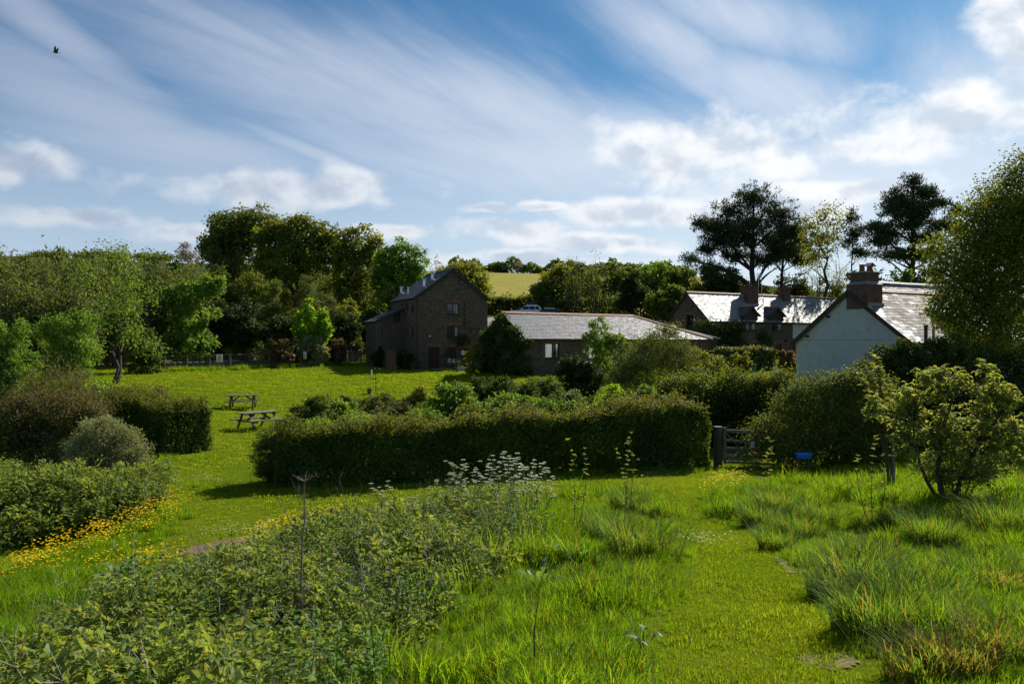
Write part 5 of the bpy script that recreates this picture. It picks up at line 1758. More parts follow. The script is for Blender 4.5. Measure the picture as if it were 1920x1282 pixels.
# dark wood behind the pond fence
dk = 'bushes of the dark wood behind the pond fence'
for lab, (px, top, hw, D, mt, n) in zip(['mid green bush in the dark wood just beyond the slender lawn tree', 'dark bush behind the pond fence stretch closest to the lawn tree', 'dark bush behind the warning sign on the pond fence rail', 'dark bush behind the small reddish shrub in the pond fence', 'dark bush rising behind the round brown green shrub', 'dark bush pressed against the lean-to of the mill', 'mid green bush behind the lime green spiky young tree', 'olive bush below the pale green crown of the tall row', 'tall green bush filling the outer end of the tall row', 'shaded bush filling the space below the tallest dome-shaped tree', 'green bush below the thin-leaved upright tree', 'shaded bush below the bright green forked tree by the mill', 'green bush between the mill roof and the yellowish tree', 'pale olive bush tucked under the outermost tall crown'], ((325, 535, 52, 72, 'l_mid', 4500), (395, 560, 50, 70, 'l_dark', 4500), (455, 556, 54, 71, 'l_dark', 4500), (535, 590, 48, 70, 'l_dark', 4200), (640, 585, 50, 74, 'l_dark', 4200), (690, 575, 44, 82, 'l_dark', 3800), (590, 560, 60, 80, 'l_mid', 4200), (470, 505, 60, 84, 'l_oak', 5200), (400, 500, 50, 84, 'l_mid', 4500), (520, 495, 60, 98, 'l_oak', 4500), (620, 500, 60, 98, 'l_mid', 4500), (700, 505, 50, 98, 'l_oak', 4200), (790, 520, 40, 100, 'l_mid', 3500), (430, 500, 60, 98, 'l_olive', 4500))):
    shrub('wood_bush', lab, px, D, top, hw, mt, n=n, leaf=0.19, group=dk, cat='bush', stems=2, trunk=0.07)
shrub('sunlit_sycamore', 'fresh green young tree catching the sun in front of the dark wood', 352, 66, 516, 48, 'l_bright', n=3800, leaf=0.24, cat='tree', blobs=[(345, 550, 34, 26), (385, 540, 26, 24), (318, 560, 22, 22), (360, 590, 44, 30), (412, 532, 10, 14)], per=14)
shrub('rounded_willow', 'soft rounded olive willow bush, the smaller of two side by side under the tall trees', 508, 76, 518, 34, 'l_olive', n=5200, leaf=0.16, aspect=0.4, cat='bush', per=24)
shrub('rounded_willow', 'soft rounded olive willow bush, the wider of two side by side under the tall trees', 592, 78, 512, 46, 'l_olive', n=6200, leaf=0.16, aspect=0.4, cat='bush', per=24)
shrub('lime_sapling', 'lime green spiky young tree glowing in the sun beside the dark wood', 585, 68, 556, 36, 'l_lime', n=3200, leaf=0.22, cat='tree', blobs=[(580, 588, 10, 30), (560, 605, 10, 26), (604, 602, 9, 26), (590, 618, 14, 22), (614, 620, 9, 16), (570, 628, 16, 14), (598, 636, 16, 10)], per=10, stems=4)
shrub('fence_shrub', 'small reddish green shrub growing through the pond fence', 520, 64.5, 634, 28, 'l_brown', n=1500, leaf=0.13, per=14)
shrub('ivy_clump', 'grey green ivy-hung bush at the end of the pond fence', 590, 67, 624, 27, 'l_grey', n=2600, leaf=0.14, cat='bush', blobs=[(585, 645, 20, 20), (600, 662, 16, 20), (572, 655, 12, 16)])
shrub('rounded_shrub', 'round brown green shrub between the pond fence and the picket fence', 632, 68.5, 635, 22, 'l_brown', n=2200, leaf=0.14)
shrub('yellow_sprig', 'yellow green undergrowth lit behind the dark wood near the mill', 655, 78, 550, 26, 'l_yellow', n=1500, leaf=0.2, blobs=[(655, 585, 22, 24), (640, 605, 20, 16)], per=12)
shrub('wall_shrub', 'dark shrub beside the wooden shed against the mill', 760, 66.2, 655, 20, 'l_dark', n=2200, leaf=0.12)
shrub('wall_shrub', 'dark shrub on the far side of the wooden shed under the lean-to', 708, 68.5, 650, 14, 'l_dark', n=1600, leaf=0.12)
shrub('mill_climber', 'thin climbing plant trained round the lower windows of the mill', 852, 69.3, 626, 26, 'l_dark', n=520, leaf=0.11, blobs=[(840, 634, 8, 8), (868, 636, 14, 10), (838, 660, 4, 20), (862, 645, 10, 4)], per=8, cat='climbing plant', depth=0.1, base=(-4.6, 69.3, 1.4), twigs=False)
# scrub bank at the back of the lawn
wg = 'twiggy willows in the scrub bank'
for px, top, hw, D in ((10, 455, 52, 66), (62, 462, 50, 62), (118, 455, 52, 66), (172, 460, 50, 68), (232, 452, 52, 74), (285, 460, 48, 72), (330, 466, 48, 76), (30, 500, 54, 56), (130, 500, 54, 58), (215, 505, 54, 63), (360, 480, 44, 80)):
    twig_bush('scrub_willow', 'twiggy olive brown willow in the scrub bank beyond the lawn', 'tree', px, D, top, hw, 'l_olive', nst=80, n=2500, leaf=0.21, aspect=0.5, bark='dead', group=wg, r0=0.055, spread=1.0, start=0.2)
shrub('green_bush', 'rounded fresh green bush at the foot of the scrub bank', 128, 50, 584, 70, 'l_bright', n=7500, leaf=0.14, aspect=0.4, cat='bush', per=26)
shrub('green_bush', 'bright green bush cut off by the edge of the picture', 10, 36, 598, 62, 'l_bright', n=7500, leaf=0.11, aspect=0.55, cat='bush', per=24)
shrub('green_bush', 'dim green bush beneath the young lawn tree', 268, 56, 612, 42, 'l_mid', n=4200, leaf=0.14, cat='bush')
wl = 'woodland trees behind the scrub bank'
for px, top, hw, D, mt, n, lab in ((-10, 458, 50, 86, 'l_mid', 3600, 'woodland tree at the outer end of the scrub bank skyline'), (55, 472, 46, 90, 'l_olive', 3200, 'olive woodland tree rising behind the outer scrub willows'), (110, 463, 48, 88, 'l_mid', 3400, 'green woodland tree behind the scrub bank before the lawn tree'),
                                   (165, 474, 46, 92, 'l_olive', 3200, 'olive woodland tree just before the top of the lawn tree'), (225, 466, 50, 90, 'l_yellow', 3200, 'yellowish woodland tree straight behind the lawn tree'), (285, 472, 46, 92, 'l_mid', 3200, 'green woodland tree just past the lawn tree'), (335, 478, 42, 94, 'l_olive', 3000, 'olive woodland tree below the pale bare tree')):
    tree('woodland_tree', lab, 'tree', px, D, top, hw, mt, n=n, leaf=0.24, trunk=0.2, group=wl, per=14, shell=0.45)
# young tree on the lawn edge
tree('lawn_tree', 'slender young tree with open branches and twin trunks at the edge of the lawn', 'tree', 214, 48, 440, 92, 'l_bright', n=1700, leaf=0.13, aspect=0.6, trunk=0.11,
     blobs=[(205, 470, 26, 28), (165, 520, 34, 34), (250, 530, 44, 36), (225, 575, 60, 34), (285, 560, 24, 30), (245, 625, 46, 34), (180, 600, 30, 40), (285, 650, 34, 26), (225, 480, 20, 30)], per=9, cl=0.42, shell=0.55, stems=2, limbs=16, bark='bark')
# centre, below the field
cg = 'spring trees below the hay field'
for lab, (px, top, hw, D, mt, n) in zip(['yellow green tree at the hay field end of the belt behind the barn', 'low olive tree beside the parked cars', 'olive tree standing between the two thin tall trees', 'green tree between the thin tall trees and the dark holly', 'bright green tree just past the dark holly', 'green tree next to the lowest branch of the great pine', 'olive tree in front of the drooping branch of the great pine', 'low green tree between the dark holly and the farmhouse gable', 'olive tree peeping over the top of the dark holly'], ((1040, 492, 44, 122, 'l_yellow', 3600), (1025, 525, 36, 120, 'l_olive', 2800), (1092, 488, 46, 124, 'l_olive', 3600), (1140, 492, 46, 128, 'l_mid', 3600), (1225, 492, 52, 124, 'l_bright', 4200), (1280, 498, 46, 116, 'l_mid', 3600), (1330, 500, 50, 112, 'l_olive', 3400), (1250, 535, 44, 104, 'l_mid', 3400), (1170, 500, 40, 130, 'l_olive', 3000))):
    tree('spring_tree', lab, 'tree', px, D, top, hw, mt, n=n, leaf=0.30, trunk=0.2, group=cg, per=18)
twig_bush('tall_poplar', 'thin tall tree with sparse twigs standing above the belt, the one closer to the field', 'tree', 1074, 116, 466, 20, 'l_olive', nst=16, n=500, leaf=0.22, bark='bark', r0=0.09, gather=0.15)
twig_bush('tall_poplar', 'thin tall tree with sparse twigs standing above the belt, the one closer to the holly', 'tree', 1118, 114, 468, 24, 'l_olive', nst=18, n=600, leaf=0.22, bark='bark', r0=0.09, gather=0.15)
tree('holly_tree', 'very dark glossy holly tree in the belt behind the barn', 'tree', 1183, 110, 506, 42, 'l_dark', n=5000, leaf=0.24, trunk=0.2, per=24)
hedge('belt_hedge', 'low shaded hedge at the foot of the belt beside the parked cars', [(5, 119), (20, 117), (34, 114)], 2.4, 2.6, 'l_mid', 3000, leaf=0.36, seed=23, rough=0.4, shag=0.3)
# behind the farmhouse
pine('great_pine', 'great dark pine with a broad spreading crown behind the farmhouse', 1412, 104, [(1415, 372, 46, 30), (1365, 398, 36, 26), (1462, 402, 36, 26), (1410, 420, 70, 30), (1340, 425, 34, 26), (1312, 420, 20, 16), (1298, 486, 24, 18), (1320, 470, 20, 16), (1345, 455, 40, 24), (1480, 432, 36, 22), (1490, 470, 26, 14), (1450, 455, 44, 20), (1330, 505, 30, 18), (1400, 448, 50, 26), (1385, 480, 40, 22), (1440, 490, 40, 18), (1370, 440, 50, 30)], 0.55, n=19000, limbs=24)
pine('leaning_pine', 'dark forked pine half hidden behind the great pine', 1462, 108, [(1470, 440, 34, 24), (1500, 456, 26, 16), (1450, 480, 36, 18), (1500, 490, 26, 14), (1475, 470, 40, 20)], 0.35, n=6000)
tree('sparse_tree', 'tall airy yellow green tree between the two big pines', 'tree', 1546, 96, 380, 52, 'l_yellow', n=1300, leaf=0.24, trunk=0.3, blobs=[(1545, 402, 34, 24), (1515, 425, 20, 30), (1575, 425, 20, 30), (1545, 445, 44, 40), (1530, 480, 34, 30)], per=6, cl=0.6, shell=0.5, limbs=18)
pine('thin_pine', 'thin young pine next to the airy yellow green tree', 1600, 98, [(1598, 412, 13, 22), (1604, 440, 20, 20), (1592, 455, 18, 12), (1608, 475, 22, 14)], 0.16, n=1500, limbs=9)
pine('tall_pine', 'tall dark pine with layered branches behind the cottage chimney', 1712, 92, [(1710, 345, 18, 22), (1688, 372, 26, 20), (1735, 365, 26, 20), (1712, 390, 46, 18), (1762, 382, 22, 10), (1668, 398, 24, 16), (1645, 428, 30, 13), (1712, 422, 50, 13), (1735, 448, 40, 13), (1650, 455, 34, 12), (1766, 425, 24, 12), (1690, 478, 50, 12), (1712, 402, 34, 14), (1735, 478, 40, 11), (1665, 440, 30, 10)], 0.42, n=13000, limbs=22)
pine('small_pine', 'smaller pine peeping out between the tall pine and the hawthorn', 1788, 98, [(1790, 396, 18, 18), (1776, 418, 20, 16), (1800, 430, 22, 20)], 0.2, n=1400, limbs=8)
ug = 'bushes behind the farmhouse and the cottage'
for lab, (px, top, hw, D, mt, n) in zip(['dark bush behind the gable of the farmhouse', 'dark bush behind the first farmhouse chimney', 'dark bush behind the second farmhouse chimney', 'olive bush at the far end of the farmhouse ridge', 'thin yellow green bush seen just before the cottage chimney', 'lime green bush behind the cottage chimney pots', 'green bush under the tall pine beside the cottage ridge', 'dark bush between the tall pine and the great hawthorn'], ((1350, 500, 44, 98, 'l_dark', 4200), (1395, 512, 50, 96, 'l_dark', 3600), (1480, 510, 44, 108, 'l_dark', 2800), (1560, 520, 44, 104, 'l_olive', 1700), (1610, 500, 40, 86, 'l_yellow', 1500), (1665, 500, 50, 84, 'l_lime', 1900), (1700, 508, 40, 76, 'l_mid', 2500), (1745, 490, 44, 80, 'l_dark', 3400))):
    tree('backing_bush', lab, 'bush', px, D, top, hw, mt, n=n, leaf=0.24, trunk=0.12, group=ug, per=14)
for px, top, D in ((1500, 470, 106), (1520, 460, 104), (1580, 470, 106), (1630, 480, 96), (1565, 440, 108)):
    twig_bush('thin_tree', 'thin bare-stemmed tree in the wood behind the farmhouse roof', 'tree', px, D, top, 16, 'l_yellow', nst=7, n=160, leaf=0.24, bark='bark', r0=0.07, gather=0.2, group='thin trees behind the farmhouse')
# round the buildings
GB = BARN
ivb = []
for k in range(95):
    s_ = RNG.uniform(0.4, 5.5); top_ = 2.9 + 1.9 * (1 - abs(s_ - 3) / 3) - 0.12
    z_ = RNG.uniform(-0.3, top_)
    wx, wy = GB.world(-0.12 - 0.25 * RNG.uniform(), s_)
    ivb.append((wx, wy, z_))
bx, by = GB.world(-0.3, 3.0)
bz = gz(bx, by)
t_ = thing('gable_ivy', 'thick ivy covering the whole end gable of the low barn', 'ivy', (bx, by, bz))
g_ = Geo()
C_ = np.array([(a - bx, b - by, c + GB.bz - bz) for a, b, c in ivb])
for a in range(12):      # the bushy shoulder over the eave
    wx, wy = GB.world(RNG.uniform(-0.4, 0.15), RNG.uniform(-0.4, 0.5)); C_ = np.vstack([C_, [(wx - bx, wy - by, RNG.uniform(0.2, 2.6))]])
O_ = np.tile(np.array([[-0.83, -0.55, 0.15]]), (len(C_), 1))
foliage(g_, C_, O_, 210, 0.38, 0.14, 0.12, np.random.default_rng(5), up=0.25, out=0.8, droop=0.5, yng=lambda p: np.clip((p[:, 2] - 3.2) / 1.6, 0, 1) * 0.7)
g_.build('foliage', M['l_ivy'], t_)
w_ = Geo()
for a in range(9):
    q = C_[a * 6]; w_.curve((q[0] * 0.6, q[1] * 0.6, -0.2), q, 0.03, 0.008, (0, 0, 0), np.random.default_rng(a), k=6, s=4)
w_.build('stem', M['bark'], t_)
shrub('golden_maple', 'small golden green layered maple beside the mill door', 888, 62, 650, 24, 'l_yellow', n=2000, leaf=0.10, blobs=[(886, 662, 18, 8), (896, 652, 12, 8), (880, 674, 16, 8), (900, 672, 14, 14)], cat='tree')
shrub('barn_tree', 'small airy tree in front of the barn roof', 1126, 52, 590, 36, 'l_bright', n=2400, leaf=0.13, blobs=[(1124, 612, 18, 22), (1105, 632, 16, 14), (1145, 640, 22, 16), (1126, 655, 28, 24), (1160, 632, 10, 8)], per=10, cat='tree', stems=2, trunk=0.06)
shrub('holly_bush', 'dark shiny bush in front of the barn window', 1085, 43, 665, 48, 'l_dark', n=5200, leaf=0.10, blobs=[(1080, 690, 34, 24), (1110, 705, 26, 26), (1062, 712, 24, 28), (1095, 728, 40, 22)], cat='bush')
shrub('round_willow', 'big soft rounded willow bush standing higher than the barn eave', 1215, 41, 610, 84, 'l_olive', n=12000, leaf=0.10, aspect=0.42, cat='bush', per=28,
      blobs=[(1245, 640, 38, 32), (1200, 662, 44, 36), (1270, 668, 40, 34), (1215, 705, 66, 44), (1170, 700, 40, 34), (1285, 700, 36, 34), (1260, 625, 20, 18)])
shrub('yellow_shrub', 'yellow green shrub filling in between the rounded willow and the farm hedge', 1318, 44, 655, 54, 'l_yellow', n=4500, leaf=0.10, cat='shrub')
hedge('farm_hedge', 'small clipped hedge with a sunlit flat top in front of the farmhouse', [(16.2, 61.5), (20.5, 63.6)], 1.8, 1.65, 'l_ivy', 4200, leaf=0.14, seed=24)
shrub('yellow_branch', 'pale yellow shrub leaning over the farm hedge', 1390, 60, 655, 24, 'l_yellow', n=1300, leaf=0.12)
shrub('russet_bush', 'russet brown bush between the farm hedge and the whitewashed wall', 1476, 55, 655, 24, 'l_brown', n=3000, leaf=0.11, cat='bush')
for (px, tp, hw, lab, bl) in ((1350, 600, 46, 'broad dark creeper spread over the front of the farmhouse', [(1350, 628, 36, 22), (1318, 612, 16, 14), (1380, 622, 16, 22), (1350, 652, 42, 16)]), (1433, 622, 16, 'narrow dark creeper between the farmhouse door and window', [(1434, 644, 11, 20), (1428, 628, 8, 8)])):
    x_ = FARM.xat(px, -0.15); wx, wy = FARM.world(x_, -0.25)
    B_ = []
    SEED[0] += 1
    rg = np.random.default_rng(SEED[0])
    t_ = thing('wall_creeper', lab, 'creeper', (wx, wy, gz(wx, wy)))
    cs = []
    for (qx, qy, rx_, ry_) in bl:
        for _ in range(int(rx_ * ry_ / 14)):
            ppx, ppy = qx + rg.uniform(-1, 1) * rx_, qy + rg.uniform(-1, 1) * ry_
            xx = FARM.xat(ppx, -0.1); zz_ = FARM.zat(ppy, xx, -0.1)
            w2 = FARM.world(xx, -0.08 - 0.2 * rg.uniform())
            cs.append((w2[0] - wx, w2[1] - wy, max(zz_, 0.1) + FARM.bz - gz(wx, wy)))
    cs = np.array(cs); g_ = Geo()
    foliage(g_, cs, np.tile([[0.5, -0.86, 0.1]], (len(cs), 1)), 40, 0.5, 0.16, 0.13, rg, up=0.2, out=0.9, droop=0.6)
    g_.build('foliage', M['l_dark'], t_)
    w_ = Geo()
    for q in cs[::6]:
        w_.curve((q[0] * .3, q[1] * .3, -.1), q, 0.03, 0.01, (0, 0, 0), rg, k=5, s=4)
    w_.build('stem', M['bark'], t_)
# the big hawthorn at the edge and the dark mass below it
tree('great_hawthorn', 'massive hawthorn towering beside the cottage with sunlit yellowish leaves', 'tree', 1880, 32, 285, 150, 'l_oak', n=36000, leaf=0.085, aspect=0.75, trunk=0.3, per=42, cl=0.5, limbs=18,
     blobs=[(1900, 370, 76, 56), (1850, 430, 80, 60), (1800, 500, 60, 60), (1890, 500, 100, 100), (1795, 570, 56, 50), (1870, 620, 110, 80), (1920, 320, 40, 40), (1960, 450, 100, 120), (1770, 460, 26, 26)])
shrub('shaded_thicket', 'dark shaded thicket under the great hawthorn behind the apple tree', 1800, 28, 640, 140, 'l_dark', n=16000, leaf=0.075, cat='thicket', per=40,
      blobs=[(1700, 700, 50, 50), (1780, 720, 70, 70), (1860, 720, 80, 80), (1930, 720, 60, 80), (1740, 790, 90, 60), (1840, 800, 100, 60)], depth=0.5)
# hedges nearer
shrub('apple_suckers', 'tangled small-leaved growth crowding the foot of the apple tree', 1800, 13.9, 850, 100, 'l_apple', n=2600, leaf=0.036, cat='shrub', per=16, cl=0.16, depth=0.5, stems=6, trunk=0.015, shell=0.5)
shrub('tall_hedge', 'tall unclipped hedge with fresh sunlit leaves behind the field gate', 1380, 29, 690, 150, 'l_hedge', n=30000, leaf=0.075, cat='hedge', per=40, cl=0.34, limbs=14,
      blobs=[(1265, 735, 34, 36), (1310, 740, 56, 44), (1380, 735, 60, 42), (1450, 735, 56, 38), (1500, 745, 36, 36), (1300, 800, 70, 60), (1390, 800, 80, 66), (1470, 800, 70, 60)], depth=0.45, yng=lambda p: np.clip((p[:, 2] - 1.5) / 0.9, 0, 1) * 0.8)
shrub('sloping_hedge', 'overgrown dark hedge with an olive sunlit flank running from the gate to the apple tree', 1540, 24.6, 695, 140, 'l_olive', n=26000, leaf=0.06, cat='hedge', per=36, cl=0.3, limbs=12,
      blobs=[(1445, 805, 38, 36), (1432, 838, 26, 30), (1490, 770, 46, 50), (1545, 755, 56, 56), (1620, 750, 60, 60), (1480, 835, 60, 40), (1560, 820, 80, 54), (1650, 800, 70, 66), (1590, 725, 40, 30)], depth=0.4)
shrub('glossy_laurel', 'glossy leaved shrub crowning the hedge in front of the whitewashed gable', 1685, 27.5, 645, 60, 'l_hedge', n=9500, leaf=0.09, cat='shrub', blobs=[(1660, 672, 34, 24), (1695, 662, 34, 26), (1640, 695, 40, 26), (1700, 690, 40, 30), (1610, 700, 30, 18), (1740, 668, 36, 34), (1780, 660, 40, 40)], depth=0.6)
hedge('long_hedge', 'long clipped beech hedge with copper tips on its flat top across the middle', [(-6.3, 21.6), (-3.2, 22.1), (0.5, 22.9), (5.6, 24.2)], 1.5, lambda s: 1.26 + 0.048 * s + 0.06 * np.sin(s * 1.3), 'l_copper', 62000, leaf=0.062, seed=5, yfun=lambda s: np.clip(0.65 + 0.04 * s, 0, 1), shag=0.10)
shrub('hedge_corner', 'bushy olive conifer-like corner at the near end of the long hedge', 520, 21.6, 775, 56, 'l_olive', n=12000, leaf=0.045, aspect=0.4, cat='bush', per=36,
      blobs=[(520, 822, 38, 30), (505, 855, 34, 40), (545, 855, 44, 46), (556, 806, 26, 18), (520, 882, 44, 28), (535, 798, 14, 14)])
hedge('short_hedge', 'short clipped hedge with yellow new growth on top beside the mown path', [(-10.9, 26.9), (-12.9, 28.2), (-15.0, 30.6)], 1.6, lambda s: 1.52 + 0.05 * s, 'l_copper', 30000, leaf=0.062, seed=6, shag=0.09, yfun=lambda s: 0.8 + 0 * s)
# garden bed behind the long hedge
for (nm, lab, px, D, tp, hw, mt, n, lf) in (
        ('comfrey_clump', 'blue green leafy comfrey clump at the corner of the garden bed', 590, 30, 740, 52, 'l_mid', 4500, 0.085),
        ('lime_herb', 'bright green low herbs in the garden bed beside the comfrey', 660, 27, 768, 60, 'l_lime', 4200, 0.06),
        ('yellow_bush', 'yellow tipped low shrub at the inner edge of the garden bed', 720, 32, 738, 52, 'l_hedge', 4200, 0.07),
        ('rose_bush', 'reddish young rose bush in the middle of the garden bed', 705, 28, 752, 44, 'l_bronze', 2800, 0.06),
        ('hazel_bush', 'fresh green hazel bush in the middle of the garden bed', 845, 28, 722, 62, 'l_bright', 6000, 0.085),
        ('golden_bush', 'golden green bush in front of the ivy gable', 955, 36, 708, 60, 'l_hedge', 6000, 0.085),
        ('garden_bush', 'green bush with sunlit top behind the long hedge', 930, 27, 735, 60, 'l_bright', 5200, 0.08),
        ('laurel_bush', 'mid green bush below the shiny dark bush', 1020, 38, 702, 44, 'l_mid', 4200, 0.085),
        ('bronze_bush', 'bronze leaved bush peeping over the far end of the long hedge', 1190, 26, 745, 54, 'l_bronze', 3600, 0.06),
        ('fresh_bush', 'light green bush between the long hedge and the rounded willow', 1140, 30, 722, 46, 'l_lime', 3600, 0.075),
        ('leafy_sucker', 'leafy green shoots at the far end of the long hedge beside the tall hedge', 1245, 25.5, 735, 46, 'l_ivy', 4200, 0.07)):
    shrub(nm, lab, px, D, tp, hw, mt, n=n, leaf=lf, per=22)
bedg = 'low shrubs filling the garden bed'
for (lab, px, D, tp, hw, mt, n, lf) in (
        ('leafy lime green plants at the lawn edge of the garden bed', 625, 32.5, 745, 44, 'l_bright', 3000, 0.085),
        ('low olive shrub in the garden bed behind the comfrey', 655, 34, 742, 42, 'l_olive', 3000, 0.085),
        ('low yellow leaved shrub just behind the near end of the long hedge', 610, 24.5, 786, 70, 'l_lime', 4200, 0.06),
        ('low green shrub spread behind the left third of the long hedge', 700, 25, 776, 70, 'l_bright', 4600, 0.065),
        ('bronze tinted shrub in the garden bed beside the rose bush', 765, 27, 752, 46, 'l_bronze', 3000, 0.065),
        ('light green shrub on the lawn side of the hazel bush', 790, 33, 728, 46, 'l_yellow', 3600, 0.085),
        ('mid green shrub in the garden bed behind the hazel bush', 850, 34, 712, 48, 'l_mid', 3800, 0.085),
        ('sunlit low shrub between the hazel bush and the long hedge', 800, 25.5, 764, 60, 'l_bright', 3800, 0.06),
        ('golden low shrub in the far corner of the garden bed', 905, 38, 706, 44, 'l_hedge', 3600, 0.09),
        ('dark green shrub tight behind the middle of the long hedge', 890, 25.8, 757, 60, 'l_mid', 4000, 0.06),
        ('spreading green shrub between the golden bush and the long hedge', 1000, 28, 738, 60, 'l_bright', 4400, 0.075),
        ('reddish shrub peeping over the middle of the long hedge', 985, 26, 752, 50, 'l_bronze', 3200, 0.06),
        ('olive shrub in front of the laurel bush', 1060, 32, 730, 50, 'l_olive', 4000, 0.08),
        ('dark shrub in the shade below the rounded willow', 1120, 34, 735, 46, 'l_mid', 3600, 0.08),
        ('green shrub tight behind the far third of the long hedge', 1085, 26.5, 750, 56, 'l_bright', 4000, 0.06),
        ('fresh green shrub rising in front of the tall hedge', 1215, 28, 722, 50, 'l_bright', 4200, 0.075)):
    shrub('bed_shrub', lab, px, D, tp, hw, mt, n=n, leaf=lf, per=22, group=bedg)
# left side
shrub('yellow_border', 'bright yellow green border plants behind the short hedge', 205, 33, 712, 60, 'l_lime', n=4500, leaf=0.09)
shrub('silver_clump', 'small silvery clump of leaves alone on the lawn', 297, 41, 722, 22, 'l_grey', n=900, leaf=0.12, depth=0.8)
twig_bush('broom_bush', 'tall brownish broom bush with upright twigs', 'bush', 112, 27, 662, 96, 'l_broom', nst=150, n=9000, leaf=0.075, aspect=0.28, r0=0.012, spread=1.0, start=0.2, gather=0.6)
shrub('photinia_bush', 'dark bush with red bronze young leaves below the broom', 95, 22.5, 732, 112, 'l_bronze', n=13000, leaf=0.06, cat='bush', per=26, yng=lambda p: np.clip((p[:, 2] - 1.3) / 0.8, 0, 1) * np.random.default_rng(1).uniform(0, 0.8, len(p)),
      blobs=[(60, 790, 66, 56), (130, 780, 56, 48), (20, 800, 60, 60), (100, 840, 90, 50), (170, 800, 30, 40)])
shrub('grey_willow', 'rounded grey green willow bush spilling towards the mown path', 205, 20, 772, 86, 'l_grey', n=13000, leaf=0.055, aspect=0.36, cat='bush', per=30,
      blobs=[(195, 815, 50, 40), (240, 840, 40, 44), (165, 840, 40, 40), (225, 880, 60, 40), (170, 880, 40, 30)])

# ------------------------------------------------------------------ small things built by hand
def picnic_table():
    t = thing('picnic_table', '', 'picnic table')
    L = 1.75
    mb0 = None
    for i in range(5):
        y = -0.30 + 0.15 * i
        m = MB(); m.box(-L / 2, L / 2, y - 0.068, y + 0.068, 0.70, 0.74)
        m.build('plank', M['table_wood'], t, bevel=0.006)
    for s in (-1, 1):
        for j in (0, 1):
            y = s * (0.60 + 0.14 * j)
            m = MB(); m.box(-L / 2, L / 2, y - 0.064, y + 0.064, 0.40, 0.44)
            m.build('seat', M['table_wood'], t, bevel=0.006)
    for x in (-0.58, 0.58):
        for s in (-1, 1):
            m = MB(); m.bar((x, s * 0.26, 0.70), (x, s * 0.66, -0.02), 0.045, 0.09, up=(1, 0, 0)); m.build('leg', M['table_wood'], t)
        m = MB(); m.box(x + 0.028, x + 0.07, -0.76, 0.76, 0.33, 0.395); m.box(x + 0.028, x + 0.07, -0.34, 0.34, 0.635, 0.695); m.build('rail', M['table_wood'], t)
        m = MB(); m.bar((x + 0.05, 0, 0.40), (x * 0.25, 0, 0.68), 0.045, 0.07); m.build('brace', M['table_wood'], t)
    return t


tb = picnic_table()
tb2 = copy_tree(tb)
for o, px, py, D, a, lab in ((tb, 455, 764, 43, 12, 'weathered wooden picnic table standing out on the open lawn'), (tb2, 484, 797, 34, 52, 'weathered wooden picnic table half hidden by the bushy hedge corner')):
    x, y, z = P(px, py, D)
    o.location = (x, y, gz(x, y)); o.rotation_euler = (0, 0, R(a)); o['label'] = lab; o['group'] = 'picnic tables on the lawn'

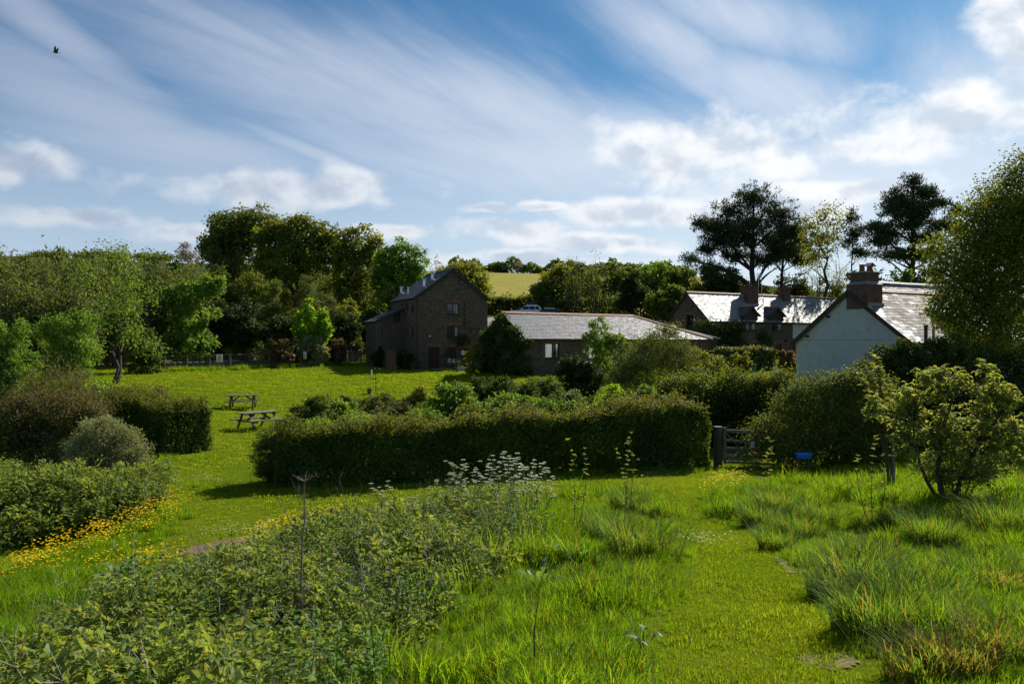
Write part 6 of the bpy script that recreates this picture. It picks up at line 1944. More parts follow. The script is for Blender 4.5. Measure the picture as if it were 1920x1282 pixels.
# pond fence with its low wall
def pond_fence():
    pxs = [308, 350, 392, 431, 470, 506, 547]
    tops = [666.5, 666, 665, 664, 663, 662.5, 662]
    Ds = np.linspace(59.5, 65, 7)
    pts = [P(px, tp, D) for px, tp, D in zip(pxs, tops, Ds)]
    x0, y0, _ = pts[0]
    b = (x0, y0, gz(x0, y0))
    t = thing('pond_fence', 'post and wire fence with a thin top rail round the pond', 'fence', b)
    for (x, y, z) in pts:
        m = MB(); zb = gz(x, y); m.box(x - b[0] - 0.085, x - b[0] + 0.085, y - b[1] - 0.085, y - b[1] + 0.085, zb - b[2] - 0.4, z - b[2]); m.build('post', M['post_wood'], t, bevel=0.01)
    for i in range(6):
        a, c = [tuple(q[k] - b[k] for k in range(3)) for q in (pts[i], pts[i + 1])]
        m = MB(); m.bar((a[0], a[1], a[2] - 0.02), (c[0], c[1], c[2] - 0.02), 0.05, 0.10); m.build('rail', M['post_wood'], t)
        w = MB()
        n = 14
        for k in range(1, n):
            q = k / n; X, Y = a[0] + (c[0] - a[0]) * q, a[1] + (c[1] - a[1]) * q; zt = a[2] + (c[2] - a[2]) * q
            w.bar((X, Y - 0.02, zt - 0.08), (X, Y - 0.02, zt - 1.2), 0.006, 0.006)
        for k in range(1, 8):
            dz = 0.14 * k
            w.bar((a[0], a[1] - 0.02, a[2] - dz), (c[0], c[1] - 0.02, c[2] - dz), 0.006, 0.006)
        o = w.build('wire_mesh', M['wire'], t); o['kind'] = 'stuff'
    # separate low stone wall behind it, with a coping
    w = thing('pond_wall', 'low mossy dry stone wall behind the pond fence', 'wall', b)
    for i in range(6):
        a, c = [tuple(q[k] - b[k] for k in range(3)) for q in (pts[i], pts[i + 1])]
        m = MB(); d = Vector((c[0] - a[0], c[1] - a[1], 0)).normalized(); nrm = Vector((-d.y, d.x, 0))
        if i == 3: zt = 0.55
        zt = -0.62
        p = [Vector((a[0], a[1], 0)) + nrm * 0.25, Vector((c[0], c[1], 0)) + nrm * 0.25, Vector((c[0], c[1], 0)) + nrm * 0.65, Vector((a[0], a[1], 0)) + nrm * 0.65]
        top = [a[2] + zt, c[2] + zt, c[2] + zt, a[2] + zt]
        m.add([(q.x, q.y, -0.7) for q in p] + [(q.x, q.y, z) for q, z in zip(p, top)], [(0, 3, 2, 1), (4, 5, 6, 7), (0, 1, 5, 4), (1, 2, 6, 5), (2, 3, 7, 6), (3, 0, 4, 7)])
        m.build('wall_length', M['stone_dry'], w)
        n = 7
        for k in range(n):
            q0, q1 = k / n, (k + 1) / n - 0.012
            e0, e1 = [p[0] + (p[1] - p[0]) * q for q in (q0, q1)]; e0, e1 = e0 - nrm * 0.04, e1 - nrm * 0.04
            z0_ = a[2] + (c[2] - a[2]) * q0 + zt + 0.003 + RNG.uniform(0, 0.02)
            cp = MB(); cp.add([tuple(e0) [:2] + (z0_,), tuple(e1)[:2] + (z0_,), tuple(e1 + nrm * 0.48)[:2] + (z0_,), tuple(e0 + nrm * 0.48)[:2] + (z0_,)] + [tuple(e0)[:2] + (z0_ + 0.08,), tuple(e1)[:2] + (z0_ + 0.07,), tuple(e1 + nrm * 0.48)[:2] + (z0_ + 0.08,), tuple(e0 + nrm * 0.48)[:2] + (z0_ + 0.07,)],
                              [(0, 3, 2, 1), (4, 5, 6, 7), (0, 1, 5, 4), (1, 2, 6, 5), (2, 3, 7, 6), (3, 0, 4, 7)])
            cp.build('coping_stone', M['grey_wood'] if False else M['cement'] if (i in (0, 1) and k % 2) else M['stone_dry'], w)
    return pts, b


FP, FB = pond_fence()
# second short stretch: gate posts beyond the lifebuoy
def fence_stub():
    a, c = P(565, 662, 66.2), P(583, 661, 67.5)
    b = (a[0], a[1], gz(a[0], a[1]))
    t = thing('fence_stub', 'short pair of posts with a rail past the lifebuoy', 'fence', b)
    for q in (a, c):
        m = MB(); m.box(q[0] - b[0] - 0.09, q[0] - b[0] + 0.09, q[1] - b[1] - 0.09, q[1] - b[1] + 0.09, gz(q[0], q[1]) - b[2] - 0.4, q[2] - b[2]); m.build('post', M['post_wood'], t, bevel=0.01)
    m = MB(); m.bar((0, 0, a[2] - b[2] - 0.05), (c[0] - b[0], c[1] - b[1], c[2] - b[2] - 0.05), 0.05, 0.1); m.build('rail', M['post_wood'], t)
    return a, b


SA, SB = fence_stub()


def warning_sign(x, y, z, w, h, label, rz=0.0):
    t = thing('warning_sign', label, 'sign', (x, y, z), rz)
    m = MB(); m.box(-w / 2, w / 2, 0, 0.02, -h, 0); m.build('board', M['sign_white'], t)
    m = MB(); m.box(-w * 0.44, w * 0.44, -0.006, -0.001, -h * 0.97, -h * 0.68); m.build('text_panel', M['sign_yellow'], t)
    cx, b0, b1 = 0, -h * 0.62, -h * 0.08
    k = w * 0.40
    def tri(s, y0, y1, mt, nm, par):
        zc = b0 + (b1 - b0) * 0.36
        pts = [(-k * s, zc + (b0 - zc) * s), (k * s, zc + (b0 - zc) * s), (0, zc + (b1 - zc) * s)]
        mm = MB(); mm.prism(pts, y0, y1); return mm.build(nm, mt, par)
    tr = tri(1.0, -0.006, -0.001, M['black'], 'triangle_border', t)
    tri(0.80, -0.012, -0.007, M['sign_yellow'], 'triangle', tr)
    m = MB(); m.prism([(-w * .035, b0 + h * .19), (w * .035, b0 + h * .19), (w * .05, b0 + h * .36), (-w * .05, b0 + h * .36)], -0.018, -0.013); m.box(-w * .04, w * .04, -0.018, -0.013, b0 + h * .09, b0 + h * .145)
    m.build('exclamation_mark', M['black'], tr)
    return t


xx, yy, zz_ = P(411.5, 664.2, 61.4)
warning_sign(xx, yy, zz_, 0.46, 0.60, 'yellow and white warning sign with a triangle hung on the pond fence rail', R(8))
xx, yy, zz_ = P(572, 660, 66.0)
warning_sign(xx, yy, zz_, 0.24, 0.56, 'narrow yellow and white warning sign between the two posts past the lifebuoy', R(8))
xx, yy, zz_ = P(450, 664.0, 62.6)
t_ = thing('rail_plate', 'small red plate fixed on the pond fence rail', 'sign', (xx, yy, zz_))
m = MB(); m.box(-0.14, 0.14, -0.02, 0.0, -0.06, 0.06); m.build('plate', M['red'], t_); m = MB(); m.box(-0.1, 0.1, -0.024, -0.021, -0.015, 0.015); m.build('stripe', M['white_band'], t_)
# lifebuoy
x, y, z = P(548.5, 670, 64.7)
t_ = thing('lifebuoy', 'red lifebuoy ring hung on the last post of the pond fence', 'lifebuoy', (x, y - 0.12, z), R(15))
g_ = Geo(); th = np.linspace(0, 2 * np.pi, 33); ring = np.stack([np.cos(th) * 0.19, np.zeros(33), np.sin(th) * 0.24], 1)
g_.tube(ring, 0.065, 8); g_.build('ring', M['red'], t_, smooth=True)
for a in (45, 135, 225, 315):
    g_ = Geo(); q = np.linspace(R(a - 9), R(a + 9), 4); g_.tube(np.stack([np.cos(q) * 0.19, np.zeros(4), np.sin(q) * 0.24], 1), 0.068, 8); g_.build('band', M['white_band'], t_)
m = MB(); m.box(-0.05, 0.05, 0.03, 0.10, 0.2, 0.36); m.build('bracket', M['sign_white'], t_)

# picket fence in the shade
def picket_fence():
    a, c = P(650, 650, 72.0), P(700, 648.5, 71.4)
    b = (a[0], a[1], gz(a[0], a[1]) - 0.0)
    t = thing('picket_fence', 'brown picket fence in the shade between the shrubs and the mill', 'fence', b)
    n = 17
    m0 = MB(); m0.prism([(-0.055, -0.1), (0.055, -0.1), (0.055, 1.05), (0, 1.14), (-0.055, 1.05)], 0, 0.022)
    first = m0.build('picket', M['fence_wood'], t)
    for i in range(n):
        o = first if i == 0 else first.copy()
        if i: COL.objects.link(o)
        q = i / (n - 1)
        x, y = a[0] + (c[0] - a[0]) * q, a[1] + (c[1] - a[1]) * q
        o.location = (x - b[0], y - b[1], gz(x, y) - b[2] + RNG.uniform(-.02, .02))
    d = (c[0] - a[0], c[1] - a[1])
    for h in (0.3, 0.85):
        m = MB(); m.bar((0, 0.05, h), (d[0], d[1] + 0.05, h + gz(c[0], c[1]) - b[2]), 0.04, 0.08); m.build('rail', M['fence_wood'], t)
    for q in (0, 0.5, 1):
        m = MB(); X, Y = d[0] * q, d[1] * q + 0.12; m.box(X - 0.05, X + 0.05, Y - 0.05, Y + 0.05, -0.3, 1.1); m.build('post', M['fence_wood'], t)


picket_fence()
# shed
x, y, z = P(733, 684, 66.0)
zb = gz(x, y)
t_ = thing('shed', 'small reddish brown garden shed with a blue grey felt roof beside the mill', 'shed', (x, y, zb), R(18))
W_, Dp, Hh = 0.78, 0.7, 1.45
for i in range(7):
    m = MB(); x0 = -W_ / 2 + W_ * i / 7; m.box(x0 + 0.004, x0 + W_ / 7 - 0.004, -Dp / 2 - 0.012, -Dp / 2 + 0.006, 0.03, Hh); m.build('board', M['shed_wood'], t_)
m = MB(); m.box(-W_ / 2, W_ / 2, -Dp / 2 + 0.008, Dp / 2, -0.1, Hh - 0.01); m.build('carcass', M['shed_wood'], t_)
m = MB(); m.prism([(-W_ / 2 - 0.08, Hh), (W_ / 2 + 0.08, Hh), (W_ / 2 + 0.08, Hh + 0.04), (0, Hh + 0.20), (-W_ / 2 - 0.08, Hh + 0.04)], -Dp / 2 - 0.1, Dp / 2 + 0.08); m.build('roof', M['felt'], t_)
m = MB(); m.box(W_ / 2 - 0.14, W_ / 2 - 0.1, -Dp / 2 - 0.05, -Dp / 2 - 0.014, 0.7, 0.85); m.build('handle', M['iron'], t_)


def bench(name, label, px, py, D, w, mat, rz, slats=4, arms=True):
    x, y, _ = P(px, py, D)
    t = thing(name, label, 'bench', (x, y, gz(x, y)), R(rz))
    for s in (-1, 1):
        for yy in (-0.2, 0.24):
            m = MB(); m.box(s * w / 2 - 0.03, s * w / 2 + 0.03, yy - 0.03, yy + 0.03, -0.05, 0.44 if yy < 0 else 0.92); m.build('leg', mat, t)
        if arms:
            m = MB(); m.box(s * w / 2 - 0.04, s * w / 2 + 0.04, -0.25, 0.28, 0.62, 0.66); m.build('armrest', mat, t)
    for i in range(3):
        m = MB(); m.box(-w / 2, w / 2, -0.22 + 0.15 * i, -0.22 + 0.15 * i + 0.12, 0.44, 0.47); m.build('seat_slat', mat, t)
    for i in range(slats):
        m = MB(); m.box(-w / 2 + 0.03, w / 2 - 0.03, 0.2, 0.225, 0.54 + 0.1 * i, 0.54 + 0.1 * i + 0.075); m.build('back_slat', mat, t)
    return t


bench('garden_bench', 'dark metal garden bench against the mill wall beside the door', 775, 692, 66.8, 1.05, M['iron'], 20)
bench('garden_bench', 'teal painted bench against the mill behind the patio table', 853, 690, 68.6, 1.25, M['teal'], 25)
# patio
px_, py_, D_ = 846, 694, 66.6
x, y, _ = P(px_, py_, D_)
t_ = thing('patio_table', 'small dark patio table in front of the mill doors', 'table', (x, y, gz(x, y)), R(20))
m = MB(); m.box(-0.42, 0.42, -0.35, 0.35, 0.68, 0.72); m.build('tabletop', M['iron'], t_, bevel=0.01)
for sx in (-1, 1):
    for sy in (-1, 1):
        m = MB(); m.bar((sx * 0.34, sy * 0.28, 0.68), (sx * 0.38, sy * 0.31, -0.04), 0.045, 0.045); m.build('leg', M['iron'], t_)
TX, TY, TZ = x, y, gz(x, y)


def potted(name, label, x, y, z, r, h, potmat, leafmat, spread, n, leaf=0.06, top=0.35):
    t = thing(name, label, 'pot plant', (x, y, z))
    m = MB(); m.lathe([(0.001, 0), (r * 0.72, 0), (r, h * 0.86), (r * 1.12, h * 0.86), (r * 1.12, h), (r * 0.95, h), (r * 0.9, h * 0.85), (0.001, h * 0.85)], n=14); m.build('pot', M[potmat], t)
    g = Geo(); rg = np.random.default_rng(int(abs(x * 97 + y)))
    C, O = blob_points([(0, 0, h + top * 0.4, spread, spread, top * 0.55)], max(6, n // 12), rg, 0.4)
    foliage(g, C, O, 12, spread * 0.3, leaf, leaf * 0.7, rg)
    for q in C[:8]:
        g.tube(np.array([(0, 0, h * 0.8), q * 0.6 + np.array([0, 0, h * 0.3]), q]), 0.006, 3)
    g.build('foliage', M[leafmat], t)
    return t


potted('herb_pot', 'pale pot of green herbs standing on the patio table', TX - 0.2, TY, TZ + 0.722, 0.09, 0.14, 'cement', 'l_bright', 0.14, 180, 0.05, 0.2)
potted('flower_pot', 'small pot with pale flowers on the edge of the patio table', TX + 0.2, TY - 0.05, TZ + 0.722, 0.07, 0.12, 'white_band', 'l_yellow', 0.10, 120, 0.045, 0.16)
x, y, _ = P(839.5, 693, 66.3); potted('lime_pot', 'lime leaved pot plant on the ground beside the patio table', x, y, gz(x, y), 0.15, 0.3, 'pot', 'l_lime', 0.16, 200, 0.07, 0.5)
x, y, _ = P(859, 694, 66.5); potted('bronze_pot', 'tall clay pot holding a bronze leaved plant beside the patio table', x, y, gz(x, y), 0.2, 0.42, 'pot', 'l_bronze', 0.22, 260, 0.07, 0.6)
x, y, _ = P(866.5, 695, 66.4)
t_ = thing('stone_trough', 'pale stone trough planted with low greenery near the mill doors', 'planter', (x, y, gz(x, y)), R(20))
m = MB(); m.box(-0.42, 0.42, -0.2, 0.2, -0.03, 0.06); m.box(-0.42, 0.42, -0.2, -0.14, 0.06, 0.34); m.box(-0.42, 0.42, 0.14, 0.2, 0.06, 0.34); m.box(-0.42, -0.35, -0.14, 0.14, 0.06, 0.34); m.box(0.35, 0.42, -0.14, 0.14, 0.06, 0.34); m.build('trough', M['cement'], t_)
m = MB(); m.box(-0.35, 0.35, -0.14, 0.14, 0.06, 0.29); m.build('soil', M['dirt'], t_)
g_ = Geo(); rg = np.random.default_rng(3); C, O = blob_points([(0, 0, 0.36, 0.36, 0.16, 0.1)], 22, rg, 0.4); foliage(g_, C, O, 12, 0.07, 0.05, 0.035, rg); g_.build('foliage', M['l_mid'], t_)
x, y, _ = P(888, 699, 63.5)
t_ = thing('garden_chair', 'grey garden chair in deep shade under the golden maple', 'chair', (x, y, gz(x, y)), R(-30))
m = MB(); m.box(-0.25, 0.25, -0.25, 0.25, 0.40, 0.44); m.build('seat', M['grey_wood'], t_)
m = MB(); m.box(-0.25, 0.25, 0.23, 0.27, 0.46, 0.9); m.build('backrest', M['grey_wood'], t_)
for sx in (-1, 1):
    for sy in (-1, 1):
        m = MB(); m.box(sx * 0.22 - 0.02, sx * 0.22 + 0.02, sy * 0.22 - 0.02, sy * 0.22 + 0.02, -0.05, 0.40); m.build('leg', M['grey_wood'], t_)
a = MILL.world(1.2, -0.9); c_ = MILL.world(6.4, -0.9); e_ = MILL.world(6.4, -0.02); h_ = MILL.world(1.2, -0.02)
drape('patio', [a, c_, e_, h_], M['paving'], 'narrow grey paving along the foot of the mill', 0.03, 0.3)

# feeding station and pot on the lawn
x, y, _ = gp(704.5, 738); zb = gz(x, y)
t_ = thing('bird_feeder', 'thin pole with crooked arms and hanging bird feeders on the lawn', 'bird feeder', (x, y, zb))
zt = CZ - (692 - 641) / FX * y - zb
m = MB(); m.cyl((0, 0, -0.2), (0, 0, zt), 0.018, n=6); m.build('pole', M['iron'], t_)
g_ = Geo()
for s in (-1, 1):
    th = np.linspace(0, np.pi, 9); q = np.stack([s * 0.14 * (1 - np.cos(th)), 0 * th, zt - 0.05 + 0.12 * np.sin(th)], 1); g_.tube(q, 0.012, 4)
g_.build('arm', M['iron'], t_)
m = MB(); m.cyl((-0.27, 0, zt - 0.36), (-0.27, 0, zt - 0.10), 0.045, n=10); m.cyl((-0.27, 0, zt - 0.1), (-0.27, 0, zt - 0.05), 0.055, 0.01, n=10); m.build('seed_feeder', M['white_band'], t_)
m = MB(); m.lathe([(0.001, -0.02), (0.12, -0.02), (0.14, 0.03), (0.12, 0.03), (0.11, 0.0), (0.001, 0.0)], (-0.13, 0, zt - 0.62), 12); m.bar((0, 0, zt - 0.62), (-0.13, 0, zt - 0.62), 0.02, 0.02); m.build('tray', M['black'], t_)
x, y, _ = gp(692.5, 738.5)
potted('lawn_pot', 'clay pot with a low green plant on the lawn by the bird feeder', x, y, gz(x, y), 0.16, 0.3, 'pot', 'l_mid', 0.17, 160, 0.05, 0.16)

# field gate
def field_gate():
    a = P(1346, 801, 24.4)
    b = (a[0], a[1], gz(a[0], a[1]))
    h = a[2] - b[2]
    t = thing('field_gate', 'wooden five-bar field gate on a thick round post at the end of the long hedge', 'gate', b)
    m = MB(); m.cyl((0, 0, -0.3), (0, 0, h), 0.135, 0.13, n=16); p = m.build('gatepost', M['post_wood'], t)
    m = MB(); m.cyl((0, 0, h + 0.001), (0, 0, h + 0.03), 0.14, 0.13, n=16); m.build('post_cap', M['grey_wood'], p)
    c = P(1330, 822, 24.2); m = MB(); zb = gz(c[0], c[1]); m.box(c[0] - b[0] - 0.11, c[0] - b[0] + 0.08, -0.02, 0.16, zb - b[2] - 0.3, c[2] - b[2]); m.build('clapping_post', M['post_wood'], t)
    u = Vector((1.0, 0.30, 0)).normalized()
    gl = 1.9
    g0 = Vector((0.22, 0.02, 0))
    z0 = h - 0.1
    top0, top1 = g0 + Vector((0, 0, z0)), g0 + u * gl + Vector((0, 0, z0 - 0.16))
    m = MB(); m.bar(top0, top1, 0.075, 0.09); m.build('top_rail', M['grey_wood'], t)
    for k, dz in enumerate((0.30, 0.54, 0.76, 0.96)):
        m = MB(); m.bar(top0 - Vector((0, 0, dz)), top1 - Vector((0, 0, dz)), 0.03, 0.075); m.build('rail', M['grey_wood'], t)
    m = MB(); m.bar(g0 + Vector((0, 0, 0.08)), top0 + Vector((0, 0, 0.10)), 0.07, 0.08, up=(1, 0, 0)); m.build('stile', M['grey_wood'], t)
    m = MB(); m.bar(g0 + u * gl + Vector((0, 0, 0.02)), top1, 0.07, 0.07, up=(1, 0, 0)); m.build('stile', M['grey_wood'], t)
    m = MB(); m.bar(g0 + u * 0.05 + Vector((0, -0.04, z0 - 0.08)), g0 + u * 0.75 + Vector((0, -0.04, z0 - 0.80)), 0.03, 0.07, up=(0, 1, 0)); m.build('brace', M['grey_wood'], t)
    m = MB(); m.bar(g0 + u * 0.05 + Vector((0, -0.045, 0.12)), g0 + u * 1.1 + Vector((0, -0.045, z0 - 0.2)), 0.03, 0.07, up=(0, 1, 0)); m.build('brace', M['grey_wood'], t)
    q = g0 + u * 0.95
    m = MB(); m.box(q.x - 0.06, q.x + 0.06, q.y - 0.09, q.y - 0.075, z0 - 0.62, z0 - 0.36); m.build('notice', M['sign_white'], t)
    m = MB(); m.box(q.x - 0.055, q.x + 0.055, q.y - 0.096, q.y - 0.091, z0 - 0.61, z0 - 0.54); m.build('notice_band', M['red'], t)


field_gate()
# blue tray, green bin, white canister
x, y, z = P(1506, 862, 22.9)
zb = gz(x, y)
t_ = thing('blue_trough', 'bright blue plastic trough on legs in the shade of the overgrown hedge', 'trough', (x, y, zb))
hh = z + 0.10 - zb
m = MB(); m.add([(-0.17, -0.09, hh - 0.05), (0.17, -0.09, hh - 0.05), (0.17, 0.09, hh - 0.05), (-0.17, 0.09, hh - 0.05), (-0.21, -0.12, hh + 0.1), (0.21, -0.12, hh + 0.1), (0.21, 0.12, hh + 0.1), (-0.21, 0.12, hh + 0.1), (-0.19, -0.1, hh + 0.1), (0.19, -0.1, hh + 0.1), (0.19, 0.1, hh + 0.1), (-0.19, 0.1, hh + 0.1), (-0.155, -0.075, hh - 0.03), (0.155, -0.075, hh - 0.03), (0.155, 0.075, hh - 0.03), (-0.155, 0.075, hh - 0.03)],
                  [(0, 3, 2, 1), (0, 1, 5, 4), (1, 2, 6, 5), (2, 3, 7, 6), (3, 0, 4, 7), (4, 5, 9, 8), (5, 6, 10, 9), (6, 7, 11, 10), (7, 4, 8, 11), (8, 9, 13, 12), (9, 10, 14, 13), (10, 11, 15, 14), (11, 8, 12, 15), (12, 13, 14, 15)])
m.build('tub', M['blue_plastic'], t_)
m = MB(); m.box(-0.215, 0.215, -0.135, -0.122, hh + 0.05, hh + 0.1); m.build('rim', M['blue_plastic'], t_)
for sx in (-1, 1):
    m = MB(); m.box(sx * 0.14 - 0.02, sx * 0.14 + 0.02, -0.02, 0.02, -0.1, hh - 0.05); m.build('leg', M['post_wood'], t_)
x, y, z = P(1412, 693, 60.5); zb = gz(x, y)
t_ = thing('green_bin', 'small green plastic bin standing by the farm hedge', 'bin', (x, y, zb))
hh = CZ - (684 - 641) / FX * 60.5 - zb
m = MB(); m.add([(-0.17, -0.16, 0), (0.17, -0.16, 0), (0.17, 0.16, 0), (-0.17, 0.16, 0), (-0.22, -0.2, hh), (0.22, -0.2, hh), (0.22, 0.2, hh), (-0.22, 0.2, hh)], [(0, 3, 2, 1), (4, 5, 6, 7), (0, 1, 5, 4), (1, 2, 6, 5), (2, 3, 7, 6), (3, 0, 4, 7)]); m.build('body', M['green_plastic'], t_, bevel=0.02)
m = MB(); m.box(-0.25, 0.25, -0.24, 0.22, hh + 0.002, hh + 0.07); m.build('lid', M['green_plastic'], t_, bevel=0.02)
x, y, z = P(1455, 697, 57); zb = gz(x, y)
t_ = thing('white_urn', 'small white urn standing beside the russet bush', 'urn', (x, y, zb)); hh = CZ - (688 - 641) / FX * 57 - zb
m = MB(); m.lathe([(0.001, 0), (0.16, 0), (0.12, 0.1), (0.18, hh * 0.6), (0.22, hh), (0.18, hh), (0.15, hh * 0.7), (0.001, hh * 0.7)], n=14); m.build('vessel', M['white_band'], t_)
m = MB(); m.lathe([(0.225, hh - 0.06), (0.24, hh - 0.02), (0.225, hh + 0.02)], n=14); m.build('rim', M['white_band'], t_)
# crow
x, y, z = P(104.5, 99, 55)
t_ = thing('crow', 'black crow flying with raised wings high in the sky', 'bird', (x, y, z), R(180))
g_ = Geo(); g_.tube(np.array([(-0.20, 0, -0.03), (-0.10, 0, -0.01), (0, 0, 0), (0.12, 0, 0.03), (0.18, 0, 0.045), (0.22, 0, 0.04)]), np.array([0.015, 0.05, 0.065, 0.045, 0.035, 0.004]), 8); g_.build('body', M['bird'], t_, smooth=True)
for s in (-1, 1):
    g_ = Geo(); q = np.array([(0.07, s * 0.04, 0.02), (-0.09, s * 0.04, 0.01), (0.05, s * 0.12, 0.20), (-0.10, s * 0.11, 0.17), (-0.02, s * 0.16, 0.34), (-0.11, s * 0.15, 0.30), (-0.10, s * 0.17, 0.40)])
    g_.add(np.concatenate([q, q + [0, s * 0.012, 0]]), [(0, 1, 3), (0, 3, 2), (2, 3, 5), (2, 5, 4), (4, 5, 6), (7, 10, 8), (7, 9, 10), (9, 12, 10), (9, 11, 12), (11, 13, 12)]); g_.build('wing', M['bird'], t_)
g_ = Geo(); g_.add(np.array([(-0.17, 0, -0.02), (-0.34, 0.06, -0.05), (-0.36, 0, -0.05), (-0.34, -0.06, -0.05), (-0.17, 0, -0.035)]), [(0, 1, 2), (0, 2, 3), (4, 2, 1), (4, 3, 2)]); g_.build('tail', M['bird'], t_)


# ------------------------------------------------------------------ cars
def car(name, label, px, py, D, rz, paint, kind):
    x, y, _ = P(px, py, D)
    t = thing(name, label, 'car', (x, y, gz(x, y)), R(rz))
    L = 4.7
    if kind == 'pickup':
        low = [(-2.35, 0.45), (-2.38, 0.85), (-2.2, 1.02), (-1.15, 1.10), (2.3, 1.10), (2.36, 0.5), (2.2, 0.42), (-2.2, 0.38)]
        cab = [(-1.15, 1.10), (-0.45, 1.70), (-0.2, 1.76), (1.45, 1.78), (1.75, 1.70), (2.05, 1.10)]
    else:
        low = [(-2.25, 0.45), (-2.28, 0.8), (-2.05, 0.95), (-1.1, 1.02), (2.15, 1.02), (2.25, 0.55), (2.1, 0.42), (-2.1, 0.38)]
        cab = [(-1.1, 1.02), (-0.45, 1.52), (-0.15, 1.58), (1.6, 1.58), (1.9, 1.5), (2.12, 1.02)]
    W = 0.90
    m = MB(); m.prism(low, -W, W); m.build('body', paint, t, bevel=0.05, smooth=False)
    zs = cab[0][1]; zt = max(q[1] for q in cab)
    mb = MB(); n = len(cab)
    ins = lambda z: 0.04 + 0.16 * (z - zs) / (zt - zs)
    vs = [(a, -W + ins(z), z + 0.002) for a, z in cab] + [(a, W - ins(z), z + 0.002) for a, z in cab]
    mb.add(vs, [(i, (i + 1) % n, n + (i + 1) % n, n + i) for i in range(n)] + [tuple(range(n - 1, -1, -1)), tuple(range(n, 2 * n))])
    mb.build('cabin', paint, t, bevel=0.03)
    xs = [cab[0][0] + 0.55, 0.25, 1.15, cab[-1][0] - 0.22]
    for s in (-1, 1):
        for a, c in ((0, 1), (1, 2), (2, 3)):
            def top(xx, z):
                return (xx, s * (W - ins(z) + 0.008), z)
            z0, z1 = zs + 0.08, zt - 0.13
            xa, xb = xs[a] + 0.03, xs[c] - 0.03
            xa1 = max(xa, cab[0][0] + 0.62) if a == 0 else xa
            xb1 = min(xb, cab[-2][0] - 0.12) if c == 3 else xb
            lo0 = xa - 0.32 if a == 0 else xa
            g = MB(); g.add([top(lo0, z0), top(xb, z0), top(xb1, z1), top(xa1, z1)] + [(p[0], p[1] - s * 0.02, p[2]) for p in (top(lo0, z0), top(xb, z0), top(xb1, z1), top(xa1, z1))], [(0, 1, 2, 3), (7, 6, 5, 4), (0, 4, 5, 1), (1, 5, 6, 2), (2, 6, 7, 3), (3, 7, 4, 0)])
            g.build('side_window', M['car_glass'], t)
        mm = MB(); mm.box(cab[0][0] + 0.42, cab[0][0] + 0.56, s * (W + 0.02) - 0.09, s * (W + 0.02) + 0.09, zs + 0.05, zs + 0.2); mm.build('wing_mirror', paint, t, bevel=0.02)
        hl = MB(); hl.box(-2.40 if kind == 'pickup' else -2.30, -2.18, s * 0.62 - 0.16, s * 0.62 + 0.16, 0.72, 0.88); hl.build('headlight', M['lamp_clear'], t, bevel=0.02)
        for wx in (-1.45, 1.4):
            tw = MB(); tw.cyl((wx, s * (W - 0.18), 0.34), (wx, s * (W + 0.03), 0.34), 0.35, n=20); ty = tw.build('wheel', M['tyre'], t)
            rm = MB(); rm.cyl((wx, s * (W + 0.02), 0.34), (wx, s * (W + 0.045), 0.34), 0.21, n=14); rm.build('rim', M['steel'], ty)
    a, b = cab[0], cab[1]
    g = MB(); d = Vector((b[0] - a[0], 0, b[1] - a[1])); nrm = Vector((-d.z, 0, d.x)).normalized() * 0.008
    if nrm.z < 0: nrm = -nrm
    p0, p1 = Vector((a[0], 0, a[1])) + d * 0.08 + nrm, Vector((a[0], 0, a[1])) + d * 0.95 + nrm
    g.quad((p0.x, -W + 0.12, p0.z), (p0.x, W - 0.12, p0.z), (p1.x, W - 0.26, p1.z), (p1.x, -W + 0.26, p1.z)); g.build('windscreen', M['glass_bright'], t)
    for s in (-1, 1):
        rr = MB(); rr.bar((-0.1, s * 0.62, zt + 0.06), (1.4, s * 0.62, zt + 0.06), 0.04, 0.04)
        for q in (0.0, 0.7, 1.3):
            rr.box(q - 0.03, q + 0.03, s * 0.62 - 0.02, s * 0.62 + 0.02, zt - 0.05, zt + 0.05)
        rr.build('roof_rail', M['steel'], t)
    return t, zt


cw, zt_ = car('white_pickup', 'white estate car with roof bars parked behind the barn ridge', 988, 600, 115, 3, M['car_white'], 'pickup')
t_ = thing('roof_box', 'dark box strapped on the roof of the white car', 'roof box', (cw.location.x, cw.location.y, cw.location.z + zt_ + 0.085), R(3))
m = MB(); m.prism([(-0.35, 0), (1.1, 0), (1.12, 0.38), (1.05, 0.44), (-0.2, 0.44), (-0.35, 0.36)], -0.5, 0.5); m.build('shell', M['black'], t_, bevel=0.03)
m = MB(); m.box(-0.05, 0.12, -0.512, -0.505, 0.06, 0.13); m.build('strap_buckle', M['blue_plastic'], t_)
m = MB(); m.box(0.38, 0.56, -0.512, -0.505, 0.06, 0.13); m.build('strap_buckle', M['green_plastic'], t_)
car('dark_estate', 'dark estate car parked beside the white car behind the barn', 1022, 604, 110.5, -2, M['car_black'], 'estate')

# ------------------------------------------------------------------ ground cover
RG = np.random.default_rng(77)


def edge_dist(x, y, poly):
    d = np.full(len(x), 1e9)
    for (ax, ay), (bx_, by_) in zip(poly, poly[1:] + poly[:1]):
        vx, vy = bx_ - ax, by_ - ay
        t = np.clip(((x - ax) * vx + (y - ay) * vy) / (vx * vx + vy * vy), 0, 1)
        d = np.minimum(d, np.hypot(x - ax - t * vx, y - ay - t * vy))
    return d


def proto(name, fn, mat):
    g = Geo(); fn(g); return g.mesh(name, M[mat])


def on_ground(x, y, dz=0.0):
    return np.stack([x, y, gz(x, y) + dz], 1)


